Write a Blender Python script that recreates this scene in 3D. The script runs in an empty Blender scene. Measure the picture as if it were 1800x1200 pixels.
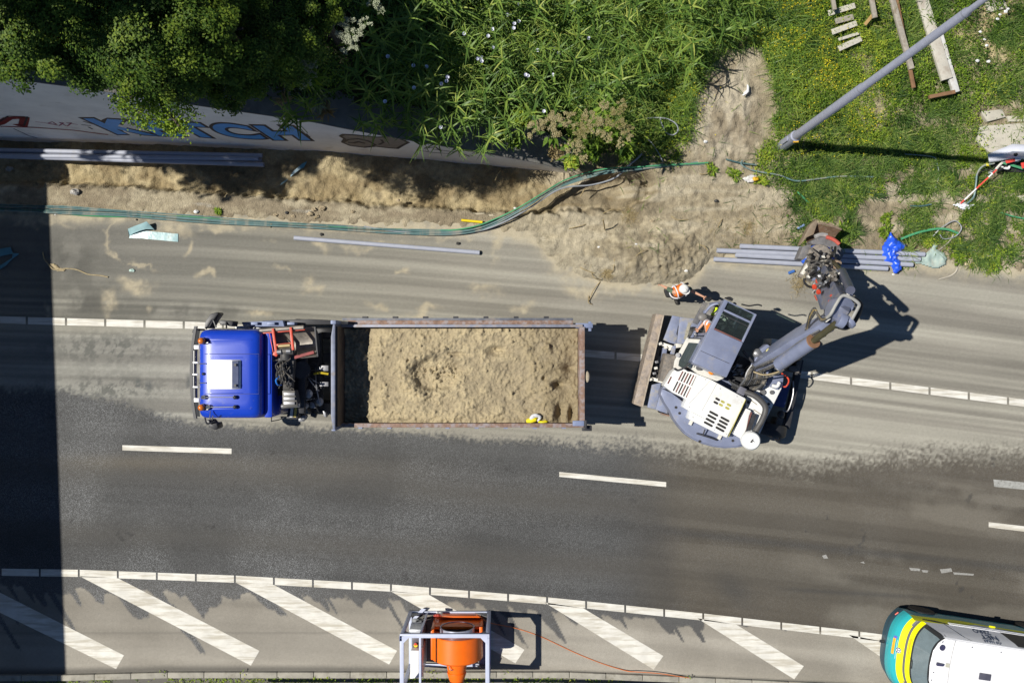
import bpy, bmesh, math, random
import numpy as np
from mathutils import Vector, Matrix
R = math.radians
random.seed(7)
SC = bpy.context.scene
# ---------------------------------------------------------------- camera, sky, sun, exposure
H = 25.0
cam = bpy.data.cameras.new('camera'); camo = bpy.data.objects.new('camera', cam)
SC.collection.objects.link(camo); SC.camera = camo
camo.location = (0, 0, H); camo.rotation_euler = (0, 0, 0)
cam.sensor_width = 36; cam.lens = 32; cam.clip_end = 800
SUN_EL = 56.0
sdir = Vector((math.cos(R(SUN_EL)) * 1.0, -0.075 * math.cos(R(SUN_EL)), -math.sin(R(SUN_EL)))).normalized()
W = bpy.data.worlds.new('World'); SC.world = W; W.use_nodes = True
nt = W.node_tree; sky = nt.nodes.new('ShaderNodeTexSky'); sky.sky_type = 'NISHITA'; sky.sun_disc = False
sky.sun_elevation = R(SUN_EL); sky.sun_rotation = R(274.3); sky.dust_density = 0.0; sky.air_density = 0.85; sky.ozone_density = 4.0; sky.altitude = 1500
bg = nt.nodes['Background']; bg.inputs[1].default_value = 0.062
nt.links.new(sky.outputs[0], bg.inputs[0])
sl = bpy.data.lights.new('sun', 'SUN'); sl.energy = 5.0; sl.angle = R(0.5); sl.color = (1, 0.96, 0.88)
slo = bpy.data.objects.new('sun', sl); SC.collection.objects.link(slo)
slo.rotation_euler = sdir.to_track_quat('-Z', 'Y').to_euler()
SC.view_settings.view_transform = 'Standard'; SC.view_settings.look = 'None'
SC.view_settings.exposure = 0.08; SC.view_settings.gamma = 1.0
SC.render.resolution_x = 1024; SC.render.resolution_y = 682

def P(px, py, z=0.0):
    "world point at height z that the photograph shows at pixel (px, py)"
    k = (H - z) / 1600.0
    return Vector(((px - 900) * k, (600 - py) * k, z))

# ---------------------------------------------------------------- helpers
C = SC.collection
def setp(o, label=None, cat=None, group=None, kind=None):
    if label: o['label'] = label
    if cat: o['category'] = cat
    if group: o['group'] = group
    if kind: o['kind'] = kind
    return o
def thing(name, label, cat, loc=(0, 0, 0), rz=0.0, group=None):
    o = bpy.data.objects.new(name, None); C.objects.link(o)
    o.empty_display_size = 0.2
    o.location = loc; o.rotation_euler = (0, 0, rz)
    return setp(o, label, cat, group)
def root_of(o):
    while o.parent: o = o.parent
    return o
def rootmat(o):
    return Matrix.Translation(o.location) @ Matrix.Rotation(o.rotation_euler.z, 4, 'Z')
def dup(root, loc=None, rz=None, label=None, group=None, scale=None):
    r = root.copy(); C.objects.link(r)
    if loc is not None: r.location = loc
    if rz is not None: r.rotation_euler = (0, 0, rz)
    if scale is not None: r.scale = (scale, scale, scale)
    if label: r['label'] = label
    if group: r['group'] = group
    for ch in list(root.children):
        c = ch.copy(); C.objects.link(c); c.parent = r
        for g in list(ch.children):
            d = g.copy(); C.objects.link(d); d.parent = c
    return r
def newmesh(name, V, Fs, smooth=None, bevel=0.0, fix=True):
    me = bpy.data.meshes.new(name)
    me.from_pydata([tuple(v) for v in V], [], Fs); me.update()
    if fix or bevel > 0:
        bm = bmesh.new(); bm.from_mesh(me)
        if fix: bmesh.ops.recalc_face_normals(bm, faces=bm.faces)
        if bevel > 0:
            es = [e for e in bm.edges if len(e.link_faces) == 2 and e.calc_face_angle(0) > R(35)]
            bmesh.ops.bevel(bm, geom=es, offset=bevel, segments=2, affect='EDGES', clamp_overlap=True, profile=0.6)
        bm.to_mesh(me); bm.free()
    if smooth is not None:
        me.polygons.foreach_set('use_smooth', [True] * len(me.polygons))
        if smooth < 180: me.set_sharp_from_angle(angle=R(smooth))
    return me
class MB:
    "collects simple shapes in WORLD coordinates; build() makes ONE mesh object of them"
    def __init__(s): s.V = []; s.F = []
    def add(s, V, F):
        n = len(s.V); s.V += [Vector(v) for v in V]; s.F += [tuple(i + n for i in f) for f in F]; return s
    def hexa(s, b, t):
        return s.add(list(b) + list(t), [(3, 2, 1, 0), (4, 5, 6, 7), (0, 1, 5, 4), (1, 2, 6, 5), (2, 3, 7, 6), (3, 0, 4, 7)])
    def box(s, x0, x1, y0, y1, z0, z1):
        return s.hexa([(x0, y0, z0), (x1, y0, z0), (x1, y1, z0), (x0, y1, z0)], [(x0, y0, z1), (x1, y0, z1), (x1, y1, z1), (x0, y1, z1)])
    def obox(s, c, ax, ay, az, sx, sy, sz):
        "box centred at c along the axes ax, ay, az"
        c = Vector(c); ax = Vector(ax).normalized() * sx / 2; ay = Vector(ay).normalized() * sy / 2; az = Vector(az).normalized() * sz / 2
        b = [c - ax - ay - az, c + ax - ay - az, c + ax + ay - az, c - ax + ay - az]
        return s.hexa(b, [v + 2 * az for v in b])
    def beam(s, a, b, w, h, up=(0, 0, 1)):
        "bar from a to b, w wide and h deep"
        a = Vector(a); b = Vector(b); d = b - a; u = Vector(up)
        side = d.cross(u)
        if side.length < 1e-6: side = d.cross(Vector((1, 0, 0)))
        side.normalize(); u2 = side.cross(d).normalized()
        return s.obox((a + b) / 2, d, side, u2, d.length, w, h)
    def prism(s, pts, z0, z1):
        "pts: xy outline; z0, z1 number or list"
        n = len(pts)
        zb = z0 if isinstance(z0, (list, tuple)) else [z0] * n
        zt = z1 if isinstance(z1, (list, tuple)) else [z1] * n
        V = [(p[0], p[1], zb[i]) for i, p in enumerate(pts)] + [(p[0], p[1], zt[i]) for i, p in enumerate(pts)]
        F = [tuple(range(n - 1, -1, -1)), tuple(range(n, 2 * n))] + [(i, (i + 1) % n, n + (i + 1) % n, n + i) for i in range(n)]
        return s.add(V, F)
    def loft(s, rings, cap=True, closed=True):
        n = len(rings[0]); V = [v for r in rings for v in r]; F = []
        for k in range(len(rings) - 1):
            for i in range(n if closed else n - 1):
                j = (i + 1) % n
                F.append((k * n + i, k * n + j, (k + 1) * n + j, (k + 1) * n + i))
        if cap: F += [tuple(range(n - 1, -1, -1)), tuple(range((len(rings) - 1) * n, len(rings) * n))]
        return s.add(V, F)
    def cyl(s, a, b, r0, r1=None, seg=20, cap=True):
        a = Vector(a); b = Vector(b); r1 = r0 if r1 is None else r1
        d = (b - a).normalized(); u = d.orthogonal().normalized(); v = d.cross(u)
        ring = lambda c, r: [c + (u * math.cos(t) + v * math.sin(t)) * r for t in [2 * math.pi * i / seg for i in range(seg)]]
        return s.loft([ring(a, r0), ring(b, r1)], cap)
    def lathe(s, a, axis, prof, seg=28, cap=True):
        "prof: list of (distance along axis, radius)"
        a = Vector(a); d = Vector(axis).normalized(); u = d.orthogonal().normalized(); v = d.cross(u)
        rings = [[a + d * h + (u * math.cos(t) + v * math.sin(t)) * max(r, 1e-4) for t in [2 * math.pi * i / seg for i in range(seg)]] for h, r in prof]
        return s.loft(rings, cap)
    def tube(s, pts, r, seg=8, sub=6, cap=True, smooth=True):
        pts = [Vector(p) for p in pts]
        if smooth and len(pts) > 2:
            q = []
            ext = [pts[0] * 2 - pts[1]] + pts + [pts[-1] * 2 - pts[-2]]
            for i in range(1, len(ext) - 2):
                p0, p1, p2, p3 = ext[i - 1:i + 3]
                for k in range(sub):
                    t = k / sub
                    q.append(0.5 * ((2 * p1) + (p2 - p0) * t + (2 * p0 - 5 * p1 + 4 * p2 - p3) * t * t + (3 * p1 - p0 - 3 * p2 + p3) * t ** 3))
            pts = q + [pts[-1]]
        rings = []; u = None
        for i, p in enumerate(pts):
            d = (pts[min(i + 1, len(pts) - 1)] - pts[max(i - 1, 0)])
            if d.length < 1e-9: d = Vector((1, 0, 0))
            d.normalize()
            if u is None: u = d.orthogonal().normalized()
            else: u = (u - d * u.dot(d)).normalized()
            v = d.cross(u)
            rr = r[min(i, len(r) - 1)] if isinstance(r, (list, tuple)) else r
            rings.append([p + (u * math.cos(t) + v * math.sin(t)) * rr for t in [2 * math.pi * j / seg for j in range(seg)]])
        return s.loft(rings, cap)
    def sphere(s, c, r, seg=14, rings=9, squash=(1, 1, 1), zmin=-1.0):
        c = Vector(c); rs = []
        for k in range(rings + 1):
            a = -math.pi / 2 + math.pi * k / rings
            z = max(math.sin(a), zmin)
            rs.append([c + Vector((math.cos(a) * math.cos(t) * r * squash[0], math.cos(a) * math.sin(t) * r * squash[1], z * r * squash[2])) for t in [2 * math.pi * i / seg for i in range(seg)]])
        return s.loft(rs, True)
    def sheet(s, pts, th):
        "flat polygon given by 3D points, th thick downwards"
        n = len(pts); V = [Vector(p) for p in pts] + [Vector(p) - Vector((0, 0, th)) for p in pts]
        return s.add(V, [tuple(range(n)), tuple(range(2 * n - 1, n - 1, -1))] + [(i, (i + 1) % n, n + (i + 1) % n, n + i) for i in range(n)])
    def build(s, name, m, parent=None, bevel=0.0, smooth=35, origin=None):
        if parent is not None:
            M = rootmat(root_of(parent)).inverted(); V = [M @ v for v in s.V]; o_loc = (0, 0, 0)
        else:
            if origin is None:
                xs = [v.x for v in s.V]; ys = [v.y for v in s.V]; zs = [v.z for v in s.V]
                origin = Vector(((min(xs) + max(xs)) / 2, (min(ys) + max(ys)) / 2, min(zs)))
            V = [v - Vector(origin) for v in s.V]; o_loc = origin
        me = newmesh(name, V, s.F, smooth, bevel)
        me.materials.append(m)
        o = bpy.data.objects.new(name, me); C.objects.link(o); o.location = o_loc
        if parent is not None: o.parent = parent
        return o

def fastmesh(name, V, F, m, tint=None, col=None, loc=(0, 0, 0), smooth=False, rough=None, parent=None):
    "numpy arrays -> mesh object; F is (n,3) or (n,4)"
    V = np.asarray(V, dtype=np.float32) - np.array(loc, dtype=np.float32); F = np.asarray(F, dtype=np.int32)
    me = bpy.data.meshes.new(name); k = F.shape[1]; n = len(F)
    me.vertices.add(len(V)); me.vertices.foreach_set('co', V.ravel())
    me.loops.add(n * k); me.loops.foreach_set('vertex_index', F.ravel())
    me.polygons.add(n); me.polygons.foreach_set('loop_start', np.arange(0, n * k, k, dtype=np.int32))
    me.polygons.foreach_set('loop_total', np.full(n, k, dtype=np.int32))
    me.update(calc_edges=True)
    if smooth: me.polygons.foreach_set('use_smooth', np.ones(n, dtype=bool))
    if tint is not None:
        a = me.attributes.new('tint', 'FLOAT', 'POINT'); a.data.foreach_set('value', np.asarray(tint, dtype=np.float32))
    if rough is not None:
        a = me.attributes.new('glint', 'FLOAT', 'POINT'); a.data.foreach_set('value', np.asarray(rough, dtype=np.float32).ravel())
    if col is not None:
        a = me.attributes.new('albedo', 'FLOAT_COLOR', 'POINT')
        c4 = np.ones((len(V), 4), dtype=np.float32); c4[:, :3] = np.asarray(col).reshape(-1, 3); a.data.foreach_set('color', c4.ravel())
    me.materials.append(m)
    o = bpy.data.objects.new(name, me); C.objects.link(o); o.location = loc
    if parent is not None: o.parent = parent
    return o

# ---------------------------------------------------------------- numpy noise
_T = {}
def vn(x, y, seed=0):
    if seed not in _T: _T[seed] = np.random.RandomState(seed + 11).rand(256, 256)
    T = _T[seed]; xi = np.floor(x).astype(int); yi = np.floor(y).astype(int)
    fx = x - xi; fy = y - yi; fx = fx * fx * (3 - 2 * fx); fy = fy * fy * (3 - 2 * fy)
    a = T[xi & 255, yi & 255]; b = T[(xi + 1) & 255, yi & 255]; c = T[xi & 255, (yi + 1) & 255]; d = T[(xi + 1) & 255, (yi + 1) & 255]
    return (a * (1 - fx) + b * fx) * (1 - fy) + (c * (1 - fx) + d * fx) * fy
def fbm(x, y, f, o=4, seed=0, gain=0.5):
    s = 0; a = 1; t = 0; an = .45 + seed * .37
    for i in range(o):
        ca, sa = math.cos(an + i * .9), math.sin(an + i * .9)
        s = s + a * vn((x * ca - y * sa) * f + 17.3 * i, (x * sa + y * ca) * f + 9.1 * i, seed + i); t += a; a *= gain; f *= 2.03
    return s / t
def sst(a, b, x):
    t = np.clip((x - a) / (b - a), 0, 1); return t * t * (3 - 2 * t)
def lerp3(c, d, t): return c + (np.asarray(d) - c) * t[..., None]

# ---------------------------------------------------------------- materials
MATS = {}
def mat(name, col, rough=0.6, metal=0.0, var=0.15, vscale=6.0, bump=0.0, bscale=30.0, dirt=None, dirt_amt=0.0, dirt_scale=3.0, coat=0.0, spec=0.5, dirt_lo=None, noise_detail=5, stretch=None):
    if name in MATS: return MATS[name]
    m = bpy.data.materials.new(name); m.use_nodes = True; N = m.node_tree.nodes; L = m.node_tree.links
    b = N['Principled BSDF']; b.inputs['Roughness'].default_value = rough; b.inputs['Metallic'].default_value = metal
    b.inputs['Specular IOR Level'].default_value = spec; b.inputs['Coat Weight'].default_value = coat; b.inputs['Coat Roughness'].default_value = 0.08
    tc = N.new('ShaderNodeTexCoord')
    no = N.new('ShaderNodeTexNoise'); no.inputs['Scale'].default_value = vscale; no.inputs['Detail'].default_value = noise_detail; no.inputs['Roughness'].default_value = 0.6
    L.new(tc.outputs['Object'], no.inputs['Vector'])
    r = N.new('ShaderNodeMapRange'); r.inputs[1].default_value = 0.3; r.inputs[2].default_value = 0.7; r.inputs[3].default_value = 1 - var; r.inputs[4].default_value = 1 + var
    L.new(no.outputs['Fac'], r.inputs[0])
    mx = N.new('ShaderNodeMix'); mx.data_type = 'RGBA'; mx.blend_type = 'MULTIPLY'; mx.inputs[0].default_value = 1
    mx.inputs[6].default_value = (*col, 1); L.new(r.outputs[0], mx.inputs[7])
    out = mx.outputs[2]
    if dirt:
        n2 = N.new('ShaderNodeTexNoise'); n2.inputs['Scale'].default_value = dirt_scale; n2.inputs['Detail'].default_value = 7; n2.inputs['Roughness'].default_value = 0.7
        if stretch:
            mp = N.new('ShaderNodeMapping'); mp.inputs['Scale'].default_value = stretch; L.new(tc.outputs['Object'], mp.inputs['Vector']); L.new(mp.outputs[0], n2.inputs['Vector'])
        else: L.new(tc.outputs['Object'], n2.inputs['Vector'])
        r2 = N.new('ShaderNodeMapRange'); lo = 0.62 - 0.35 * dirt_amt if dirt_lo is None else dirt_lo
        r2.inputs[1].default_value = lo; r2.inputs[2].default_value = lo + 0.14; r2.inputs[4].default_value = min(1, 0.35 + dirt_amt)
        L.new(n2.outputs['Fac'], r2.inputs[0])
        m2 = N.new('ShaderNodeMix'); m2.data_type = 'RGBA'; L.new(r2.outputs[0], m2.inputs[0]); L.new(out, m2.inputs[6]); m2.inputs[7].default_value = (*dirt, 1)
        out = m2.outputs[2]
        r3 = N.new('ShaderNodeMapRange'); r3.inputs[3].default_value = rough; r3.inputs[4].default_value = 0.9; L.new(r2.outputs[0], r3.inputs[0]); L.new(r3.outputs[0], b.inputs['Roughness'])
    L.new(out, b.inputs['Base Color'])
    if bump > 0:
        n3 = N.new('ShaderNodeTexNoise'); n3.inputs['Scale'].default_value = bscale; n3.inputs['Detail'].default_value = 6
        L.new(tc.outputs['Object'], n3.inputs['Vector'])
        bp = N.new('ShaderNodeBump'); bp.inputs['Strength'].default_value = bump; bp.inputs['Distance'].default_value = 0.02
        L.new(n3.outputs['Fac'], bp.inputs['Height']); L.new(bp.outputs[0], b.inputs['Normal'])
    MATS[name] = m; return m
def leafmat(name, stops, rough=0.5, trans=0.3, spec=0.4):
    m = bpy.data.materials.new(name); m.use_nodes = True; N = m.node_tree.nodes; L = m.node_tree.links
    b = N['Principled BSDF']; b.inputs['Roughness'].default_value = rough; b.inputs['Specular IOR Level'].default_value = spec
    at = N.new('ShaderNodeAttribute'); at.attribute_name = 'tint'
    cr = N.new('ShaderNodeValToRGB'); e = cr.color_ramp.elements
    e[0].position = stops[0][0]; e[0].color = (*stops[0][1], 1); e[1].position = stops[-1][0]; e[1].color = (*stops[-1][1], 1)
    for p, c in stops[1:-1]:
        k = e.new(p); k.color = (*c, 1)
    L.new(at.outputs['Fac'], cr.inputs[0]); L.new(cr.outputs[0], b.inputs['Base Color'])
    tr = N.new('ShaderNodeBsdfTranslucent'); L.new(cr.outputs[0], tr.inputs[0])
    ms = N.new('ShaderNodeMixShader'); ms.inputs[0].default_value = trans
    L.new(b.outputs[0], ms.inputs[1]); L.new(tr.outputs[0], ms.inputs[2]); L.new(ms.outputs[0], N['Material Output'].inputs[0])
    return m
def groundmat(name, rough=0.9, fine=90.0, fvar=0.35, mid=14.0, mvar=0.2, bump=0.5, bdist=0.012, bscale=45.0, sparkle=0.0, stretch=None):
    "albedo attribute x fine grain"
    m = bpy.data.materials.new(name); m.use_nodes = True; N = m.node_tree.nodes; L = m.node_tree.links
    b = N['Principled BSDF']; b.inputs['Roughness'].default_value = rough; b.inputs['Specular IOR Level'].default_value = 0.3
    at = N.new('ShaderNodeAttribute'); at.attribute_name = 'albedo'
    tc = N.new('ShaderNodeTexCoord'); out = at.outputs['Color']
    for sc, va, det in ((fine, fvar, 3), (mid, mvar, 6)):
        no = N.new('ShaderNodeTexNoise'); no.inputs['Scale'].default_value = sc; no.inputs['Detail'].default_value = det; no.inputs['Roughness'].default_value = 0.7
        L.new(tc.outputs['Object'], no.inputs['Vector'])
        r = N.new('ShaderNodeMapRange'); r.inputs[1].default_value = 0.28; r.inputs[2].default_value = 0.72; r.inputs[3].default_value = 1 - va; r.inputs[4].default_value = 1 + va
        L.new(no.outputs['Fac'], r.inputs[0])
        mx = N.new('ShaderNodeMix'); mx.data_type = 'RGBA'; mx.blend_type = 'MULTIPLY'; mx.inputs[0].default_value = 1
        L.new(out, mx.inputs[6]); L.new(r.outputs[0], mx.inputs[7]); out = mx.outputs[2]
    if sparkle > 0:
        vo = N.new('ShaderNodeTexVoronoi'); vo.inputs['Scale'].default_value = 85.0
        L.new(tc.outputs['Object'], vo.inputs['Vector'])
        sx = N.new('ShaderNodeSeparateColor'); L.new(vo.outputs['Color'], sx.inputs[0])
        wa = N.new('ShaderNodeAttribute'); wa.attribute_name = 'glint'
        r = N.new('ShaderNodeMapRange'); r.inputs[1].default_value = 0.55; r.inputs[2].default_value = 1.0; r.inputs[4].default_value = sparkle
        L.new(sx.outputs[0], r.inputs[0])
        mu = N.new('ShaderNodeMath'); mu.operation = 'MULTIPLY'; L.new(r.outputs[0], mu.inputs[0]); L.new(wa.outputs['Fac'], mu.inputs[1])
        mx = N.new('ShaderNodeMix'); mx.data_type = 'RGBA'; L.new(mu.outputs[0], mx.inputs[0]); L.new(out, mx.inputs[6]); mx.inputs[7].default_value = (0.42, 0.43, 0.44, 1); out = mx.outputs[2]  # bright glitter of the dark asphalt, painted into the base colour as pale cells
    L.new(out, b.inputs['Base Color'])
    n3 = N.new('ShaderNodeTexNoise'); n3.inputs['Scale'].default_value = bscale; n3.inputs['Detail'].default_value = 5; L.new(tc.outputs['Object'], n3.inputs['Vector'])
    bp = N.new('ShaderNodeBump'); bp.inputs['Strength'].default_value = bump; bp.inputs['Distance'].default_value = bdist
    L.new(n3.outputs['Fac'], bp.inputs['Height']); L.new(bp.outputs[0], b.inputs['Normal'])
    return m
def glassmat(name, tint=(0.62, 0.72, 0.66), clear=0.9, rough=0.03):
    m = bpy.data.materials.new(name); m.use_nodes = True; N = m.node_tree.nodes; L = m.node_tree.links
    g = N.new('ShaderNodeBsdfGlossy'); g.inputs['Roughness'].default_value = rough; g.inputs[0].default_value = (0.9, 0.9, 0.9, 1)
    t = N.new('ShaderNodeBsdfTransparent'); t.inputs[0].default_value = (*tint, 1)
    d = N.new('ShaderNodeBsdfDiffuse'); d.inputs[0].default_value = (0.12, 0.14, 0.14, 1)
    a = N.new('ShaderNodeMixShader'); a.inputs[0].default_value = 1 - clear; L.new(t.outputs[0], a.inputs[1]); L.new(d.outputs[0], a.inputs[2])
    f = N.new('ShaderNodeFresnel'); f.inputs[0].default_value = 1.5
    c = N.new('ShaderNodeMixShader'); L.new(f.outputs[0], c.inputs[0]); L.new(a.outputs[0], c.inputs[1]); L.new(g.outputs[0], c.inputs[2])
    L.new(c.outputs[0], N['Material Output'].inputs[0]); return m

M_BLACK = mat('black_rubber', (0.018, 0.018, 0.02), 0.55)
M_HOSE = mat('hose_rubber', (0.06, 0.058, 0.055), 0.5, var=0.3, dirt=(0.3, 0.26, 0.2), dirt_amt=0.35, dirt_scale=8)
M_DARK = mat('dark_metal', (0.045, 0.045, 0.05), 0.5, 0.3, var=0.3)
M_STEEL = mat('grey_steel', (0.28, 0.28, 0.29), 0.4, 0.6, var=0.25)
M_WHITE = mat('white_paint', (0.78, 0.78, 0.77), 0.35, var=0.03)

SPC = 1.0
def text_geo(s, size=1.0, offset=0.0, align='CENTER'):
    "flat filled letters as vertices and faces in the xy plane"
    cu = bpy.data.curves.new('t', 'FONT'); cu.body = s; cu.size = size; cu.offset = offset; cu.space_character = SPC; cu.align_x = align; cu.align_y = 'CENTER'
    o = bpy.data.objects.new('t', cu); C.objects.link(o)
    dg = bpy.context.evaluated_depsgraph_get(); me = bpy.data.meshes.new_from_object(o.evaluated_get(dg))
    V = [v.co.copy() for v in me.vertices]; F = [tuple(p.vertices) for p in me.polygons]
    bpy.data.objects.remove(o); bpy.data.curves.remove(cu); bpy.data.meshes.remove(me)
    return V, F
def text_on(mb, s, o, ux, uy, size, offset=0.0, sx=1.0, align='CENTER'):
    V, F = text_geo(s, size, offset, align); o = Vector(o); ux = Vector(ux); uy = Vector(uy)
    mb.add([o + ux * v.x * sx + uy * v.y for v in V], F); return mb
# ---------------------------------------------------------------- the ground: road, bare earth, bank
def PX(X): return 900 + X * 64.0
def PY(Y): return 600 - Y * 64.0
def ip(x, pts): return np.interp(x, [p[0] for p in pts], [p[1] for p in pts])
ROAD_N = [(-3000, 330), (0, 378), (300, 386), (600, 402), (850, 406), (930, 418), (980, 470), (1080, 500), (1200, 498), (1250, 456), (1400, 446), (1500, 455), (1800, 478), (4000, 640)]
DUST_S = [(-3000, 640), (100, 688), (200, 702), (330, 742), (460, 752), (700, 757), (850, 776), (1000, 775), (1150, 790), (1300, 806), (1420, 815), (1600, 800), (1800, 792), (4000, 900)]
LINE_U = [(-3000, 500), (0, 562), (350, 572), (700, 594), (1030, 621), (1130, 629), (1400, 657), (1800, 708), (4000, 1000)]
LINE_L = [(-3000, 960), (0, 1002), (140, 1004), (410, 1014), (690, 1030), (960, 1052), (1230, 1080), (1500, 1111), (1800, 1150), (4000, 1450)]
KERB = [(-3000, 1190), (110, 1184), (300, 1179), (1000, 1179), (1200, 1187), (1500, 1201), (1800, 1218), (4000, 1400)]
WALLY = [(-20, 5.72), (-14.2, 5.61), (-10, 5.5), (-6.85, 5.35), (-4.74, 5.27), (-3.95, 5.19), (-1.85, 5.02), (0.79, 4.79), (1.34, 4.72), (1.7, 4.68)]
WALLH = [(-20, 7.0), (-12.5, 6.7), (-10.7, 6.0), (-8.5, 5.05), (-7.04, 4.3), (-5.4, 3.5), (-4.1, 2.8), (-2.5, 2.0), (-1.2, 1.45), (0.26, 0.8), (1.3, 0.25), (1.7, 0.12)]

def road_col(X, Y):
    px = PX(X); py = PY(Y)
    px0, py0 = px, py
    n1 = fbm(X, Y, 0.5, 5, 1); n2 = fbm(X, Y, 2.2, 5, 8); n3 = fbm(X, Y, 9, 3, 15); n4 = fbm(X, Y, 0.9, 4, 31)
    lu = ip(px, LINE_U); ll = ip(px, LINE_L)
    v = (py - lu) / 64.0                              # metres below the upper line
    st = vn(v * 3.2, X * 0.10, 40) * 0.34 + vn(v * 7.0, X * 0.12, 41) * 0.40 + vn(v * 16, X * 0.20, 42) * 0.26   # sweeping streaks along the road
    base = lerp3(np.array([0.235, 0.212, 0.178]) * np.ones(X.shape + (3,)), [0.36, 0.33, 0.275], sst(0.25, 0.75, st))
    base = base * (0.86 + 0.28 * n1)[..., None]
    # the western end of the sanded lane is darker, with pale tyre lines
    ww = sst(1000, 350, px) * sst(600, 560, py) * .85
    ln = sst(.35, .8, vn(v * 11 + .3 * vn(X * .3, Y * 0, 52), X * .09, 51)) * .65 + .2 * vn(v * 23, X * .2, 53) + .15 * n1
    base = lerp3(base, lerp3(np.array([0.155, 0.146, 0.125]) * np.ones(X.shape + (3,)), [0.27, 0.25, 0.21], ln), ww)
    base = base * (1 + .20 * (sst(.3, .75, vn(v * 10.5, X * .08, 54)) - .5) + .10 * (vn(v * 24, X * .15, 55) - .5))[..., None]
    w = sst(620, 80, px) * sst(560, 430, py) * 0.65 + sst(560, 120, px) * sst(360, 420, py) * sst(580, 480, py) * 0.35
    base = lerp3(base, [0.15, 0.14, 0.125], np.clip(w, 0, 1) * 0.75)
    ch = fbm(X, Y, 6.0, 5, 57, .7)
    base = lerp3(base, [0.11, 0.105, 0.09], np.clip(np.exp(-((px - 190) / 110) ** 2 - ((py - 612) / 26) ** 2) + np.exp(-((px - 190) / 120) ** 2 - ((py - 682) / 22) ** 2) + .6 * np.exp(-((px - 420) / 140) ** 2 - ((py - 752) / 12) ** 2), 0, 1) * sst(.45, .58, ch) * .8)
    for a, b_, ra, rb in ((193 + 50, 674, 4, 9), (261, 676, 6, 9), (331, 672, 4, 14)): base = lerp3(base, [0.10, 0.10, 0.095], np.exp(-((px - a) / ra) ** 4 - ((py - b_) / rb) ** 4) * sst(.3, .5, ch) * .7)
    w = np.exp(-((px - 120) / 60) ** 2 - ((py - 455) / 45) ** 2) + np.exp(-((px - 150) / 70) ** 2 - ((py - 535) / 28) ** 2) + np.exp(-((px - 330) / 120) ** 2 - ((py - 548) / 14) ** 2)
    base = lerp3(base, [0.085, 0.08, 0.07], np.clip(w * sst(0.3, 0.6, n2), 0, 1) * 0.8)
    base = base * np.array([0.93, 0.965, 0.97])
    # greyer strip under the truck's lane
    w = sst(575, 600, py) * sst(520, 200, px)
    base = lerp3(base, base * np.array([0.9, 0.93, 0.98]), w)
    # spilt sand
    SP = [(228, 500, 34, 16), (180, 530, 14, 24), (543, 498, 14, 22), (848, 512, 34, 16), (885, 430, 10, 34), (1020, 512, 40, 18), (245, 545, 10, 16), (85, 540, 8, 20), (465, 545, 30, 10), (660, 540, 26, 13), (355, 475, 16, 8),
          (320, 440, 8, 18), (700, 470, 10, 6), (500, 478, 14, 5), (740, 548, 26, 10), (905, 545, 30, 12), (1010, 470, 50, 40), (640, 425, 60, 10), (530, 390, 30, 14), (560, 430, 30, 12), (300, 400, 50, 20), (400, 400, 60, 12), (60, 385, 60, 8), (770, 415, 80, 8)]
    s = np.zeros_like(X); wx = px + 70 * (fbm(X, Y, 1.1, 4, 61) - .5) + 22 * (fbm(X, Y, 4.0, 4, 62) - .5); wy = py + 46 * (fbm(X, Y, 1.3, 4, 63) - .5) + 22 * (fbm(X, Y, 4.5, 4, 64) - .5)
    for a, b_, rx, ry in SP: s = np.maximum(s, .8 * np.exp(-(((wx - a) / rx) ** 2 + ((wy - b_) / ry) ** 2)))
    ring = np.exp(-((np.hypot((wx - 262), (wy - 412) * 1.5) - 74) / 5) ** 2) * sst(320, 240, px) * sst(.35, .55, n2)
    ring2 = np.exp(-((np.hypot((px - 262), (py - 412) * 1.5) - 50) / 5) ** 2) * 0.7
    s = np.maximum(s, ring * 0.7)
    edge = np.exp(-np.clip(py - ip(px, ROAD_N), 0, 999) / (12 + 10 * sst(850, 1000, px)))
    s = np.maximum(s, edge * 0.95)
    s = np.maximum(s, sst(0.60, 0.80, n2) * 0.55 * sst(560, 380, py) * sst(760, 500, px) * sst(100, 180, px))
    nb = fbm(X, Y, 3.4, 5, 77, 0.62)
    m = sst(0.15, 1.05, s * (-0.25 + 2.5 * nb) + 0.14 * (n3 - 0.5))
    m2 = sst(0.1, 0.95, s) * (0.4 + nb)
    sand = lerp3(np.array([0.40, 0.345, 0.24]) * np.ones(X.shape + (3,)), [0.48, 0.42, 0.30], n3)
    base = lerp3(base, sand, np.clip(m * 0.55 + m2 * 0.3, 0, 1))
    # dark travelled lanes to the south
    d = py - ip(px, DUST_S) + 10 * (n2 - 0.5) + 14 * (n4 - 0.5) + 30 * (fbm(X, Y, 11, 3, 81, .7) - 0.5) * (0.35 + 0.65 * sst(900, 1100, px)) + 34 * (vn(X * 22, Y * 22, 83) - .5) * (.45 + .55 * sst(850, 1200, px))
    wd = 9 + 16 * sst(900, 1200, px)
    t = sst(-wd, wd, d)
    east = sst(1080, 1240, px + 60 * (n4 - 0.5) + (py - 900) * 0.1)
    dark = lerp3(np.array([0.066, 0.066, 0.065]) * np.ones(X.shape + (3,)), [0.085, 0.074, 0.058], east)
    st2 = vn(v * 2.1 + 50, X * 0.09, 44)
    dark = dark * (0.80 + 0.30 * n1 + 0.34 * (st2 - 0.5) + 0.16 * (vn(v * 9, X * .2, 47) - .5) + 0.10 * (n3 - 0.5))[..., None]
    pale = east * sst(0.48, 0.75, (.55 * vn(X * .4, v * 1.5, 60) + .25 * vn(X * .9, v * 4, 61) + .2 * fbm(X, Y, 3, 4, 66))) * sst(-30, 60, d) * sst(1350, 1560, px + (py - 900) * .3)
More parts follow.
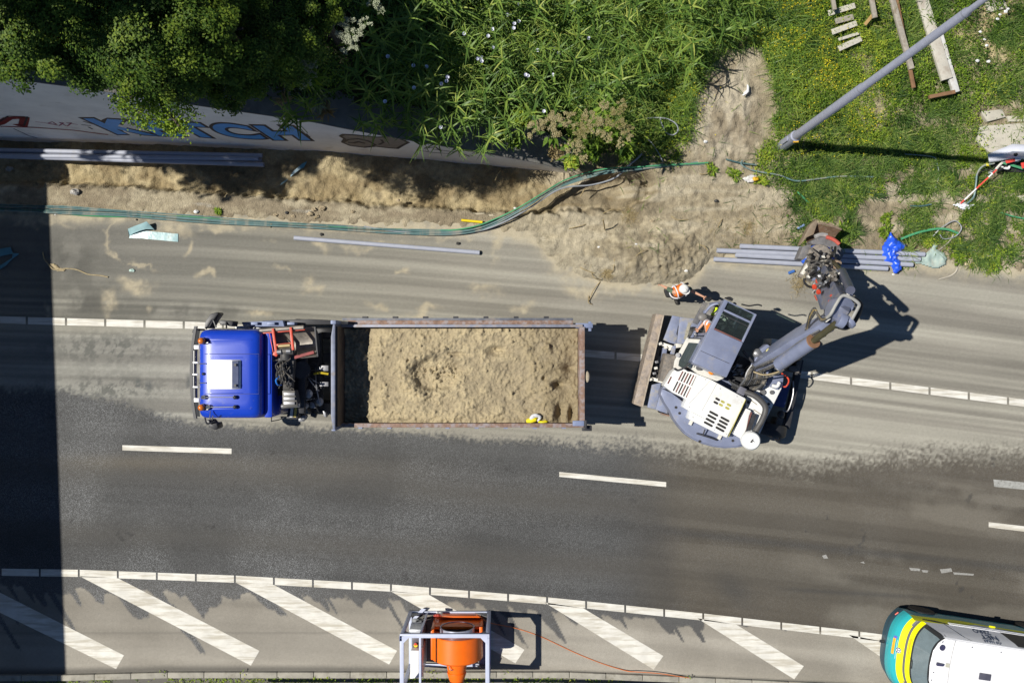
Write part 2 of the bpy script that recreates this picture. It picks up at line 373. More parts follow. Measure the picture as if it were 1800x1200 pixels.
    pale = pale + .35 * east * sst(.5, .7, vn(v * 5, X * .15, 46))
    dark = lerp3(dark, [0.20, 0.182, 0.15], np.clip(pale, 0, 1) * 0.5)
    trk = np.exp(-((py - ip(px, LINE_U) - 262) / 26) ** 2) + np.exp(-((py - ip(px, LINE_U) - 372) / 24) ** 2)
    dark = lerp3(dark, [0.078, 0.071, 0.060], np.clip(trk, 0, 1) * .45 * (.4 + n1))
    oil = sst(.73, .80, fbm(X, Y, 2.6, 4, 91, .6)) * sst(.5, .6, fbm(X, Y, .5, 2, 95)); dark = lerp3(dark, [0.035, 0.034, 0.033], oil * .6)
    wet = np.exp(-((px - 1290) / 34) ** 2 - ((py - 1035 - (px - 1290) * 0.5) / 26) ** 2)
    wet = np.maximum(wet, np.exp(-((py - (905 + (px - 900) * 0.105)) / 7) ** 2) * sst(300, 700, px) * (0.55 + 0.45 * east))
    wet = np.maximum(wet, np.exp(-((py - (1035 + (px - 1380) * 0.06)) / 4) ** 2) * sst(1340, 1420, px) * sst(1680, 1560, px))
    wet = np.maximum(wet, np.exp(-((px - 1140 - (py - 900) * 0.25) / 22) ** 2) * 0.5 * sst(850, 900, py))
    dark = lerp3(dark, [0.05, 0.048, 0.045], np.clip(wet, 0, 1) * 0.6)
    br = np.exp(-((px - 250) / 150) ** 2 - ((py - 812) / 14) ** 2) + np.exp(-((px - 560) / 200) ** 2 - ((py - 822) / 22) ** 2) * 0.5
    dark = lerp3(dark, [0.125, 0.108, 0.082], np.clip(br, 0, 1) * 0.6)
    base = lerp3(base, dark, t)
    # hatched island beyond the lower line: paler, with dark wet tongues running off it
    q = py - ll
    isl = sst(4, 8, q)
    ic = lerp3(np.array([0.235, 0.215, 0.18]) * np.ones(X.shape + (3,)), [0.33, 0.305, 0.26], sst(0.3, 0.7, n1 * 0.5 + st2 * 0.5))
    ic = ic * (0.92 + 0.16 * sst(300, 1400, px))[..., None]
    ic = lerp3(ic, [0.15, 0.14, 0.12], np.exp(-((py - 1112 + 6 * (px > 700)) / 1.6) ** 2) * .5 * sst(900, 700, px)); ic = ic * (1 + .22 * (vn(v * 7, X * .15, 76) - .5) + .12 * (n2 - .5))[..., None]
    u = px - 0.62 * q
    tong = 34 * sst(0.42, 0.75, vn(u / 21.0, q / 90.0, 70)) + 62 * sst(0.70, 0.86, vn(u / 13.0 + 9, q / 200.0, 71)) + 24
    tong = tong * (1.15 - 0.5 * sst(300, 1150, px)) * sst(1380, 1150, px) + 9 * sst(0.6, 0.8, vn(u / 30, q * 0, 73)) * sst(1600, 1300, px)
    td = sst(2.2, -2.2, q - tong + 12 * (n3 - 0.5) + 10 * (n2 - 0.5))
    ic = lerp3(ic, [0.085, 0.083, 0.08], td)
    kb = ip(px, KERB) - py
    gut = sst(10 + 8 * n2, 3, kb) * sst(900, 600, px) + sst(3.5, 1, kb) * 0.8
    ic = lerp3(ic, [0.10, 0.095, 0.085], np.clip(gut, 0, 1) * 0.8)
    base = lerp3(base, ic, isl)
    glint = t * (1 - isl) + td * isl
    tr_ = np.exp(-((py - ip(px, LINE_U) - 262) / 26) ** 2) + np.exp(-((py - ip(px, LINE_U) - 372) / 24) ** 2) + .6 * np.exp(-((py - ip(px, LINE_U) - 200) / 20) ** 2)
    glint = glint * (0.25 + 0.75 * sst(1300, 400, px)) * (.45 + .9 * sst(.3, .7, n1)) * (1 - .55 * np.clip(tr_, 0, 1)) + 0.03  # strength of the painted asphalt glitter, weaker in the wheel tracks
    return base, glint

def grid(xs, ys, zf, colf, name, m, mask=None, kind='structure'):
    X, Y = np.meshgrid(xs, ys, indexing='ij'); Z = zf(X, Y)
    c = colf(X, Y); glint = None
    if isinstance(c, tuple): c, glint = c
    nx, ny = X.shape; idx = np.arange(nx * ny).reshape(nx, ny)
    F = np.stack([idx[:-1, :-1], idx[1:, :-1], idx[1:, 1:], idx[:-1, 1:]], -1).reshape(-1, 4)
    if mask is not None:
        k = mask(X, Y); km = (k[:-1, :-1] & k[1:, :-1] & k[1:, 1:] & k[:-1, 1:]).reshape(-1); F = F[km]
    o = fastmesh(name, np.stack([X, Y, Z], -1).reshape(-1, 3), F, m, col=c, rough=glint, smooth=True)
    setp(o, kind=kind); return o
def axis_pts(a, b, step, far0, far1, n=14):
    return np.concatenate([a - (a - far0) * (np.linspace(1, 0, n, endpoint=False) ** 2), np.arange(a, b, step), b + (far1 - b) * (np.linspace(0, 1, n + 1)[0:] ** 2)])

g_road = groundmat('road_asphalt', 0.85, 60, 0.30, 13, 0.10, 0.55, 0.008, 55, sparkle=0.42)
g_earth = groundmat('bare_earth', 0.95, 52, 0.26, 9, 0.26, 1.0, 0.035, 26)
g_land = mat('far_land', (0.09, 0.11, 0.045), 0.95, var=0.4, vscale=0.3)
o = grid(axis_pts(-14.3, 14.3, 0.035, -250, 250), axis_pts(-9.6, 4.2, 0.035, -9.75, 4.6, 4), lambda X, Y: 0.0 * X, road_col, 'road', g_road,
         mask=lambda X, Y: Y < (600 - ip(PX(X), ROAD_N)) / 64.0 + 0.5)
setp(o, 'asphalt road with sandy and dark lanes')
m = MB(); m.add([(-500, -500, -1.2), (500, -500, -1.2), (500, 500, -1.2), (-500, 500, -1.2)], [(0, 1, 2, 3)])
setp(m.build('ground', g_land), 'open ground reaching the horizon', kind='structure')

TR_S = [(-3000, 318), (100, 321), (200, 325), (300, 335), (500, 347), (700, 362), (900, 374), (1000, 372), (1090, 368), (1130, 356), (1155, 335), (1160, 300)]
def bankh(X): return ip(X, WALLH)
def earth_z(X, Y, rough=True):
    px = PX(X); py = PY(Y)
    yw = ip(X, WALLY); h = bankh(X)
    n = fbm(X, Y, 1.1, 5, 90); n2 = fbm(X, Y, 5.0, 4, 97); n3 = fbm(X, Y, 16.0, 3, 103)
    z = 0.03 + 0.10 * (n - 0.42) + 0.05 * (n2 - 0.5) + 0.02 * (n3 - 0.5)
    # the strip of old paving between the trench and the road stays flat
    strip = sst(-3, 6, py - ip(px, TR_S)) * sst(930, 850, px)
    z = z * (1 - strip) + strip * (0.035 + 0.03 * (n2 - 0.5))
    # trench
    top_edge = 600 - yw * 64
    tr = sst(7, -8, py - ip(px, TR_S) + 16 * (n2 - 0.5)) * sst(1160, 1148, px + 12 * (n2 - 0.5) + np.abs(py - 338) * .35) * np.where(px > 1000, sst(300, 316, py + 8 * (n2 - 0.5)), 1.0)
    z = z - tr * (0.46 + 0.0 * px - 0.25 * (n - 0.5) - 0.10 * (n2 - 0.5))
    z = z + 0.36 * np.exp(-((px - 1112) / 22) ** 2 - ((py - 336) / 20) ** 2)
    cl = np.clip(vn(X * 6, Y * 6, 130) - .72, 0, 1) * .22 * sst(.4, .6, n) + np.clip(vn(X * 15, Y * 15, 131) - .64, 0, 1) * .16 * sst(.4, .6, n2)
    rut = -.05 * sst(.58, .70, fbm(X * 1.0, Y * 2.6, 1.6, 4, 133)) + .05 * np.abs(fbm(X, Y, 3.0, 4, 136) - .5) * 4
    z = z + (1 - strip) * (cl * .35 + rut * .8)
    # heap thrown onto the road
    hp = np.exp(-((px - 1130) / 120) ** 2 - ((py - 455) / 42) ** 2)
    z = z + hp * (0.16 + 0.30 * (n - 0.4) + 0.16 * (n2 - 0.5) + 0.05 * (n3 - 0.5))
    hp2 = np.exp(-((px - 1190) / 60) ** 2 - ((py - 450) / 45) ** 2)
    z = z + hp2 * (0.30 * np.abs(n2 - 0.5) + 0.16 * (n3 - 0.5) + .1 * (vn(X * 20, Y * 20, 135) - .5))
    # taper to below the road towards its edge
    e = (py - ip(px, ROAD_N)) / 64.0 + 0.45 * (n2 - 0.5) + 0.12 * (n3 - 0.5)
    z = np.where(e > -0.25, z - 0.45 * np.clip(e + 0.25, 0, 9) - 0.0, z)
    # bank to the north
    up = np.clip(Y - yw - 0.4, 0, 99)
    bank = h + 0.085 * up
    isup = np.where(X < 1.6, (Y > yw + 0.45), False)
    zz = np.where(isup, bank + 0.10 * (n - 0.5), z)
    rise = sst(4.3, 6.0, Y) * sst(1.5, 2.3, X)
    zz = np.where(X >= 1.6, z + rise * (0.085 * np.clip(Y - 4.0, 0, 30) + 0.10 * (n - 0.45)), zz)
    # bare soil patch among the weeds
    pt = np.exp(-((px - 1275) / 62) ** 4 - ((py - 205) / 95) ** 4)
    zz = zz + pt * (cl * .5 + 0.08 * (n2 - 0.5) + 0.16 * np.abs(fbm(X * 1.0, Y * 0.45, 5, 3, 120) - 0.5))
    return zz
def earth_col(X, Y):
    px = PX(X); py = PY(Y)
    n = fbm(X, Y, 0.8, 5, 200); n2 = fbm(X, Y, 3.2, 5, 207); n3 = fbm(X, Y, 12, 3, 213)
    c = lerp3(np.array([0.33, 0.285, 0.21]) * np.ones(X.shape + (3,)), [0.47, 0.42, 0.325], sst(0.3, 0.7, n * 0.6 + n2 * 0.4))
    tr = sst(4, -4, py - ip(px, TR_S)) * sst(1165, 1130, px)
    c = lerp3(c, lerp3(np.array([0.40, 0.325, 0.185]) * np.ones(X.shape + (3,)), [0.50, 0.425, 0.28], n2), tr * 0.75)
    damp = tr * sst(900, 980, px) * sst(0.15, 0.45, n2 + 0.15) * sst(1105, 1085, px)
    damp = np.maximum(damp, np.exp(-((np.hypot((px - 1105), (py - 338)) - 42) / 10) ** 2) * sst(1090, 1130, px) * 1.2)
    c = lerp3(c, [0.20, 0.155, 0.085], np.clip(damp, 0, 1) * 0.75)
    strip = sst(0, 8, py - ip(px, TR_S)) * sst(900, 820, px)
    c = lerp3(c, [0.24, 0.20, 0.15], strip * sst(0.40, 0.62, fbm(X, Y * 2.5, 1.2, 4, 230)) * 0.75)
    fl = strip * sst(0.68, 0.74, fbm(X * 0.5, Y * 2.0, 2.6, 4, 240)) * sst(3.5, 1.0, abs(py - ip(px, TR_S) - 22)); c = lerp3(c, [0.55, 0.54, 0.52], fl * 0.7)
    east = sst(920, 1040, px) * sst(520, 480, py)
    c = lerp3(c, lerp3(np.array([0.28, 0.24, 0.175]) * np.ones(X.shape + (3,)), [0.42, 0.365, 0.275], sst(0.35, 0.65, n2)), east * 0.75)
    pale = np.exp(-((px - 1120) / 60) ** 2 - ((py - 425) / 22) ** 2) * 0.8; c = lerp3(c, [0.55, 0.50, 0.39], np.clip(pale, 0, 1) * sst(0.3, 0.55, n2))
    c = lerp3(c, [0.17, 0.14, 0.10], sst(0.55, 0.72, n2 * .6 + .4 * fbm(X, Y, 6.0, 4, 250)) * 0.6)
    c = lerp3(c, [0.23, 0.175, 0.10], tr * sst(.42, .62, fbm(X, Y * 1.4, 1.5, 5, 255)) * .65)
    stx = (.6 * vn(X * .56, Y * 3.8, 270) + .4 * vn(X * 1.3, Y * 8.0, 271))
    c = lerp3(c, [0.25, 0.215, 0.16], sst(.52, .68, stx) * sst(920, 1000, px) * .6); c = lerp3(c, [0.50, 0.455, 0.37], sst(.46, .34, stx) * sst(920, 1000, px) * .6)
    rim = sst(-60, 6, py - ip(px, ROAD_N) + 50 * (n2 - .5)) * sst(880, 940, px) * sst(1290, 1240, px); c = lerp3(c, [0.36, 0.33, 0.27], rim * .8)
    c = c * (0.84 + 0.24 * n3)[..., None] * np.array([.93, .905, .82])
    bank = sst(300, 260, py) * sst(1160, 1230, px)
    soil = np.exp(-((px - 1275) / 70) ** 4 - ((py - 205) / 105) ** 4)
    slab = (sst(1700, 1720, px) * sst(178, 190, py) * sst(275, 262, py))
    c = lerp3(c, [0.30, 0.26, 0.15], bank * (1 - soil) * (1 - slab) * 0.6)
    c = lerp3(c, lerp3(np.array([0.26, 0.215, 0.15]) * np.ones(X.shape + (3,)), [0.42, 0.37, 0.28], sst(.35, .65, fbm(X * 1.6, Y * .7, 2.0, 5, 260) + .25 * np.exp(-((px - 1290) / 35) ** 2 - ((py - 150) / 35) ** 2))), soil * .85)
    straw = np.exp(-((px - 1720) / 55) ** 2 - ((py - 70) / 70) ** 2); c = lerp3(c, [0.52, 0.42, 0.24], straw * sst(0.3, 0.5, n2))
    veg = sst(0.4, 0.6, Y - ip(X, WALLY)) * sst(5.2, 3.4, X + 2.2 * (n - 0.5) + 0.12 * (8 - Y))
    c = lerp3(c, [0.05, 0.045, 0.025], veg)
    return c
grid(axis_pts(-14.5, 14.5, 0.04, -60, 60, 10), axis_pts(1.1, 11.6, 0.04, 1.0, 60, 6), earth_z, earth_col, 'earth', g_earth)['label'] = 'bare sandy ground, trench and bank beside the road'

# ---------------------------------------------------------------- painted markings
mk = mat('road_paint', (0.68, 0.66, 0.60), 0.7, var=0.12, vscale=2.5, dirt=(0.44, 0.40, 0.32), dirt_amt=0.45, dirt_scale=1.0, stretch=(.8, 9, 1), bump=0.2, bscale=60)
def marks(quads, name, label, m_=mk):
    m = MB()
    for q in quads:
        m.sheet([P(x, y, 0.004) for x, y in q][::-1] if False else [P(x, y, 0.004) for x, y in q], 0.003)
    setp(m.build(name, m_, smooth=None), label, kind='structure')
def blocks(line, x0, x1, first, step, gap, w):
    out = []; x = first
    while x < x1:
        a, b = max(x, x0), min(x + step - gap, x1)
        if b > a:
            n = 3; xs = [a + (b - a) * i / n for i in range(n + 1)]
            top = [(u, float(ip(u, line)) - w / 2) for u in xs]; bot = [(u, float(ip(u, line)) + w / 2) for u in xs[::-1]]
            out.append(top + bot)
        x += step
    return out
marks(blocks(LINE_U, -300, 2200, -20 - 4 * 69, 69.0, 4.0, 12.5), 'lane_line', 'upper white line of short blocks along the sanded lane')
marks(blocks([(x, y + 3) for x, y in LINE_L], -300, 2200, 3 - 4 * 68.6, 68.6, 3.4, 12.5), 'edge_line', 'lower white line of short blocks bordering the hatching')
marks([[(215, 782), (407, 788), (407, 797.5), (215, 791)], [(983, 829), (1171, 847), (1171, 855.5), (983, 837.5)], [(1738, 917), (1940, 941), (1940, 951), (1738, 926)], [(-540, 762), (-350, 766), (-350, 775), (-540, 771)]],
      'lane_dashes', 'long white dashes down the middle of the dark carriageway')
marks([[(1746, 842), (1900, 857), (1900, 870), (1748, 855)]], 'worn_dash', 'greyed worn dash at the right edge', mat('worn_paint', (0.33, 0.33, 0.31), 0.8, var=0.2, vscale=9, dirt=(0.15, 0.14, 0.12), dirt_amt=0.3, dirt_scale=14))
HB = []
tops = [(-134, 1004), (140, 1012), (414, 1023), (686, 1038), (957, 1058), (1226, 1086), (1492, 1115)]
ends = [((218, 1151), (204, 1175)), ((456, 1143), (441, 1169)), ((698, 1143), (684, 1167)), ((922, 1141), (906, 1165)), ((1166, 1152), (1149, 1176)), ((1413, 1170), (1396, 1193)), ((1660, 1196), (1643, 1219))]
tops = [(-58, 1007)] + tops[1:]
for (x, y), (e1, e2) in zip(tops, ends):
    x2 = x + 68
    if x < 0: HB.append([(-70, 1003), (0, 1041), e1, e2, (0, 1076), (-130, 1007)])
    else: HB.append([(x, y), (x2, float(ip(x2, LINE_L)) + 9.4), e1, e2])
marks(HB, 'hatch_bars', 'wide slanting white bars of the hatched island')
WP = [[(1598, 997), (1618, 999), (1617, 1003), (1601, 1002)], [(1620, 1001), (1632, 1002), (1630, 1006), (1622, 1005)], [(1652, 1000), (1672, 998), (1674, 1004), (1655, 1007)], [(1675, 1005), (1712, 1008), (1711, 1011), (1677, 1009)], [(1445, 976), (1452, 974), (1456, 981), (1448, 981)], [(1512, 988), (1518, 986), (1520, 990)]]
marks(WP, 'line_remnants', 'flaked white remains of an old line', mat('worn_paint2', (0.28, 0.275, 0.26), 0.8, var=0.25, vscale=20))

# ---------------------------------------------------------------- kerb, verge
conc = mat('kerb_concrete', (0.34, 0.32, 0.27), 0.9, var=0.18, vscale=4, bump=0.4, bscale=40, dirt=(0.16, 0.14, 0.1), dirt_amt=0.25, dirt_scale=3)
m = MB(); xs = list(range(-600, 2500, 64))
for a, b in zip(xs, xs[1:]):
    q = [(a + 1, float(ip(a, KERB))), (b, float(ip(b, KERB))), (b, float(ip(b, KERB)) + 10), (a + 1, float(ip(a, KERB)) + 10)]
    w = [P(x, y, 0) for x, y in q][::-1]
    m.hexa([(v.x, v.y, -0.1) for v in w], [(v.x, v.y, 0.1) for v in w])
setp(m.build('kerb', conc, bevel=0.012), 'pale concrete kerb along the bottom', 'kerb', kind='structure')
m = MB(); xs = list(range(-600, 2500, 50)); V = []; 
for x in xs:
    y = float(ip(x, KERB)) + 9
    V += [P(x, y, 0) + Vector((0, 0, -0.14)), P(x, y + 90, 0) + Vector((0, 0, -0.2)), P(x, y + 700, 0) + Vector((0, 0, -0.3))]
F = []
for i in range(len(xs) - 1):
    for j in range(2): F.append((i * 3 + j, i * 3 + 3 + j, i * 3 + 4 + j, i * 3 + 1 + j))
m.add(V, F); setp(m.build('verge', mat('verge_soil', (0.10, 0.085, 0.05), 0.95, var=0.4, vscale=8, bump=0.5)), 'strip of soil beyond the kerb', kind='structure')
# steel guard rail south of the kerb
t = thing('guard_rail', 'low blue-grey steel guard rail behind the kerb at the bottom edge', 'guard rail', P(900, 1198, 0))
rail = mat('rail_steel', (0.16, 0.19, 0.30), 0.5, 0.2, var=0.12)
gm = MB()
for a, b in zip(range(450, 2300, 150), range(600, 2450, 150)):
    ya = -9.27 - (float(ip(a, KERB)) - 1179) / 64; yb = -9.27 - (float(ip(b, KERB)) - 1179) / 64
    gm.beam(((a - 900) / 64, ya, 0.62), ((b - 900) / 64, yb, 0.62), 0.08, 0.3)
gm.build('rail', rail, t, bevel=0.02)
for a in range(500, 2300, 250):
    y = -9.37 - (float(ip(a, KERB)) - 1179) / 64
    MB().box((a - 900) / 64 - .05, (a - 900) / 64 + .05, y - .1, y - .01, -0.2, 0.6).build('post', M_STEEL, t)

# ---------------------------------------------------------------- wing wall
wall_m = bpy.data.materials.new('wall_concrete'); wall_m = mat('wall_concrete', (0.84, 0.82, 0.80), 0.85, var=0.10, vscale=1.2, bump=0.15, bscale=25, dirt=(0.50, 0.45, 0.40), dirt_amt=0.15, dirt_scale=1.6)
cap_m = mat('cap_concrete', (0.17, 0.165, 0.155), 0.9, var=0.25, vscale=3, bump=0.4, bscale=30, dirt=(0.30, 0.28, 0.24), dirt_amt=0.18, dirt_scale=2)
t = thing('retaining_wall', 'pale concrete wing wall with blue graffiti letters, sloping down beside the trench', 'wall', (-6.0, 5.3, 0))
xs = [-20, -17, -14.2, -12.5, -11.6, -10.7, -9.6, -8.5, -7.8, -7.04, -6.2, -5.4, -4.74, -4.1, -3.3, -2.5, -1.85, -1.2, -.5, 0.26, 0.8, 1.3, 1.7]
m = MB(); rings = []
for x in xs:
    y = float(ip(x, WALLY)); h = float(ip(x, WALLH))
    rings.append([(x, y, -0.9), (x, y, h - 0.02), (x, y + 0.7, h - 0.02), (x, y + 0.7, -0.9)])
m.loft(rings); m.build('wall_face', wall_m, t, smooth=20)
for i in range(6):                       # coping slabs with joints
    pass
seg = [-20, -15, -11.9, -8.6, -5.4, -2.2, 1.7]
for a, b in zip(seg, seg[1:]):
    m = MB(); rings = []
    for x in [a + 0.012] + [v for v in xs if a + .1 < v < b - .1] + [b - 0.012]:
        y = float(ip(x, WALLY)); h = float(ip(x, WALLH))
        rings.append([(x, y - 0.02, h - 0.02), (x, y - 0.02, h + 0.03), (x, y + 0.86, h + 0.05), (x, y + 0.86, h - 0.02)])
    m.loft(rings); m.build('coping', cap_m, t)
# graffiti (flat paint 3 mm proud of the face)
def wpt(x, z, off=0.004): return Vector((x, float(ip(x, WALLY)) - off, z))
def wall_frame(x0, x1):
    a = wpt(x0, 0); b = wpt(x1, 0); return (b - a).normalized()
def wall_map(V, off): return [Vector((v[0], float(ip(v[0], WALLY)) - off, v[1])) for v in V]
gblue = mat('paint_blue', (0.07, 0.33, 0.80), 0.6, var=0.12, vscale=3); gdark = mat('paint_dark', (0.03, 0.022, 0.03), 0.7); gred = mat('paint_red', (0.22, 0.02, 0.02), 0.6, var=0.3, vscale=9); gtan = mat('paint_tan', (0.22, 0.19, 0.17), 0.7)
gpink = mat('paint_magenta', (0.30, 0.02, 0.09), 0.7)
def graf_text(s, x0, x1, z0, z1, z2, z3, off, mtl, name, lay):
    "letters stretched between x0..x1; bottom z0->z2, top z1->z3"
    V, F = text_geo(s, 1.0, off, 'LEFT'); ax = [v.x for v in V]; ay = [v.y for v in V]
    V0, F0 = text_geo(s, 1.0, 0.045, 'LEFT'); a0, a1 = min(v.x for v in V0), max(v.x for v in V0); b0, b1 = min(v.y for v in V0), max(v.y for v in V0)
    out = []
    for v in V:
        u = (v.x - a0) / (a1 - a0); w = (v.y - b0) / (b1 - b0); x = x0 + (x1 - x0) * u - 0.12 * (w - 0.5)
        lo = z0 + (z2 - z0) * u; hi = z1 + (z3 - z1) * u
        out.append((x, lo + (hi - lo) * w + 0.05 * math.sin(u * 21)))
    m = MB(); m.add(wall_map(out, lay), F)
    m.build(name, mtl, t, smooth=None)
SPC = 1.18
graf_text('KETCH', -10.55, -5.35, 0.75, 2.5, 1.0, 2.6, 0.10, gdark, 'graffiti_outline', 0.004)
graf_text('KETCH', -10.55, -5.35, 0.75, 2.5, 1.0, 2.6, 0.045, gblue, 'graffiti_letters', 0.008)
SPC = 1.0
def stroke(pts, w, mtl, name, lay=0.004):
    m = MB(); q = []
    for (a, b) in zip(pts, pts[1:]):
        for k in range(6): q.append((a[0] + (b[0] - a[0]) * k / 6, a[1] + (b[1] - a[1]) * k / 6))
    q.append(pts[-1]); V = []
    for i, p in enumerate(q):
        d = Vector(q[min(i + 1, len(q) - 1)]) - Vector(q[max(0, i - 1)]); d.normalize(); n = Vector((-d.y, d.x)) * w / 2
        V += [(p[0] + n.x, p[1] + n.y), (p[0] - n.x, p[1] - n.y)]
    F = [(2 * i, 2 * i + 1, 2 * i + 3, 2 * i + 2) for i in range(len(q) - 1)]
    m.add(wall_map(V, lay), F); return m.build(name, mtl, t, smooth=None)
def wq(px, py):
    "point of the wall face seen at a pixel -> (x, z)"
    z = 1.5
    for _ in range(12):
        x = (px - 900) * (H - z) / 1600; y = float(ip(x, WALLY)); z = H - y * 1600 / (600 - py)
    return (x, z)
def wl(pts): return [wq(*p) for p in pts]
stroke(wl([(-60, 232), (0, 217), (14, 208), (44, 206), (40, 222), (28, 218)]), 0.22, gred, 'graffiti_arrow', 0.005)
stroke(wl([(-60, 229), (0, 213), (14, 204), (48, 205), (42, 221)]), 0.05, gdark, 'graffiti_arrow_edge', 0.008)
stroke(wl([(0, 222), (60, 224), (130, 229), (190, 237)]), 0.10, gred, 'graffiti_line', 0.004)
stroke(wl([(62, 214), (85, 217), (100, 219), (92, 214), (84, 217), (104, 221), (112, 216), (104, 215), (118, 222), (126, 216), (116, 216), (137, 219)]), 0.035, gpink, 'graffiti_scribble', 0.004)
def ell(cx, cy, rx, ry, n=26, w=0, sq=0): return [(cx + rx * math.cos(2 * math.pi * i / n), cy + ry * math.sin(2 * math.pi * i / n)) for i in range(n + (1 if w else 0))]
blob = [(598, 239), (604, 236), (622, 237), (640, 239), (664, 241), (684, 240), (702, 243), (718, 250), (706, 256), (698, 261), (676, 259), (660, 257), (640, 259), (616, 256), (602, 250), (606, 244)]
bw = wl(blob); m = MB(); m.add(wall_map(bw, 0.004), [tuple(range(len(bw)))]); m.build('graffiti_bubble', gtan, t, smooth=None)
stroke(bw + bw[:1], 0.085, gdark, 'graffiti_bubble_outline', 0.008)
stroke(wl([(604, 250), (612, 245), (630, 244), (648, 248), (660, 254), (650, 258)]), 0.07, gdark, 'graffiti_bubble_outline', 0.009)
stroke(wl([(666, 254), (674, 250), (670, 245)]), 0.07, gdark, 'graffiti_bubble_outline', 0.009)
stroke(wl([(612, 250), (622, 251), (630, 249), (642, 252)]), 0.09, gdark, 'graffiti_bubble_outline', 0.009)
for pts in ([(506, 227), (524, 233), (545, 240)], [(526, 228), (516, 234)], [(528, 233), (530, 240)], [(534, 234), (532, 241)], [(538, 235), (544, 241)], [(735, 264), (760, 268), (790, 270)], [(745, 261), (765, 258), (776, 266)], [(760, 262), (800, 267)], [(808, 268), (826, 275)],
            [(146, 213), (160, 217), (172, 220)], [(143, 219), (160, 221)], [(155, 223), (163, 227)]):
    stroke(wl(pts), 0.05, gdark, 'graffiti_tag', 0.006)
stroke(wl([(24, 226), (50, 238), (66, 243)]), 0.03, gdark, 'graffiti_tag', 0.006)

# ---------------------------------------------------------------- road bridge west of the picture (only its shadow falls in view)
t = thing('overpass', 'concrete road bridge crossing beyond the left edge', 'bridge', (-24, 0, 0))
br_m = mat('bridge_concrete', (0.38, 0.37, 0.34), 0.85, var=0.1)
ex = lambda y, z: -12.66 - 8.0 * 0.6745 - 0.0356 * (4.7 - y) * -1 + 0.0
def ex(y, z): return -12.72 + 0.0356 * (4.7 - y) - 8.0 * 0.6745
m = MB(); m.prism([(ex(-26, 0) - 13, -26), (ex(-26, 0), -26), (ex(26, 0), 26), (ex(26, 0) - 13, 26)], 6.2, 7.1); m.build('deck', br_m, t)
for dx in (0, -12.7):
    m = MB(); m.prism([(ex(-26, 0) - .3 + dx, -26), (ex(-26, 0) + dx, -26), (ex(26, 0) + dx, 26), (ex(26, 0) - .3 + dx, 26)], 7.1, 8.0); m.build('parapet', br_m, t)
for y in (-12, 6.5):
    m = MB(); m.box(-30.5, -18.6, y - .5, y + .5, -1, 6.2); m.build('pier', br_m, t)
# ---------------------------------------------------------------- tipper truck
def TZ(x, y, z): return P(300 + x / 4.617, 520 + y / 4.617, z)      # pixels of the cab close-up
def PQ(pts, z): return [P(x, y, z) for x, y in pts]
tblue = mat('cab_paint', (0.006, 0.048, 0.48), 0.34, 0.0, var=0.03, coat=0.6, bump=0.06, bscale=1.6, dirt=(0.14, 0.17, 0.30), dirt_amt=0.0, dirt_lo=0.60, dirt_scale=4)
bluegrey = mat('bluegrey_paint', (0.19, 0.23, 0.36), 0.5, 0.1, var=0.15, dirt=(0.34, 0.29, 0.22), dirt_amt=0.22, dirt_scale=2.5)
rust = mat('rusty_steel', (0.24, 0.15, 0.11), 0.75, 0.1, var=0.35, vscale=10, dirt=(0.34, 0.31, 0.32), dirt_amt=0.42, dirt_scale=6, bump=0.2)
inner = mat('body_inside', (0.10, 0.072, 0.055), 0.7, 0.1, var=0.4, vscale=4, dirt=(0.22, 0.16, 0.11), dirt_amt=0.2)
amber = mat('amber_lens', (0.62, 0.16, 0.015), 0.2, var=0.05, coat=0.5)
red = mat('red_paint', (0.60, 0.06, 0.025), 0.45, var=0.2, dirt=(0.30, 0.25, 0.2), dirt_amt=0.22, dirt_scale=9)
scoop = mat('worn_scoop', (0.30, 0.27, 0.24), 0.45, 0.5, var=0.3, vscale=7, dirt=(0.40, 0.34, 0.27), dirt_amt=0.3)
plast = mat('black_plastic', (0.03, 0.03, 0.034), 0.45, var=0.2)
glass = glassmat('window_glass')
chrome = mat('bright_steel', (0.6, 0.6, 0.6), 0.25, 0.9, var=0.1)
T = thing('tipper_truck', 'blue-cabbed tipper truck loaded with sand, front facing left', 'truck', (-3.6, -0.75, 0))
def rrect(x0, x1, y0, y1, r, z, n=5):
    out = []
    for cx, cy, a0 in ((x1 - r, y1 - r, 0), (x0 + r, y1 - r, 90), (x0 + r, y0 + r, 180), (x1 - r, y0 + r, 270)):
        for i in range(n): 
            a = R(a0 + 90 * i / (n - 1)); out.append(Vector((cx + r * math.cos(a), cy + r * math.sin(a), z)))
    return out
# cab shell: lower body, sloping windscreen, domed roof
cx0, cx1, cy0, cy1 = -7.62, -6.02, -1.90, 0.33
m = MB()
m.loft([rrect(cx0 - .12, cx1, cy0, cy1, .10, 0.75), rrect(cx0 - .14, cx1, cy0, cy1, .12, 1.6), rrect(cx0 - .02, cx1, cy0 + .02, cy1 - .02, .14, 2.3),
        rrect(cx0 + .06, cx1 - .02, cy0 + .05, cy1 - .05, .17, 2.95), rrect(cx0 + .10, cx1 - .06, cy0 + .08, cy1 - .08, .18, 3.06), rrect(cx0 + .20, cx1 - .14, cy0 + .17, cy1 - .17, .18, 3.12), rrect(cx0 + .38, cx1 - .30, cy0 + .40, cy1 - .40, .2, 3.145)])
cab = m.build('cab', tblue, T, smooth=50)
m = MB(); a = [(-7.50, .20), (-6.12, .20)]
ribs = [(y, .014, -7.35, -6.25, 3.10, 3.139) for y in (P(0, 597, 3.1).y, P(0, 718, 3.1).y)] + [(P(0, y, 3.1).y, .01, -7.25, -6.45, 3.12, 3.15) for y in (628, 690)]
for y, w, a, b, z0, z1 in ribs: MB().box(a, b, y - w, y + w, z0, z1).build('roof_rib', tblue, cab, bevel=.008)


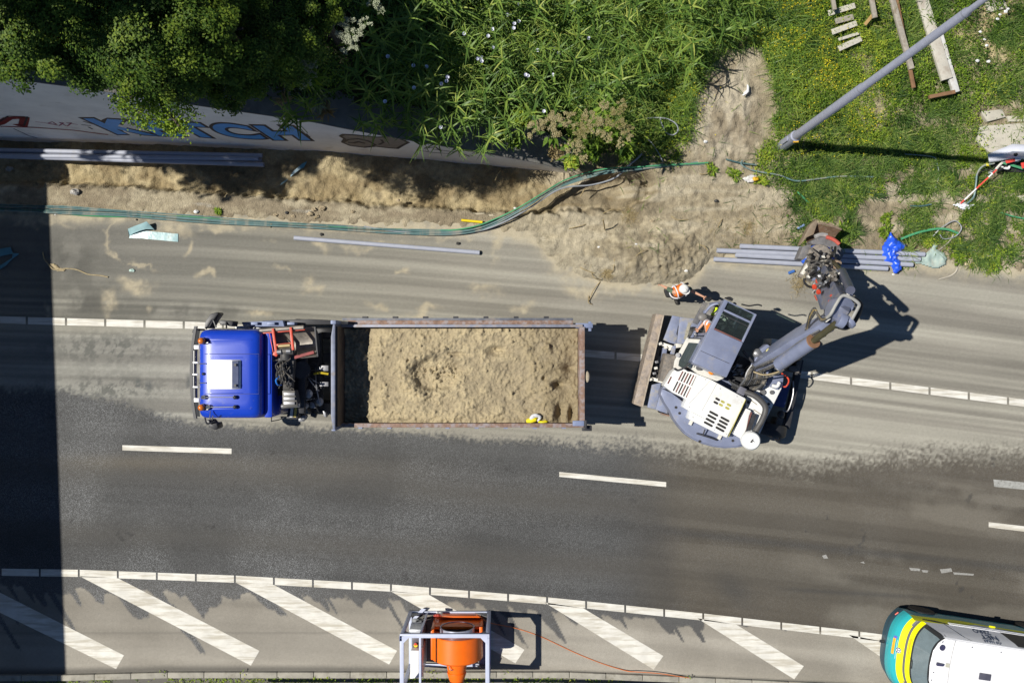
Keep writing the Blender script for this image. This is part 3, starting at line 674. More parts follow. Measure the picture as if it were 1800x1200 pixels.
m = MB(); m.hexa([(cx0 - .125, cy0 + .12, 1.65), (cx0 - .125, cy1 - .12, 1.65), (cx0 - .10, cy1 - .12, 1.65), (cx0 - .10, cy0 + .12, 1.65)], [(cx0 - .015, cy0 + .18, 2.7), (cx0 - .015, cy1 - .18, 2.7), (cx0 + .02, cy1 - .18, 2.7), (cx0 + .02, cy0 + .18, 2.7)])
m.build('windscreen', glass, T)
for y, s_ in ((cy1 + .003, 1), (cy0 - .003, -1)):
    m = MB(); m.hexa([(-7.55, y - .01, 1.7), (-6.7, y - .01, 1.7), (-6.7, y + .01, 1.7), (-7.55, y + .01, 1.7)], [(-7.45, y - .05 * s_ - .01, 2.5), (-6.75, y - .05 * s_ - .01, 2.5), (-6.75, y - .05 * s_ + .01, 2.5), (-7.45, y - .05 * s_ + .01, 2.5)])
    m.build('side_window', glass, T)
# back of the cab: lower step behind the roof edge
m = MB(); m.box(-6.03, -5.84, cy0 + .05, cy1 - .05, 1.0, 2.85); m.build('cab_rear', tblue, T, bevel=.04)
m = MB(); m.box(-5.84, -5.77, -1.35, -.18, 1.2, 2.3); m.build('rear_intake', plast, T, bevel=.02)
for q in ([(360, 622), (455, 622)], [(360, 692), (455, 692)], [(455, 622), (455, 692)]):
    MB().tube([P(a_, b_, 3.147) for a_, b_ in q], .008, 5, smooth=False).build('roof_seam', mat('seam_blue', (.004, .02, .2), .5), cab)
# sun visor with four smoked panels and white brackets
V0 = P(346, 0, 2.95).x
ys = [P(0, y, 2.95).y for y in (573, 600, 635, 657, 680, 704, 728)]
arc = lambda y: -7.80 + 0.10 * ((y + .78) / 1.1) ** 2
m = MB(); rr = []
for i in range(21):
    y = P(0, 581, 2.95).y + (P(0, 732, 2.95).y - P(0, 581, 2.95).y) * i / 20
    x = arc(y) + 0.03; rr.append([(x, y, 2.84), (x + .12, y, 2.93), (x + .12, y, 2.95), (x - .005, y, 2.86)])
m.loft(rr); m.build('sun_visor', mat('smoked_plastic', (0.035, 0.036, 0.042), 0.3, var=0.1, coat=.3), T)
m = MB(); rr = []
for i in range(21):
    y = P(0, 573, 2.95).y + (P(0, 736, 2.95).y - P(0, 573, 2.95).y) * i / 20
    x = arc(y); rr.append([(x - .035, y, 2.80), (x + .03, y, 2.80), (x + .03, y, 2.88), (x - .035, y, 2.88)])
m.loft(rr); m.build('visor_rail', plast, T)
for a, b in ((616, 637), (639, 657), (661, 679), (683, 702)):
    ya, yb = P(0, a, 3).y, P(0, b, 3).y
    MB().cyl((arc((ya + yb) / 2) + .10, ya, 2.94), (arc((ya + yb) / 2) + .10, yb, 2.94), .055, seg=12).build('roof_light', mat('dark_lens', (0.06, 0.062, 0.07), 0.25, var=.1), T)
for y in (610, 637, 658, 680, 703):
    yy = P(0, y, 3).y; w = .05 if y in (610, 703) else .022
    MB().box(arc(yy) + .08, arc(yy) + .20, yy - w, yy + w, 2.97, 3.01).build('visor_bracket', M_WHITE, T, bevel=.006)
# roof hatch
hz = 3.15
m = MB(); a = P(364, 632, hz + .1); b = P(416, 684, hz + .1)
m.hexa([(a.x, b.y, hz), (b.x + .08, b.y, hz), (b.x + .08, a.y, hz), (a.x, a.y, hz)], [(a.x, b.y, hz + .10), (b.x - .10, b.y, hz + .14), (b.x - .10, a.y, hz + .14), (a.x, a.y, hz + .10)])
hatch = m.build('roof_hatch', M_WHITE, T, bevel=.02)
m = MB(); m.hexa([(b.x - .095, b.y + .03, hz + .05), (b.x + .03, b.y + .02, hz), (b.x + .03, a.y - .02, hz), (b.x - .095, a.y - .03, hz + .05)], [(b.x - .095, b.y + .03, hz + .138), (b.x + .035, b.y + .02, hz + .09), (b.x + .035, a.y - .02, hz + .09), (b.x - .095, a.y - .03, hz + .138)])
m.build('hatch_back', mat('hatch_grey', (0.13, 0.15, 0.24), .5), hatch)
for y in (641, 677): MB().box(b.x - .05, b.x, P(0, y, 3.2).y - .03, P(0, y, 3.2).y + .03, hz + .09, hz + .15).build('hatch_hinge', plast, hatch)
# beacons, horns, aerials
for y in (599, 716):
    c = P(354, y, 3.25); m = MB(); m.cyl((c.x, c.y, 3.10), (c.x, c.y, 3.16), .085); base = m.build('beacon_base', plast, T)
    m = MB(); m.lathe((c.x, c.y, 3.16), (0, 0, 1), [(0, .075), (.11, .08), (.16, .06), (.18, .02)], 18); m.build('beacon', amber, T, smooth=60)
    MB().box(c.x + .0, c.x + .15, c.y - .06, c.y - .03, 3.10, 3.22).build('beacon_bracket', M_STEEL, T)
for y, x0, x1 in ((698, 358, 413), (715, 366, 413)):
    a = P(x0, y, 3.2); b = P(x1, y, 3.2); m = MB(); m.cyl(a, b, .012); m.cyl(a - Vector((.05, 0, 0)), a + Vector((.06, 0, 0)), .045, .02)
    m.build('air_horn', chrome, T); MB().sphere(b, .05).build('horn_mount', plast, T); MB().cyl((a.x, a.y, 3.1), (a.x, a.y, 3.22), .05).build('horn_mount', plast, T)
for y in (639, 673): MB().tube([P(350, y, 3.1), P(362, y, 3.16)], .014, smooth=False).build('visor_stay', chrome, T)
MB().sphere(P(357, 657, 3.16), .035).build('aerial_base', plast, T)
MB().tube([P(370, 722, 3.2), P(369, 734, 3.25), P(373, 738, 3.1), P(374, 730, 3.3)], .012).build('aerial_bracket', chrome, T)
# mirrors
def mirror(pts, arm, w, h):
    m = MB(); m.tube(arm, .022); m.build('mirror_arm', plast, T)
    m = MB(); m.prism([p for p in pts], h - .45, h); m.build('mirror', plast, T, bevel=.03)
mirror([P(x, y, 2.5) for x, y in ((359, 577), (361, 564), (369, 552), (382, 548), (384, 551), (376, 562), (368, 577))], [P(362, 578, 2.6), P(373, 562, 2.6), P(380, 575, 2.6)], .1, 2.5)
mirror([P(x, y, 2.3) for x, y in ((362, 738), (368, 750), (377, 756), (383, 752), (381, 743), (374, 744), (370, 738))], [P(360, 733, 2.4), P(364, 744, 2.4), P(378, 740, 2.3)], .1, 2.3)
mirror([P(x, y, 2.6) for x, y in ((337, 585), (338, 579), (349, 577), (352, 581), (343, 580))], [P(352, 580, 2.7), P(345, 578, 2.7)], .1, 2.6)
mirror([P(x, y, 2.5) for x, y in ((386, 562), (410, 564), (408, 574), (402, 573), (397, 571), (386, 571))], [P(398, 576, 2.6), P(398, 566, 2.5)], .1, 2.5)
# front bumper, side fairings north of the cab
m = MB(); m.box(-7.98, -7.6, -1.92, .35, .35, .85); m.build('bumper', tblue, T, bevel=.05)
m = MB(); m.prism([P(414, 573, 1.4), P(470, 571, 1.4), P(470, 577, 1.4), P(414, 578, 1.4)], .5, 1.4); m.build('side_fairing', M_WHITE, T, bevel=.01)
m = MB(); m.prism([P(424, 566, 1.9), P(497, 563, 1.9), P(500, 574, 1.9), P(428, 574, 1.9)], 1.0, 1.9); m.build('side_box', bluegrey, T, bevel=.02)
m = MB(); m.prism([P(455, 563, 2.0), P(540, 560, 2.0), P(578, 562, 2.0), P(578, 570, 2.0), P(455, 571, 2.0)], 1.1, 1.7); m.build('tool_box', plast, T, bevel=.02)
for xx in (440, 470, 505): MB().box(P(xx, 0, 2).x, P(xx + 13, 0, 2).x, P(0, 571, 2).y, P(0, 566, 2).y, 1.7, 2.02).build('box_lid', bluegrey, T, bevel=.01)
# chassis, axles, wheels
m = MB(); m.box(-7.3, 1.5, -1.2, -.95, .75, 1.05); m.box(-7.3, 1.5, -.55, -.3, .75, 1.05); m.box(-5.2, -5.0, -1.2, -.3, .75, 1.0)
m.build('chassis', M_DARK, T)
def wheel(x, y, r=.5, w=.3, par=None):
    m = MB(); m.lathe((x, y - w / 2, r), (0, 1, 0), [(0, r * .55), (0, r * .93), (.04, r), (w - .04, r), (w, r * .93), (w, r * .55)], 30); o_ = m.build('wheel', M_BLACK, par, smooth=40)
    m = MB(); m.lathe((x, y - w / 2 + .03, r), (0, 1, 0), [(0, .05), (0, r * .58), (w - .06, r * .58), (w - .06, .05)], 20); m.build('rim', M_STEEL, o_); return o_
for x in (-6.6, -5.0, -.6, .75):
    for y in (.22, -1.75): wheel(x, y, par=T)
m = MB(); m.box(-4.15, -3.0, .05, .45, .5, 1.1); m.build('fuel_tank', M_STEEL, T, bevel=.08)
# tipping body
XH0, XH1, XT = P(578, 0, 3.15).x, P(592, 0, 3.15).x, P(1028, 0, 2.6).x
YN, YS = P(0, 572, 2.6).y, P(0, 749, 2.6).y
m = MB(); m.box(XH0 + .12, XT, YS, YN, 1.15, 1.3); m.build('body_floor', inner, T)
m = MB(); hb = [(XH0 + .05, YS + .28), (XH0 + .10, YS - .02), (XH0 + .15, YS - .02), (XH0 + .15, YN + .02), (XH0 + .10, YN + .02), (XH0 + .05, YN - .28)]
m.prism(hb, 1.2, 3.15); m.build('headboard', mat('headboard_grey', (0.135, 0.155, 0.225), .5, .1, var=.2, dirt=(.32, .27, .22), dirt_amt=.25, dirt_scale=5), T, bevel=.012)
m = MB(); m.box(XH0 + .153, XH0 + .19, YS + .03, YN - .03, 1.3, 3.05); m.build('headboard_lining', inner, T)
m = MB(); m.box(XH0 + .04, XH0 + .17, YN + .021, YN + .12, 1.2, 3.15); m.build('corner_post', bluegrey, T, bevel=.02)
m = MB(); m.box(XH0 + .05, XH0 + .15, YS - .07, YS - .021, 1.2, 3.1); m.build('corner_post', bluegrey, T, bevel=.02)
m = MB(); m.box(XH1, XT - .06, YS - .005, YS + .05, 1.2, 2.5); m.build('side_wall', inner, T)
m = MB(); m.box(XH1, XT - .02, YS - .03, YS + .075, 2.5, 2.6); m.build('side_rail', rust, T, bevel=.02)
for i in range(8): MB().box(XH1 + .4 + i * .72, XH1 + .5 + i * .72, YS - .07, YS - .006, 1.2, 2.48).build('side_rib', bluegrey, T)
m = MB(); m.box(XH1, XT - .06, YN - .05, YN + .005, 1.2, 2.5); m.build('side_wall', inner, T)
m = MB(); m.box(XH1, XT - .05, YN - .045, YN + .03, 2.5, 2.62); m.build('side_rail', mat('side_rail_steel', (0.26, 0.27, 0.33), .55, .3, var=.2, dirt=(0.40, 0.31, 0.23), dirt_amt=.35, dirt_scale=3), T, bevel=.02)
XR = P(1008, 0, 2.6).x
m = MB(); m.box(XH1 + .15, XR, YN + .03, YN + .13, 2.36, 2.52); m.build('side_flap', rust, T, bevel=.015)
m = MB(); m.box(XH1, XR, YN + .13, YN + .19, 2.30, 2.46); m.build('side_flap', mat('flap_edge', (0.13, 0.14, 0.17), .6, .2, var=.3, dirt=(.3, .25, .2), dirt_amt=.3), T, bevel=.01)
for i in range(7): MB().box(XH1 + .5 + i * .75, XH1 + .62 + i * .75, YN + .18, YN + .23, 2.25, 2.47).build('flap_hinge', plast, T)
m = MB(); m.box(XT - .13, XT, YS + .03, YN - .03, 1.2, 2.6); m.build('tailgate', rust, T, bevel=.015)
m = MB(); m.box(XT - .22, XT + .20, YN - .06, YN + .06, 2.45, 2.56); m.box(XT + .1, XT + .17, YN - .14, YN + .1, 2.3, 2.5); m.build('tailgate_latch', bluegrey, T, bevel=.01)
m = MB(); m.box(XT - .30, XT - .02, YS + .01, YS + .14, 2.55, 2.64); m.build('corner_plate', bluegrey, T, bevel=.01)
m = MB(); m.box(XT - .06, XT + .18, YS - .12, YS + .01, 2.40, 2.54); m.box(XT - .01, XT + .05, YS - .06, YS + .16, 2.5, 2.66); m.build('tailgate_latch', plast, T, bevel=.01)
c = P(1032, 662, 2.5); MB().sphere(c, .11, squash=(.6, 1.3, .5)).build('sand_clod', mat('clod', (.4, .34, .25), .95, var=.3), T)
m = MB(); m.box(XT - .3, XT - .05, YS + .2, YN - .2, .6, .9); m.build('rear_underrun', M_DARK, T)
# the load of sand
xs_ = np.arange(XH0 + .195, XT - .135, .022); ys_ = np.arange(YS + .052, YN - .052, .022); X, Y = np.meshgrid(xs_, ys_, indexing='ij')
px = X * 1600 / (H - 2.3) + 900; py = 600 - Y * 1600 / (H - 2.3)
n = fbm(X, Y, .9, 4, 300); n2 = fbm(X, Y, 4.5, 4, 305); n3 = fbm(X, Y, 15, 3, 310); n4 = fbm(X, Y, 34, 2, 314)
Z = 2.12 + .30 * (n - .45) + .11 * (n2 - .5) + .07 * (n3 - .5) + .03 * (n4 - .5)
Z += .16 * sst(620, 700, px) * sst(1015, 960, px)
clod = np.clip(vn(X * 11, Y * 11, 320) - .72, 0, 1) * .32 * sst(.45, .6, n2) + np.clip(vn(X * 24, Y * 24, 321) - .7, 0, 1) * .12; Z += clod
d = np.hypot((px - 768) / 50, (py - 657) / 33); crat = -0.15 * sst(1.0, .7, d + .22 * (n2 - .5)) + .075 * np.exp(-((d - 1.15) / .2) ** 2) * sst(800, 740, px) * (.65 + .7 * sst(.35, .6, n3)); Z += crat
Z -= .10 * np.exp(-((px - 770) / 60) ** 2 - ((py - 655) / 16) ** 2) * (n3 > .45)
for a, b_, ra, rb, dz in ((872, 616, 17, 8, .22), (983, 676, 9, 6, .28), (1003, 648, 12, 7, .18), (985, 725, 8, 16, .25), (1006, 728, 6, 12, .25), (800, 622, 26, 4, .10), (957, 665, 4, 5, .15)):
    Z -= dz * np.exp(-((px - a) / ra) ** 2 - ((py - b_) / rb) ** 2) * (.6 + .8 * n3)
Z = np.minimum(Z, 2.52)
Z -= .12 * sst(14, 0, 747 - py) * (px < 1100) * .5
cc = lerp3(np.array([0.31, 0.255, 0.165]) * np.ones(X.shape + (3,)), [0.43, 0.355, 0.22], sst(.3, .7, n2 * .6 + n * .4))
dk = sst(880, 960, px) * sst(.35, .6, n2 * .5 + n * .5 + .1 * (px > 960)); cc = lerp3(cc, [0.25, 0.20, 0.12], dk * .8)
cc = lerp3(cc, [0.24, 0.20, 0.14], sst(.62, .75, n3) * .35)
idx = np.arange(X.size).reshape(X.shape); F = np.stack([idx[:-1, :-1], idx[1:, :-1], idx[1:, 1:], idx[:-1, 1:]], -1).reshape(-1, 4)
sandm = groundmat('load_sand', .95, 70, .2, 12, .2, .8, .02, 30)
o = fastmesh('sand_load', np.stack([X, Y, Z], -1).reshape(-1, 3), F, sandm, col=cc, loc=(-1.2, -.75, 1.3), smooth=True)
setp(o, 'heap of pale sand filling the tipper body', 'sand')
# litter on the load
yel = mat('yellow_plastic', (0.80, 0.68, 0.02), .5, var=.1); wh = mat('white_film', (0.7, 0.7, 0.72), .5, var=.15)
m = MB(); a = P(926, 741, 2.3); b = P(944, 735, 2.35)
m.tube([a, (a + b) / 2 + Vector((0, 0, .04)), b], [.03] + [.07] * 10 + [.03], 8); m.build('plastic_bag', yel, None); o = bpy.context.scene.collection.objects[-1]; setp(o, 'yellow and white plastic scrap by the south edge of the load', 'plastic bag')
m = MB(); m.tube([P(932, 736, 2.4), P(940, 730, 2.42), P(949, 733, 2.4), P(945, 740, 2.35)], [.03, .04, .05, .05, .06, .05, .05, .05, .05, .04, .04, .04, .04, .04, .04, .03, .03, .03, .02], 7)
m.build('white_flap', wh, o)
m = MB(); m.tube([P(947, 742, 2.3), P(954, 743, 2.36), P(962, 740, 2.3)], [.03] + [.055] * 10 + [.03], 8); setp(m.build('plastic_bag', yel), 'small yellow plastic scrap nearest the tailgate on the load', 'plastic bag')

# ---- folded loader crane behind the cab (part of the truck)
cr = mat('crane_grey', (0.085, 0.082, 0.078), .5, .2, var=.3, dirt=(.2, .17, .14), dirt_amt=.3)
m = MB(); m.box(P(470, 0, 1.6).x, P(560, 0, 1.6).x, -1.75, .25, 1.05, 1.25); m.build('crane_base', M_DARK, T)
m = MB(); m.cyl(P(530, 650, 1.2), P(530, 650, 2.3), .22); m.build('crane_column', M_DARK, T)
m = MB(); m.beam(P(512, 618, 2.7), P(505, 712, 2.3), .22, .25); m.build('crane_arm', cr, T, bevel=.02)
m = MB(); m.beam(P(535, 600, 2.2), P(530, 725, 2.0), .18, .22); m.build('crane_arm', M_DARK, T, bevel=.02)
# rotator and valve block
m = MB(); m.cyl(P(502, 612, 2.9), P(502, 632, 2.85), .13); m.cyl(P(492, 617, 2.95), P(516, 617, 2.95), .09); m.build('rotator', cr, T, bevel=.01)
m = MB()
rnd = random.Random(3)
for i in range(26):
    c = P(rnd.uniform(492, 512), rnd.uniform(632, 676), rnd.uniform(2.65, 2.9)); m.obox(c, (1, rnd.uniform(-.4, .4), 0), (0, 1, .2), (0, 0, 1), rnd.uniform(.05, .14), rnd.uniform(.04, .12), rnd.uniform(.05, .1))
m.build('valve_block', M_DARK, T, bevel=.008)
for i in range(9):
    x0 = rnd.uniform(486, 512); m = MB(); m.tube([P(x0, 628 + i * 2, 2.9), P(484 + rnd.uniform(-2, 14), 642 + i * 3, 3.05), P(x0 + rnd.uniform(-8, 8), 668 + i * 2, 2.85)], .014, 6); m.build('crane_hose', M_HOSE, T)
MB().tube([P(491, 661, 3.0), P(485, 668, 3.05), P(488, 676, 3.0), P(495, 676, 2.9)], .018, 6).build('crane_hose', mat('blue_hose', (.03, .2, .7), .4), T)
m = MB(); m.prism(PQ([(496, 686), (518, 686), (524, 714), (497, 717)], 2.7), 2.35, 2.7); cb = m.build('crane_bracket', cr, T, bevel=.02)
for y in (690, 698, 706): MB().box(P(499, 0, 2.75).x, P(518, 0, 2.75).x, P(0, y + 5, 2.75).y, P(0, y, 2.75).y, 2.702, 2.75).build('bracket_rib', M_STEEL, cb, bevel=.006)
m = MB(); m.cyl(P(495, 714, 2.6), P(527, 711, 2.6), .06); m.build('crane_pin', M_STEEL, T)
m = MB(); m.prism(PQ([(507, 716), (526, 714), (523, 737), (503, 736)], 2.1), 1.3, 2.1); ob = m.build('oil_tank', M_DARK, T, bevel=.02)
m = MB(); m.sheet(PQ([(511, 716.5), (516, 716), (514, 733), (509, 733)], 2.106), .003); m.build('tank_sticker', mat('sticker_white', (.6, .6, .55), .5, var=.3, vscale=40), ob)
m = MB(); m.sheet(PQ([(518, 716), (523, 715.5), (520, 733), (516, 733)], 2.106), .003); m.build('tank_sticker', mat('sticker_yellow', (.55, .42, .08), .5, var=.6, vscale=60), ob)
for (x, y, z, r, h) in ((535, 712, 2.0, .09, .3), (560, 706, 1.9, .10, .25), (541, 692, 2.1, .10, .22), (533, 733, 1.7, .08, .3)):
    c = P(x, y, z); m = MB(); m.lathe(c - Vector((0, 0, h)), (0, 0, 1), [(0, r * .7), (h * .7, r), (h * .8, r * 1.15), (h, r * .6)], 16); m.build('filter_can', M_STEEL, T, smooth=40)
for i in range(30):
    c = P(rnd.uniform(525, 574), rnd.uniform(640, 742), rnd.uniform(1.4, 1.9)); MB().obox(c, (1, rnd.uniform(-.5, .5), 0), (rnd.uniform(-.3, .3), 1, .1), (0, 0, 1), rnd.uniform(.04, .2), rnd.uniform(.04, .2), rnd.uniform(.05, .2)).build('fitting', rnd.choice([M_DARK, M_DARK, M_STEEL, plast]), T, bevel=.01)
for i in range(12):
    a = P(rnd.uniform(525, 570), rnd.uniform(630, 735), 1.9); b = P(rnd.uniform(525, 575), rnd.uniform(630, 735), 1.8); MB().tube([a, (a + b) / 2 + Vector((0, 0, .15)), b], .016, 6).build('pipe_line', rnd.choice([M_HOSE, M_STEEL, M_BLACK]), T)
MB().tube([P(552, 657, 2.0), P(562, 655, 2.05), P(577, 657, 2.0)], .03).build('yellow_hose', mat('yellow_line', (.6, .45, .03), .4), T)
for y0, w in ((642, 10), (671, 8)): MB().box(P(562, 0, 2).x, P(577, 0, 2).x, P(0, y0 + w, 2).y, P(0, y0, 2).y, 1.9, 2.0).build('bracket', M_STEEL, T, bevel=.01)
MB().tube([P(478, 706, 2.2), P(477, 741, 2.1)], .014, smooth=False).build('hand_rail', M_DARK, T)
MB().tube([P(477, 740, 2.1), P(492, 737, 1.6), P(500, 733, 1.6)], .012).build('hand_rail', M_DARK, T)
# ditch-cleaning bucket clamped on the crane
bk = []
m = MB(); rings = []
A = (P(462, 583, 2.7), P(552, 574, 2.7)); prof = [(0, .0), (.12, -.22), (.35, -.36), (.58, -.32), (.70, -.12), (.74, .02)]
dirx = Vector((A[1] - A[0])).normalized(); diry = Vector((-dirx.y, dirx.x, 0)) * -1
for u in (0, 1.0):
    base = A[0] + (A[1] - A[0]) * u
    rings.append([base + diry * a + Vector((0, 0, b)) for a, b in prof] + [base + diry * a * .97 + Vector((0, 0, b + .03)) for a, b in prof[::-1]])
m.loft(rings); bs = m.build('bucket_shell', scoop, T, smooth=50)
for u in (0.0, 1.0):
    m = MB(); base = A[0] + (A[1] - A[0]) * u; pts = [base + diry * a + Vector((0, 0, b)) for a, b in prof]; n_ = len(pts)
    V = pts + [p + dirx * .03 for p in pts]; m.add(V, [tuple(range(n_)), tuple(range(2 * n_ - 1, n_ - 1, -1))] + [(i, (i + 1) % n_, n_ + (i + 1) % n_, n_ + i) for i in range(n_)])
    m.build('bucket_side', M_DARK, T)
m = MB(); a = TZ(725, 282, 2.9); b = TZ(1080, 255, 2.9); m.cyl(a, b, .055); m.build('bucket_tube', scoop, T)
m = MB(); m.beam(TZ(735, 300, 2.88), TZ(1090, 270, 2.88), .05, .06); m.build('bucket_lip', red, T, bevel=.01)
m = MB(); m.beam(TZ(830, 265, 2.96), TZ(860, 470, 3.0), .06, .08); m.beam(TZ(975, 255, 2.96), TZ(995, 440, 3.0), .06, .08); m.beam(TZ(850, 400, 2.98), TZ(1000, 385, 2.98), .05, .07)
m.beam(TZ(800, 300, 2.9), TZ(838, 480, 2.9), .02, .03); m.beam(TZ(838, 462, 2.96), TZ(870, 480, 2.96), .10, .1)
m.build('bucket_frame', red, T, bevel=.012)
m = MB(); m.beam(TZ(1005, 500, 2.75), TZ(1165, 455, 2.75), .07, .1); m.build('bucket_edge', mat('dark_red', (.25, .02, .02), .5, var=.3), T)
m = MB(); m.cyl(TZ(875, 408, 3.0), TZ(970, 400, 3.0), .05); m.build('bucket_pin', mat('brass', (.45, .35, .18), .4, .6), T)
m = MB(); m.cyl(TZ(865, 455, 3.02), TZ(900, 452, 3.02), .06); m.cyl(TZ(940, 448, 3.02), TZ(975, 446, 3.02), .06); m.build('bucket_bush', M_STEEL, T)
# ---------------------------------------------------------------- wheeled excavator
def E2(x, y, z): return P(1090 + x / 3.75, 480 + y / 3.75, z)
def E7(x, y, z): return P(1180 + x / 4.444, 530 + y / 4.444, z)
def E3(x, y, z): return P(1250 + x / 4.616, 370 + y / 4.616, z)
def EB(x, y, z): return P(1380 + x / 8.0, 380 + y / 8.0, z)      # bucket close-up
def EC(x, y, z): return P(1380 + x / 7.5, 480 + y / 7.5, z)      # elbow close-up
def ER(x, y, z): return P(1280 + x / 8.571, 560 + y / 8.571, z)  # boom foot close-up
X = thing('wheeled_excavator', 'blue-grey and white wheeled excavator with raised boom, bucket over the grey pipes', 'excavator', P(1265, 665, 0), R(63.4))
bg2 = mat('machine_bluegrey', (0.20, 0.225, 0.325), .42, .05, var=.12, vscale=3, dirt=(0.30, 0.27, 0.23), dirt_amt=.16, dirt_scale=3.5, coat=.15)
wht = mat('machine_white', (0.78, 0.78, 0.76), .4, var=.04, dirt=(0.56, 0.52, 0.44), dirt_amt=.22, dirt_scale=3, bump=.1, bscale=3)
wht2 = mat('dusty_white', (0.66, 0.64, 0.58), .5, var=.15, dirt=(0.45, 0.40, 0.32), dirt_amt=.3, dirt_scale=6)
blade_m = mat('blade_steel', (0.25, 0.21, 0.18), .6, .2, var=.35, vscale=9, dirt=(0.42, 0.34, 0.26), dirt_amt=.45, dirt_scale=7, bump=.4)
slot = mat('slot_dark', (0.02, 0.018, 0.018), .8); slotr = mat('slot_red', (0.17, 0.07, 0.06), .8); sloty = mat('slot_yellow', (0.42, 0.38, 0.08), .8)
mud = mat('muddy_steel', (0.16, 0.145, 0.13), .75, .1, var=.35, vscale=8, dirt=(0.30, 0.25, 0.20), dirt_amt=.4, dirt_scale=10, bump=.5)
stepm = mat('dusty_step', (0.22, 0.25, 0.36), .55, .1, var=.15, dirt=(0.36, 0.33, 0.27), dirt_amt=.35, dirt_scale=4)
hx, hy = Vector((-0.98, 0.2, 0)), Vector((-0.2, -0.98, 0))     # undercarriage axes: forwards (towards the truck) and its left
uf, ul = Vector((0.448, 0.894, 0)), Vector((-0.894, 0.448, 0)) # upper frame axes: forwards and left
# undercarriage
cc = P(1275, 668, 0)
m = MB(); m.obox(cc + hx * .45 + Vector((0, 0, .85)), hx, hy, (0, 0, 1), 3.0, .75, .5); m.build('undercarriage', mud, X, bevel=.03)
m = MB(); m.cyl(cc + Vector((-.1, .1, 1.0)), cc + Vector((-.1, .1, 1.3)), .62, seg=32); m.build('slew_ring', M_DARK, X)
def ewheel(px, py):
    c = P(px, py, 0); c.z = .5
    m = MB(); m.lathe(c - hy * .16, hy, [(0, .28), (0, .46), (.05, .5), (.27, .5), (.32, .46), (.32, .28)], 30); o_ = m.build('wheel', M_BLACK, X, smooth=40)
    m = MB(); m.lathe(c - hy * .14, hy, [(0, .05), (0, .3), (.28, .3), (.28, .05)], 20); m.build('rim', bg2, o_)
for a, b in ((1, 1), (1, -1), (-1, 1), (-1, -1)):
    w = cc + hx * (1.25 * a) + hy * (1.05 * b); ewheel(PX(w.x), PY(w.y))
# dozer blade and arms
def quadprism(m, q, z0, z1): return m.prism(q, z0, z1)
m = MB(); q = [E2(240, 265, .75), E2(290, 275, .75), E2(145, 882, .75), E2(88, 862, .75)]
m.prism(q, [.05, .12, .12, .05], [.72, .75, .75, .72]); m.build('dozer_blade', blade_m, X, bevel=.02)
m = MB(); m.beam(E2(286, 276, .78), E2(146, 880, .78), .03, .06); m.build('blade_edge', mat('scuffed_edge', (.45, .38, .30), .5, .2, var=.3), X)
for a, b in (((255, 460), (350, 490)), ((190, 690), (300, 720))): MB().beam(E2(*a, .6), E2(*b, .7), .09, .14).build('blade_arm', wht2, X, bevel=.015)
for a, b in (((245, 470), (230, 690)),): MB().beam(E2(*a, .45), E2(*b, .45), .10, .12).build('blade_crossbar', M_DARK, X)
for x, y in ((265, 465), (300, 490), (330, 500), (240, 585), (235, 625), (225, 660), (200, 700), (250, 700), (285, 715)):
    c = E2(x, y, .72); MB().obox(c, (1, .3, 0), (-.3, 1, 0), (0, 0, 1), .09, .07, .12).build('blade_fitting', M_STEEL if (x + y) % 2 else wht2, X, bevel=.015)
MB().beam(E2(295, 490, .6), E2(265, 690, .6), .12, .14).build('blade_cylinder', bg2, X, bevel=.02)
# steps and mudguards either side of the front axle
for q, z in (([(345, 278), (395, 288), (372, 470), (330, 460), (285, 440)], .72), ([(395, 288), (525, 305), (470, 470), (375, 465)], .95), ([(345, 480), (372, 475), (325, 690), (290, 720), (300, 640)], .9)):
    m = MB(); m.prism([E2(x, y, z) for x, y in q], z - .08, z); m.build('step_plate', stepm, X, bevel=.02)
for q, z in (([(210, 735), (272, 720), (240, 900), (180, 885)], .7), ([(272, 760), (300, 790), (320, 930), (235, 900)], .9)):
    m = MB(); m.prism([E2(x, y, z) for x, y in q], z - .08, z); m.build('step_plate', stepm, X, bevel=.02)
MB().beam(E2(270, 925, .85), E2(320, 938, .85), .04, .2).build('mudguard_edge', rust, X)
m = MB(); m.prism([E2(x, y, 1.0) for x, y in ((450, 325), (470, 330), (440, 440), (420, 435))], .955, .965); m.build('step_tread', mat('tread_dust', (.33, .31, .25), .9, var=.3, vscale=20), X)
m = MB(); m.prism([E2(x, y, .9) for x, y in ((370, 462), (410, 460), (405, 490), (362, 495))], .6, .9); m.build('step_box', wht2, X, bevel=.03)
# stabiliser legs at the rear
for q, z, mt in (([(1035, 950), (1080, 960), (1045, 1100), (1000, 1085)], .55, mud), ([(1085, 960), (1100, 965), (1060, 1115), (1048, 1110)], .5, blade_m), ([(1000, 430), (1055, 440), (1045, 480), (995, 470)], .9, wht2), ([(1170, 550), (1205, 555), (1180, 660), (1110, 640), (1120, 610), (1160, 610)], .7, mud)):
    m = MB(); m.prism([E2(x, y, z) for x, y in q], .06, z); m.build('stabiliser', mt, X, bevel=.02)
m = MB(); m.obox(cc - hx * 1.75 + Vector((0, 0, .45)), hx, hy, (0, 0, 1), .16, 1.9, .2); m.build('stabiliser_beam', M_DARK, X, bevel=.02)
MB().sphere(E2(1060, 930, .9), .1).build('tail_light', M_DARK, X)
m = MB(); m.tube([E2(1140, 710, .9), E2(1140, 800, .9), E2(1110, 900, .9), E2(1080, 908, .9), E2(1070, 900, .9)], .022); m.build('step_hoop', M_STEEL, X)
m = MB(); m.prism([E2(x, y, 1.1) for x, y in ((1060, 730), (1130, 740), (1090, 890), (1010, 870))], .6, 1.0); m.build('battery_box', mat('deep_blue', (.03, .05, .16), .4, var=.1), X, bevel=.03)
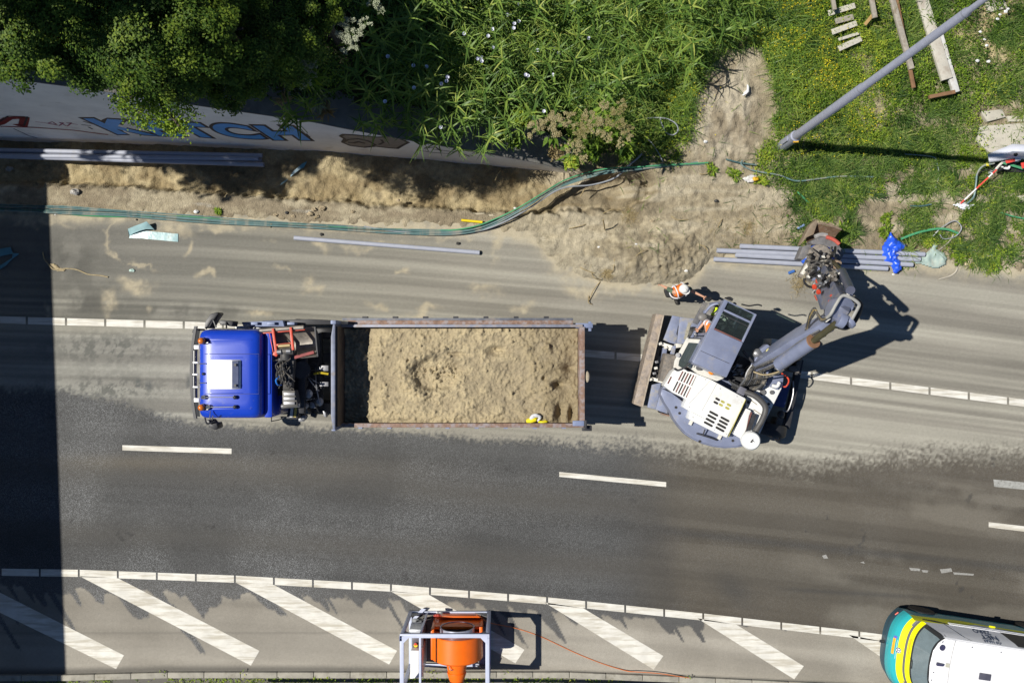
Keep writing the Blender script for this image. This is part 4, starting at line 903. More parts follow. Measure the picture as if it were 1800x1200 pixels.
# upper frame: counterweight, decks
cw = [(268, 762), (262, 800), (285, 850), (320, 905), (350, 965), (385, 1015), (425, 1060), (475, 1095), (540, 1125), (610, 1145), (690, 1155), (770, 1150), (835, 1140), (860, 1090), (900, 1060), (1000, 820), (700, 600), (480, 640), (350, 700)]
m = MB(); m.prism([E2(x, y, 1.5) for x, y in cw], 1.15, 1.5); m.build('upper_frame', bg2, X, bevel=.05)
cw2 = [(276, 758), (268, 800), (292, 850), (328, 905), (356, 962), (392, 1010), (432, 1054), (482, 1088), (545, 1118), (612, 1138), (690, 1148), (770, 1143), (812, 1132), (800, 1050), (460, 880), (345, 790)]
m = MB(); m.prism([E2(x, y, 1.75) for x, y in cw2], 1.5, 1.72); m.build('counterweight', bg2, X, bevel=.05)
for x, y in ((368, 884), (392, 922), (743, 1103), (525, 1108)): MB().cyl(E2(x, y, 1.715), E2(x, y, 1.73), .035, seg=12).build('lifting_eye', slot, X)
for x, y in ((465, 985), (655, 1080)): MB().obox(E2(x, y, 1.76), uf, ul, (0, 0, 1), .12, .08, .08).build('hood_latch', wht2, X, bevel=.01)
# hood
hood = [(515, 668), (600, 700), (640, 722), (832, 826), (815, 880), (705, 1086), (640, 1058), (452, 962), (466, 912), (418, 886), (440, 832)]
m = MB(); m.prism([E2(x, y, 2.15) for x, y in hood], 1.7, 2.12); hood_o = m.build('engine_hood', wht, X, bevel=.03)
for a_, b_ in (((640, 722), (540, 905)), ((466, 912), (700, 1030)), ((455, 860), (600, 700))):
    MB().beam(E2(*a_, 2.121), E2(*b_, 2.121), .012, .006).build('hood_seam', mat('seam_grey', (.45, .44, .41), .6), hood_o)
for x_, y_ in ((560, 700), (770, 812), (800, 850), (700, 1060), (480, 950), (455, 880), (620, 1035), (660, 760)): MB().cyl(E2(x_, y_, 2.12), E2(x_, y_, 2.13), .016, seg=8).build('hood_bolt', M_STEEL, hood_o)
m = MB(); m.beam(E2(828, 832, 2.13), E2(712, 1080, 2.13), .012, .02); m.build('hood_seal', sloty, hood_o)
HZ = 2.123
def slot_at(f, cx, cy, L, w, mt, z=HZ, ang=0, nm='vent_slot'):
    c = f(cx, cy, z); d = (f(cx + 26, cy + 14, z) - c).normalized() if ang == 0 else ang; n_ = Vector((-d.y, d.x, 0))
    pts = []
    for s_, a0 in ((1, -90), (-1, 90)):
        for i in range(6):
            a = R(a0 + 180 * i / 5); pts.append(c + d * (s_ * (L / 2 - w / 2) + math.cos(a) * w / 2) + n_ * math.sin(a) * w / 2)
    m = MB(); m.sheet([p + Vector((0, 0, .004)) for p in pts], .003); m.build(nm, mt, hood_o, smooth=None)
SL = 66 / 3.75 / 70; SW = 15 / 3.75 / 70
for i in range(4):
    slot_at(E2, 617 - i * 12, 925 + i * 23, SL, SW, slot); slot_at(E2, 691 - i * 11, 962 + i * 22, SL, SW, slot)
slot_at(E2, 643, 830, .13, SW, slot); slot_at(E2, 676, 847, .11, SW, sloty); slot_at(E2, 717, 868, .12, SW, sloty)
slot_at(E2, 631, 853, .13, SW, slot); slot_at(E2, 664, 868, .11, SW, sloty); slot_at(E2, 706, 889, .12, SW, sloty)
# louvred side cover
lv = [(385, 618), (520, 668), (440, 832), (352, 790), (290, 742), (345, 650)]
m = MB(); m.prism([E2(x, y, 2.0) for x, y in lv], 1.5, 2.0); lo_ = m.build('louvre_cover', wht, X, bevel=.02)
for i in range(6):
    a = E2(415 + i * 18, 645 + i * 6, 2.0); b = E2(350 + i * 17, 775 + i * 9, 2.0); mid = (a + b) / 2
    m = MB(); m.beam(a + (mid - a) * .03 + Vector((0, 0, .002)), a + (b - a) * .47 + Vector((0, 0, .002)), .035, .006); m.build('louvre', slotr if i % 2 == 0 else slot, lo_)
    m = MB(); m.beam(a + (b - a) * .53 + Vector((0, 0, .002)), b + Vector((0, 0, .002)), .035, .006); m.build('louvre', slotr if i % 2 else slot, lo_)
MB().obox(E2(325, 705, 2.0), uf, ul, (0, 0, 1), .2, .03, .03).build('cover_handle', slotr, lo_)
# handle bar standing on the counterweight
MB().tube([E2(505, 1055, 1.76), E2(545, 1068, 1.85), E2(600, 1085, 1.85), E2(640, 1100, 1.76)], .02).build('grab_bar', M_DARK, X)
MB().tube([E2(560, 1030, 1.9), E2(545, 1068, 1.85)], .018, smooth=False).build('grab_bar', M_DARK, X)
# right hand deck: white platform, slots, air cleaner, grey hose
dk = [(836, 800), (935, 760), (1010, 660), (1080, 672), (1072, 745), (975, 940), (925, 1045), (860, 1050), (800, 1095), (738, 1058), (828, 885)]
m = MB(); m.prism([E2(x, y, 1.75) for x, y in dk], 1.5, 1.75); dk_o = m.build('service_deck', wht, X, bevel=.02)
m = MB(); m.prism([E2(x, y, 1.95) for x, y in ((832, 890), (865, 905), (850, 940), (832, 1030), (800, 1092), (742, 1058))], 1.75, 1.95); m.build('tank_cover', wht, X, bevel=.02)
m = MB(); m.prism([E2(x, y, 1.85) for x, y in ((1000, 655), (1080, 672), (1075, 715), (1040, 770), (955, 735))], 1.75, 1.85); m.build('deck_cover', bg2, X, bevel=.02)
MB().tube([E2(1000, 740, 1.98), E2(1035, 745, 2.0), E2(1050, 720, 1.98)], .045).build('grip_tube', wht, X)
for x, y, r in ((1000, 785, .055), (940, 785, .075), (845, 850, .04), (980, 862, .035), (1030, 690, .04)): MB().cyl(E2(x, y, 1.75), E2(x, y, 1.80), r, seg=16).build('filler_cap', M_DARK, dk_o)
for x, y, L in ((975, 835, .25), (880, 850, .2), (905, 915, .22), (985, 885, .06)): 
    c = E2(x, y, 1.757); m = MB(); m.obox(c, (E2(x + 40, y + 28, 1.757) - c), (-.5, .8, 0), (0, 0, 1), L, .05, .008); m.build('deck_slot', mat('slot_tan', (.28, .24, .19), .8), dk_o)
m = MB(); m.beam(E2(862, 915, 1.9), E2(820, 1040, 1.9), .05, .06); m.build('rusty_bar', slotr, X)
m = MB(); m.beam(E2(885, 930, 1.92), E2(845, 1035, 1.92), .10, .06); m.build('deck_bar', M_DARK, X)
MB().tube([E2(790, 770, 2.0), E2(830, 785, 2.05), E2(890, 810, 2.1), E2(945, 860, 2.12), E2(958, 905, 2.12), E2(935, 970, 2.12), E2(905, 1020, 2.1), E2(880, 1060, 2.1)], .075, 12).build('intake_hose', mat('grey_hose', (.075, .072, .07), .55, var=.2), X)
MB().obox(E2(800, 775, 2.05), (1, -.5, 0), (.5, 1, 0), (0, 0, 1), .2, .2, .12).build('hose_elbow', mat('elbow', (.15, .15, .18), .5), X, bevel=.03)
MB().beam(E2(960, 950, 1.9), E2(915, 1055, 1.9), .04, .05).build('deck_edge', wht, X)
c = E2(868, 1105, 2.35); m = MB(); m.lathe((c.x, c.y, 1.8), (0, 0, 1), [(0, .16), (.3, .16), (.34, .23), (.50, .235), (.55, .20), (.565, .05)], 32); ac = m.build('air_cleaner', wht, X, smooth=40)
m = MB(); m.add([c + Vector((0, 0, .018)) + v for v in [Vector((-.05, -.03, 0)), Vector((.01, -.045, 0)), Vector((.015, .0, 0)), Vector((.07, -.03, 0)), Vector((.03, .02, 0)), Vector((.035, .06, 0)), Vector((-.01, .02, 0))]], [tuple(range(7))]); m.build('cap_mark', slot, ac, smooth=None)
MB().tube([E2(1065, 660, 1.7), E2(1105, 690, 1.8), E2(1110, 720, 1.8), E2(1090, 748, 1.75), E2(1065, 740, 1.7)], .02).build('red_hose', red, X)
# cab ------------------------------------------------------------
RZ = 3.1
fl, fr, rr_, rl = E2(690, 172, RZ), E2(903, 272, RZ), E2(700, 692, RZ), E2(474, 585, RZ)
rl = E2(474, 590, RZ); rr_ = E2(702, 690, RZ)
def mix4(u, v, z=None):
    "u 0..1 left to right, v 0..1 rear to front"
    a = rl.lerp(rr_, u); b = fl.lerp(fr, u); p = a.lerp(b, v); 
    return Vector((p.x, p.y, p.z if z is None else z))
# recover the parameters of the roof window
def roofpanel(u0, u1, v0, v1, z0, z1, nm, mt, bev=.015, par=X):
    m = MB(); m.hexa([mix4(u0, v0, z0), mix4(u1, v0, z0), mix4(u1, v1, z0), mix4(u0, v1, z0)], [mix4(u0, v0, z1), mix4(u1, v0, z1), mix4(u1, v1, z1), mix4(u0, v1, z1)]); return m.build(nm, mt, par, bevel=bev)
roofpanel(0, 1, 0, .555, 3.0, 3.10, 'cab_roof', bg2, .04)
roofpanel(.0, .12, .45, 1, 2.98, 3.09, 'roof_frame', bg2); roofpanel(.94, 1, .555, 1, 2.98, 3.09, 'roof_frame', bg2); roofpanel(.12, .94, .845, .875, 3.0, 3.09, 'roof_frame', bg2, .01); roofpanel(.0, 1, .985, 1.0, 2.96, 3.06, 'roof_frame', bg2, .005)
roofpanel(.12, .94, .555, .575, 3.0, 3.08, 'roof_frame', slotr, .005)
roofpanel(.13, .93, .58, .84, 3.03, 3.045, 'roof_window', glass, 0); roofpanel(.10, .96, .88, .985, 3.0, 3.015, 'front_window', glass, 0)
roofpanel(.12, .94, .79, .80, 3.046, 3.06, 'roof_blind_rail', M_DARK, 0)
roofpanel(.06, .9, .20, .206, 3.098, 3.104, 'roof_seam', M_DARK, 0)
roofpanel(.0, .11, .02, .99, 2.9, 2.985, 'gutter', bg2, .02)
cz0 = 1.35
def post(u, v, du=.05, dv=.04, z1=3.0, mt=bg2):
    m = MB(); m.hexa([mix4(u - du, v - dv, cz0), mix4(u + du, v - dv, cz0), mix4(u + du, v + dv, cz0), mix4(u - du, v + dv, cz0)], [mix4(u - du, v - dv, z1), mix4(u + du, v - dv, z1), mix4(u + du, v + dv, z1), mix4(u - du, v + dv, z1)]); m.build('cab_pillar', mt, X)
for u, v in ((.06, .03), (.95, .03), (.06, .46), (.95, .97), (.04, .97), (.95, .46)): post(u, v, .035, .02)
roofpanel(.02, .98, .0, .03, 1.35, 3.0, 'rear_panel', bg2); roofpanel(.93, .98, .0, 1, 1.35, 1.85, 'side_panel', bg2); roofpanel(.02, .98, .0, 1.0, 1.25, 1.38, 'cab_floor', M_DARK)
roofpanel(.02, .07, .0, .42, 1.35, 2.95, 'side_panel', bg2)
roofpanel(.945, .955, .48, .95, 1.9, 2.98, 'side_window', glass, 0); roofpanel(.945, .955, .05, .44, 1.9, 2.98, 'side_window', glass, 0)
roofpanel(.05, .95, .972, .978, 1.5, 2.95, 'front_window', glass, 0)
# seat, levers, steering wheel
roofpanel(.30, .70, .38, .60, 1.7, 1.85, 'seat', mat('seat_cloth', (.05, .05, .055), .9), .05); roofpanel(.30, .70, .28, .38, 1.75, 2.5, 'seat_back', MATS['seat_cloth'], .05)
c = mix4(.38, .72, 2.25); m = MB(); m.tube([c + Vector((.19 * math.cos(a), .19 * math.sin(a), .03 * math.sin(a))) for a in [2 * math.pi * i / 16 for i in range(17)]], .018, 8, 2); m.beam(c - Vector((.19, 0, 0)), c + Vector((.19, 0, 0)), .03, .02); m.cyl(c - Vector((0, 0, .6)), c, .03); m.build('steering_wheel', M_BLACK, X)
roofpanel(.60, .85, .62, .72, 2.0, 2.3, 'display', M_DARK, .02); roofpanel(.70, .9, .40, .75, 1.6, 1.95, 'console', mat('console_grey', (.2, .22, .2), .6), .03)
roofpanel(.10, .24, .40, .62, 1.5, 2.0, 'console', M_DARK, .03)
m = MB(); m.prism([mix4(.15, .84, 0), mix4(.55, .80, 0), mix4(.6, .86, 0), mix4(.2, .92, 0)], 1.9, 1.92); m.build('paper_sheet', mat('paper', (.5, .5, .47), .8), X)
for x, y in ((.2, .65), (.78, .68)): 
    a = mix4(x, y, 2.0); MB().tube([a, a + Vector((0, 0, .18)), a + uf * .03 + Vector((0, 0, .25))], .02).build('joystick', M_BLACK, X)
# rear of cab: bracket, beacon
m = MB(); m.prism([E2(x, y, 2.3) for x, y in ((440, 608), (480, 590), (535, 618), (690, 692), (640, 712), (520, 668))], 2.1, 2.28); m.build('rear_bracket', wht2, X, bevel=.02)
c = E2(604, 652, 2.5); m = MB(); m.cyl((c.x, c.y, 2.28), (c.x, c.y, 2.4), .05); m.build('beacon_stem', M_DARK, X); m = MB(); m.lathe((c.x, c.y, 2.4), (0, 0, 1), [(0, .07), (.1, .075), (.15, .05), (.17, .01)], 18); m.build('beacon', mat('orange_lens', (.85, .25, .01), .25, coat=.4), X, smooth=60)
for i in range(5): MB().obox(E2(470 + i * 14, 606 + i * 4, 2.34), uf, ul, (0, 0, 1), .09, .03, .06).build('cooler_fin', wht2, X, bevel=.01)
MB().cyl(E2(520, 620, 2.28), E2(520, 620, 2.38), .08).build('horn', M_DARK, X)
# open door folded back along the left side
m = MB(); fr_ = [(435, 425), (470, 432), (405, 560), (385, 625), (360, 632), (352, 598)]
D0 = [(440, 425), (545, 432), (470, 595), (385, 640), (352, 620), (360, 575)]
pts = [E2(x, y, 2.55) for x, y in D0]; pc = sum(pts, Vector()) / 6; inn = [pc + (p - pc) * .78 + Vector((.06, -.02, 0)) for p in pts]
n_ = 6; V = pts + inn + [p - Vector((0, 0, .05)) for p in pts] + [p - Vector((0, 0, .05)) for p in inn]
F = [(i, (i + 1) % 6, 6 + (i + 1) % 6, 6 + i) for i in range(6)] + [(12 + i, 18 + i, 18 + (i + 1) % 6, 12 + (i + 1) % 6) for i in range(6)] + [(i, 12 + i, 12 + (i + 1) % 6, (i + 1) % 6) for i in range(6)] + [(6 + i, 6 + (i + 1) % 6, 18 + (i + 1) % 6, 18 + i) for i in range(6)]
m = MB(); m.add(V, F); dr = m.build('door', wht2, X, bevel=.01)
m = MB(); m.sheet([p - Vector((0, 0, .02)) for p in inn], .01); m.build('door_glass', glassmat('door_pane', (.35, .45, .42), .6), dr)
m = MB(); m.tube([E2(545, 435, 2.58), E2(500, 540, 2.6), E2(440, 610, 2.6), E2(385, 640, 2.58), E2(358, 628, 2.58)], .025); m.build('door_seal', M_DARK, dr)
MB().cyl(E2(380, 540, 2.55), E2(380, 540, 2.62), .055).build('door_lock', M_STEEL, dr)
MB().beam(E2(450, 428, 2.6), E2(550, 432, 2.6), .03, .04).build('door_rail', M_DARK, dr)
MB().tube([E2(560, 260, 2.3), E2(600, 215, 2.4), E2(650, 200, 2.45), E2(690, 210, 2.4)], .035).build('hand_rail', bg2, X)
MB().tube([E2(560, 250, 2.2), E2(545, 300, 2.0), E2(500, 380, 1.8), E2(470, 430, 1.8)], .04).build('hand_rail', bg2, X)
MB().sphere(E2(545, 290, 2.2), .10, squash=(1.2, 1, .6)).build('work_light', mat('lamp_grey', (.2, .19, .18), .5), X)
for a in (((690, 165), (725, 160), (745, 175)), ((800, 205), (850, 215), (905, 208), (935, 215))): MB().tube([E2(*q, 3.05) for q in a], .018).build('mirror_arm', M_BLACK, X)
MB().obox(E2(722, 172, 3.0), (1, -.3, 0), (.3, 1, 0), (0, 0, 1), .16, .06, .05).build('work_light', M_BLACK, X, bevel=.02)
rnd = random.Random(5)
for i in range(16):
    c = E2(rnd.uniform(490, 560), rnd.uniform(350, 440), rnd.uniform(1.6, 2.0)); MB().obox(c, (1, rnd.uniform(-1, 1), 0), (rnd.uniform(-1, 1), 1, .1), (0, 0, 1), rnd.uniform(.04, .13), rnd.uniform(.04, .1), rnd.uniform(.04, .1)).build('lever_block', rnd.choice([M_DARK, M_STEEL, M_DARK, mat('lilac_grey', (.3, .28, .34), .5)]), X, bevel=.01)
roofpanel(-.16, .0, .62, .98, 1.28, 1.34, 'side_step', mat('step_grey', (.12, .12, .13), .7, var=.3, dirt=(.3, .27, .22), dirt_amt=.3), .02)
# boom ------------------------------------------------------------
BF = ER(470, 770, 2.1); EL = EC(760, 560, 5.15)
bd = (EL - BF).normalized(); bside = bd.cross(Vector((0, 0, 1))).normalized(); bup = bside.cross(bd).normalized()
def boomsec(c, w, h): return [c - bside * w / 2 - bup * h / 2, c + bside * w / 2 - bup * h / 2, c + bside * w / 2 + bup * h / 2, c - bside * w / 2 + bup * h / 2]
L = (EL - BF).length
B0 = BF - bside * .10
m = MB(); m.loft([boomsec(B0, .30, .30), boomsec(B0 + bd * L * .25 - bside * .05 + bup * .02, .30, .46), boomsec(B0 + bd * L * .55 + bup * .02 - bside * .04, .30, .50), boomsec(B0 + bd * L * .90 + bside * .06, .30, .40)]); m.build('boom', bg2, X, bevel=.02)
# luffing cylinder on the right side of the boom
c0, c1, c2 = E2(1048, 600, 3.45), E2(1270, 450, 4.6), EC(690, 650, 5.2)
m = MB(); m.cyl(c0, c1, .155, seg=24); cy = m.build('boom_cylinder', bg2, X, smooth=40)
m = MB(); d = (c1 - c0).normalized(); m.cyl(c1 - d * .005, c1 + d * .035, .165, seg=24); m.build('cylinder_gland', mat('gland', (.26, .14, .08), .5, var=.2), cy)
m = MB(); m.cyl(c1, c2, .075, seg=18); m.build('cylinder_rod', mat('oily_rod', (.11, .10, .055), .3, .5, var=.2), cy, smooth=40)
m = MB(); m.cyl(E2(1040, 640, 3.0), E2(1070, 580, 3.0), .10); m.build('cylinder_pin', M_STEEL, X, bevel=.01)
m = MB(); m.beam(E2(1290, 480, 4.3), E2(1320, 450, 4.35), .16, .12); m.build('boom_lug', mud, X, bevel=.02)
# hoses and pipes along the boom
def hose(pts, r, mt=None, nm='hose'): MB().tube(pts, r, 7).build(nm, mt or M_HOSE, X)
for k, (o1, o2, mt) in enumerate(((-.17, .30, M_STEEL), (-.12, .33, M_HOSE), (-.03, .34, M_STEEL), (.02, .34, M_HOSE))):
    hose([BF + bside * o1 + bup * .1, BF + bd * L * .22 + bside * (o1 - .05) + bup * .34, BF + bd * L * .45 + bside * (o1 + .01) + bup * .36, BF + bd * L * .66 + bside * o1 + bup * .32, BF + bd * L * .84 + bside * (o1 + .05) + bup * .26], .020, mt, 'hydraulic_pipe')
for i in range(4):
    s_ = i * .035
    hose([EC(270 + 12 * i, 760, 4.3), EC(300 + 8 * i, 640, 4.7), EC(330 + 10 * i, 540 + 12 * i, 5.0), EC(385 + 8 * i, 460 + 16 * i, 5.3), EC(430, 530 + 8 * i, 5.3), EC(480, 600 + 10 * i, 5.3), EC(560, 590, 5.3)], .024, mt=M_HOSE if i != 1 else mat('tan_hose', (.30, .22, .08), .5))
hose([E2(870, 700, 2.3), E2(950, 690, 2.6), E2(1060, 650, 3.0), E2(1180, 545, 3.6), E2(1290, 490, 4.2)], .022); hose([E2(880, 650, 2.4), E2(960, 670, 2.6), E2(1080, 632, 3.0), E2(1200, 530, 3.7), E2(1300, 470, 4.3)], .02, mat('sandy_hose', (.35, .28, .16), .6))
# swing post, hose bundle at the boom foot
m = MB(); m.cyl(ER(470, 760, 1.4), ER(470, 760, 2.2), .24); m.build('swing_post', bg2, X, bevel=.02)
m = MB(); m.prism([ER(x, y, 2.3) for x, y in ((380, 680), (480, 470), (600, 380), (680, 440), (640, 640), (520, 760))], 1.9, 2.25); m.build('boom_foot', bg2, X, bevel=.03)
m = MB(); m.sphere(ER(630, 490, 2.75), .085, squash=(1.2, 1, .8)); m.build('work_lamp', mat('lamp_cream', (.6, .55, .25), .3), X, smooth=60)
m = MB(); m.sphere(ER(440, 520, 2.2), .12, squash=(1.1, 1, .7)); m.build('joint_boss', M_STEEL, X)
m = MB(); m.beam(ER(220, 480, 2.3), ER(370, 660, 2.3), .05, .08); m.build('swing_rod', M_DARK, X); 
for i in range(11):
    t0 = i / 10
    a = ER(180 + 340 * t0, 1010 - 60 * t0, 1.95); b = ER(290 + 260 * t0, 800 - 30 * t0, 2.3 + .1 * math.sin(i)); c_ = ER(360 + 230 * t0, 700 - 40 * t0, 2.35)
    hose([a - Vector((0, 0, .2)), a, (a + b) / 2 + Vector((0, 0, .12)), b, c_], .032, M_HOSE if i % 3 else M_STEEL)
for i in range(7): hose([ER(20 + i * 26, 930 + i * 12, 1.9), ER(40 + i * 26, 960 + i * 14, 2.05), ER(70 + i * 24, 1000 + i * 12, 1.95), ER(60 + i * 26, 1040 + i * 10, 1.8)], .028, mat('coil_hose', (.12, .12, .12), .4, .3))
for i in range(5):
    hose([ER(330 + 40 * i, 1040, 2.0), ER(420 + 30 * i, 1060 - 20 * i, 2.15), ER(540 + 10 * i, 960 - 30 * i, 2.2), ER(580, 850 - 20 * i, 2.2)], .036)
for i in range(18):
    c = ER(rnd.uniform(90, 330), rnd.uniform(690, 960), rnd.uniform(1.7, 2.1)); MB().obox(c, (1, rnd.uniform(-1, 1), 0), (rnd.uniform(-1, 1), 1, .2), (0, 0, 1), rnd.uniform(.05, .16), rnd.uniform(.05, .12), rnd.uniform(.05, .12)).build('valve', rnd.choice([M_DARK, mud, M_STEEL, wht2]), X, bevel=.015)
m = MB(); m.prism([ER(x, y, 1.6) for x, y in ((-20, 900), (200, 560), (400, 690), (640, 860), (560, 1080), (200, 1060))], 1.45, 1.55); m.build('boom_well', M_DARK, X)
# elbow: head of the boom with its guard hoop
hd = [(700, 330), (760, 300), (840, 320), (940, 400), (930, 470), (880, 560), (860, 650), (800, 705), (700, 660), (660, 590), (600, 560), (640, 480)]
m = MB(); m.prism([EC(x, y, 5.35) for x, y in hd], 4.75, [5.45, 5.45, 5.4, 5.3, 5.25, 5.15, 5.1, 5.05, 5.15, 5.3, 5.4, 5.45]); m.build('boom_head', bg2, X, bevel=.07)
m = MB(); m.cyl(EC(700, 600, 5.25), EC(790, 640, 5.25), .17, seg=20); m.cyl(EC(820, 660, 5.2), EC(870, 620, 5.2), .16, seg=20); m.build('cylinder_eye', bg2, X, bevel=.02)
m = MB(); m.tube([EC(520, 610, 5.2), EC(600, 540, 5.45), EC(680, 400, 5.55), EC(755, 300, 5.55), EC(860, 320, 5.55), EC(970, 400, 5.5), EC(960, 460, 5.45), EC(890, 590, 5.35), EC(875, 640, 5.2)], .035, 10); m.build('guard_hoop', mat('hoop_grey', (.42, .41, .38), .4, .2, var=.15), X)
m = MB(); m.tube([EC(860, 330, 5.2), EC(985, 400, 5.2), EC(980, 480, 5.15), EC(920, 620, 5.0), EC(810, 715, 4.95), EC(700, 700, 4.9)], .06, 10); m.build('hose_bundle', M_BLACK, X)
m = MB(); m.prism([EC(x, y, 5.3) for x, y in ((500, 600), (600, 560), (620, 600), (560, 650))], 5.0, 5.25); m.build('lug', wht2, X, bevel=.02)
for i in range(8): MB().obox(EC(660 + 25 * i, 700 + rnd.uniform(-12, 12), 4.7), (1, .3, 0), (-.2, 1, 0), (0, 0, 1), .08, .06, .08).build('fitting', rnd.choice([M_STEEL, mud]), X, bevel=.01)
# stick going down to the bucket
ST = EC(700, 480, 5.0); SB = EB(560, 740, 1.9)
sdv = (SB - ST).normalized(); ss = sdv.cross(Vector((0, 0, 1))).normalized(); sup = ss.cross(sdv).normalized()
def ssec(c, w, h): return [c - ss * w / 2 - sup * h / 2, c + ss * w / 2 - sup * h / 2, c + ss * w / 2 + sup * h / 2, c - ss * w / 2 + sup * h / 2]
LS = (SB - ST).length
m = MB(); m.loft([ssec(ST + sdv * -.35, .26, .30), ssec(ST, .30, .55), ssec(ST + sdv * LS * .3, .30, .48), ssec(SB, .26, .24)]); m.build('stick', mat('stick_grey', (.15, .165, .23), .5, .1, var=.2, dirt=(.26, .23, .19), dirt_amt=.4, dirt_scale=5), X, bevel=.02)
s0 = ST + sup * .45 + sdv * .25; s1 = ST + sup * .42 + sdv * LS * .55; s2 = SB + sup * .30 - sdv * .3
m = MB(); m.cyl(s0, s1, .10, seg=20); sc_ = m.build('bucket_cylinder', mat('cyl_dark', (.10, .11, .16), .4, .2), X, smooth=40); m = MB(); m.cyl(s1, s2, .05); m.build('cylinder_rod', MATS['oily_rod'], sc_)
for (x, y, z) in ((655, 325, 4.6), (600, 365, 4.7), (640, 385, 4.8), (620, 300, 4.4), (430, 90, 3.4), (385, 165, 3.6), (440, 230, 3.9), (530, 100, 3.3)):
    MB().cyl(EC(x, y, z), EC(x + 4, y + 30, z + .05), .055, seg=10).build('coupling', red if (x + y) % 3 else mat('pink_band', (.7, .4, .38), .5), X, bevel=.008)
m = MB(); m.prism([EC(x, y, 3.0) for x, y in ((395, 290), (430, 290), (465, 350), (430, 362))], 2.9, 3.0); m.build('red_reflector', mat('faded_red', (.55, .13, .08), .5), X)
for i in range(7): hose([EC(640 + 8 * i, 480, 5.1), EC(610 + 12 * i, 330, 4.5), EC(600 + 10 * i, 200, 3.8), EC(480 + 30 * i, 130, 3.2), EC(440 + 30 * i, 30, 2.6)], .03, M_HOSE if i % 2 else M_STEEL)
hose([EC(760, 130, 3.9), EC(840, 150, 4.1), EC(850, 210, 4.3), EC(830, 280, 4.6)], .035, wht2); hose([EC(740, 0, 3.2), EC(790, 60, 3.5), EC(790, 120, 3.8)], .03, wht2)
m = MB(); m.prism([EC(x, y, 4.0) for x, y in ((860, 200), (920, 210), (915, 320), (870, 290))], 3.8, 3.9); m.build('side_lug', bg2, X, bevel=.03)
m = MB(); m.prism([EC(x, y, 3.6) for x, y in ((470, 270), (560, 220), (600, 300), (560, 440), (540, 480), (510, 380))], 3.2, 3.6); m.build('stick_plate', MATS['stick_grey'], X, bevel=.04)
for i in range(16):
    x, y = rnd.uniform(400, 700), rnd.uniform(0, 260); hose([EC(x, y, 3.7), EC(x + rnd.uniform(-60, 60), y + rnd.uniform(-60, 60), 4.0), EC(x + rnd.uniform(-90, 90), y + rnd.uniform(-90, 60), 3.6)], rnd.uniform(.02, .045), rnd.choice([M_HOSE, M_BLACK, mud, M_STEEL]))
for i in range(18):
    x, y = rnd.uniform(330, 700), rnd.uniform(520, 880); hose([EB(x, y, 2.0), EB(x + rnd.uniform(-70, 70), y + rnd.uniform(-70, 70), 2.25), EB(x + rnd.uniform(-90, 90), y + rnd.uniform(-110, 60), 1.9)], rnd.uniform(.025, .05), rnd.choice([M_HOSE, M_BLACK, mud, mud, bg2]))
for i in range(44):
    c = EC(rnd.uniform(380, 760), rnd.uniform(-10, 280), rnd.uniform(2.8, 3.7)); MB().obox(c, (1, rnd.uniform(-1, 1), 0), (rnd.uniform(-1, 1), 1, .2), (0, 0, 1), rnd.uniform(.05, .22), rnd.uniform(.04, .11), rnd.uniform(.05, .12)).build('valve', rnd.choice([M_DARK, mud, M_STEEL, mud, wht2]), X, bevel=.015)
# linkage and tilt rotator
TRZ = 1.5
m = MB(); m.beam(EB(410, 900, 2.3), EB(610, 720, 2.0), .10, .14); m.build('tipping_link', bg2, X, bevel=.02)
m = MB(); m.beam(EB(690, 880, 2.3), EB(740, 760, 2.0), .13, .3); m.build('tipping_link', bg2, X, bevel=.03)
m = MB(); m.tube([EB(325, 900, 1.9), EB(400, 760, 1.8), EB(460, 600, 1.7)], [.08, .10, .13, .14, .15, .15, .14, .14, .13, .12, .12, .12, .12], 12); m.build('tilt_cylinder', mud, X)
m = MB(); m.beam(EB(200, 860, 1.6), EB(310, 640, 1.6), .10, .14); m.build('tilt_link', mud, X, bevel=.03)
m = MB(); m.beam(EB(230, 820, 1.7), EB(330, 660, 1.7), .09, .14); m.build('tilt_link', wht2, X, bevel=.03)
m = MB(); m.cyl(EB(480, 560, 1.2), EB(480, 560, 1.75), .30, seg=24); m.build('rotator_housing', mud, X, bevel=.04)
m = MB(); m.prism([EB(x, y, 1.9) for x, y in ((500, 620), (640, 600), (700, 660), (640, 740), (520, 720))], 1.5, 1.9); m.build('coupler', wht2, X, bevel=.05)
m = MB(); m.cyl(EB(690, 680, 1.9), EB(770, 700, 1.9), .13); m.build('link_pin', mat('clay_brown', (.33, .24, .17), .8, var=.3, bump=.4), X, bevel=.03)
m = MB(); rings = []
def plate(pts, z0, z1, nm, mt, bev=.02): m = MB(); m.prism([EB(x, y, z1) for x, y in pts], z0, z1); return m.build(nm, mt, X, bevel=bev)
dkgrey = mat('plate_grey', (.155, .15, .155), .65, .1, var=.25, vscale=8, dirt=(.30, .26, .21), dirt_amt=.22, dirt_scale=9, bump=.3)
plate([(360, 350), (460, 300), (560, 285), (680, 320), (770, 400), (790, 500), (780, 640), (720, 600), (690, 520), (620, 450), (500, 410), (380, 400)], .95, 1.35, 'bucket_mount', dkgrey, .04)
plate([(250, 420), (380, 385), (350, 500), (270, 610), (175, 600)], .95, 1.3, 'bucket_mount', dkgrey, .04)
plate([(690, 510), (780, 430), (840, 520), (780, 645), (740, 630)], 1.0, 1.38, 'bucket_mount', dkgrey, .04)
m = MB(); m.tube([EB(580, 292, 1.38), EB(660, 318, 1.38), EB(720, 355, 1.38), EB(760, 392, 1.38)], .05, 8); m.build('red_rim', mat('faded_red2', (.50, .10, .07), .55, var=.2), X)
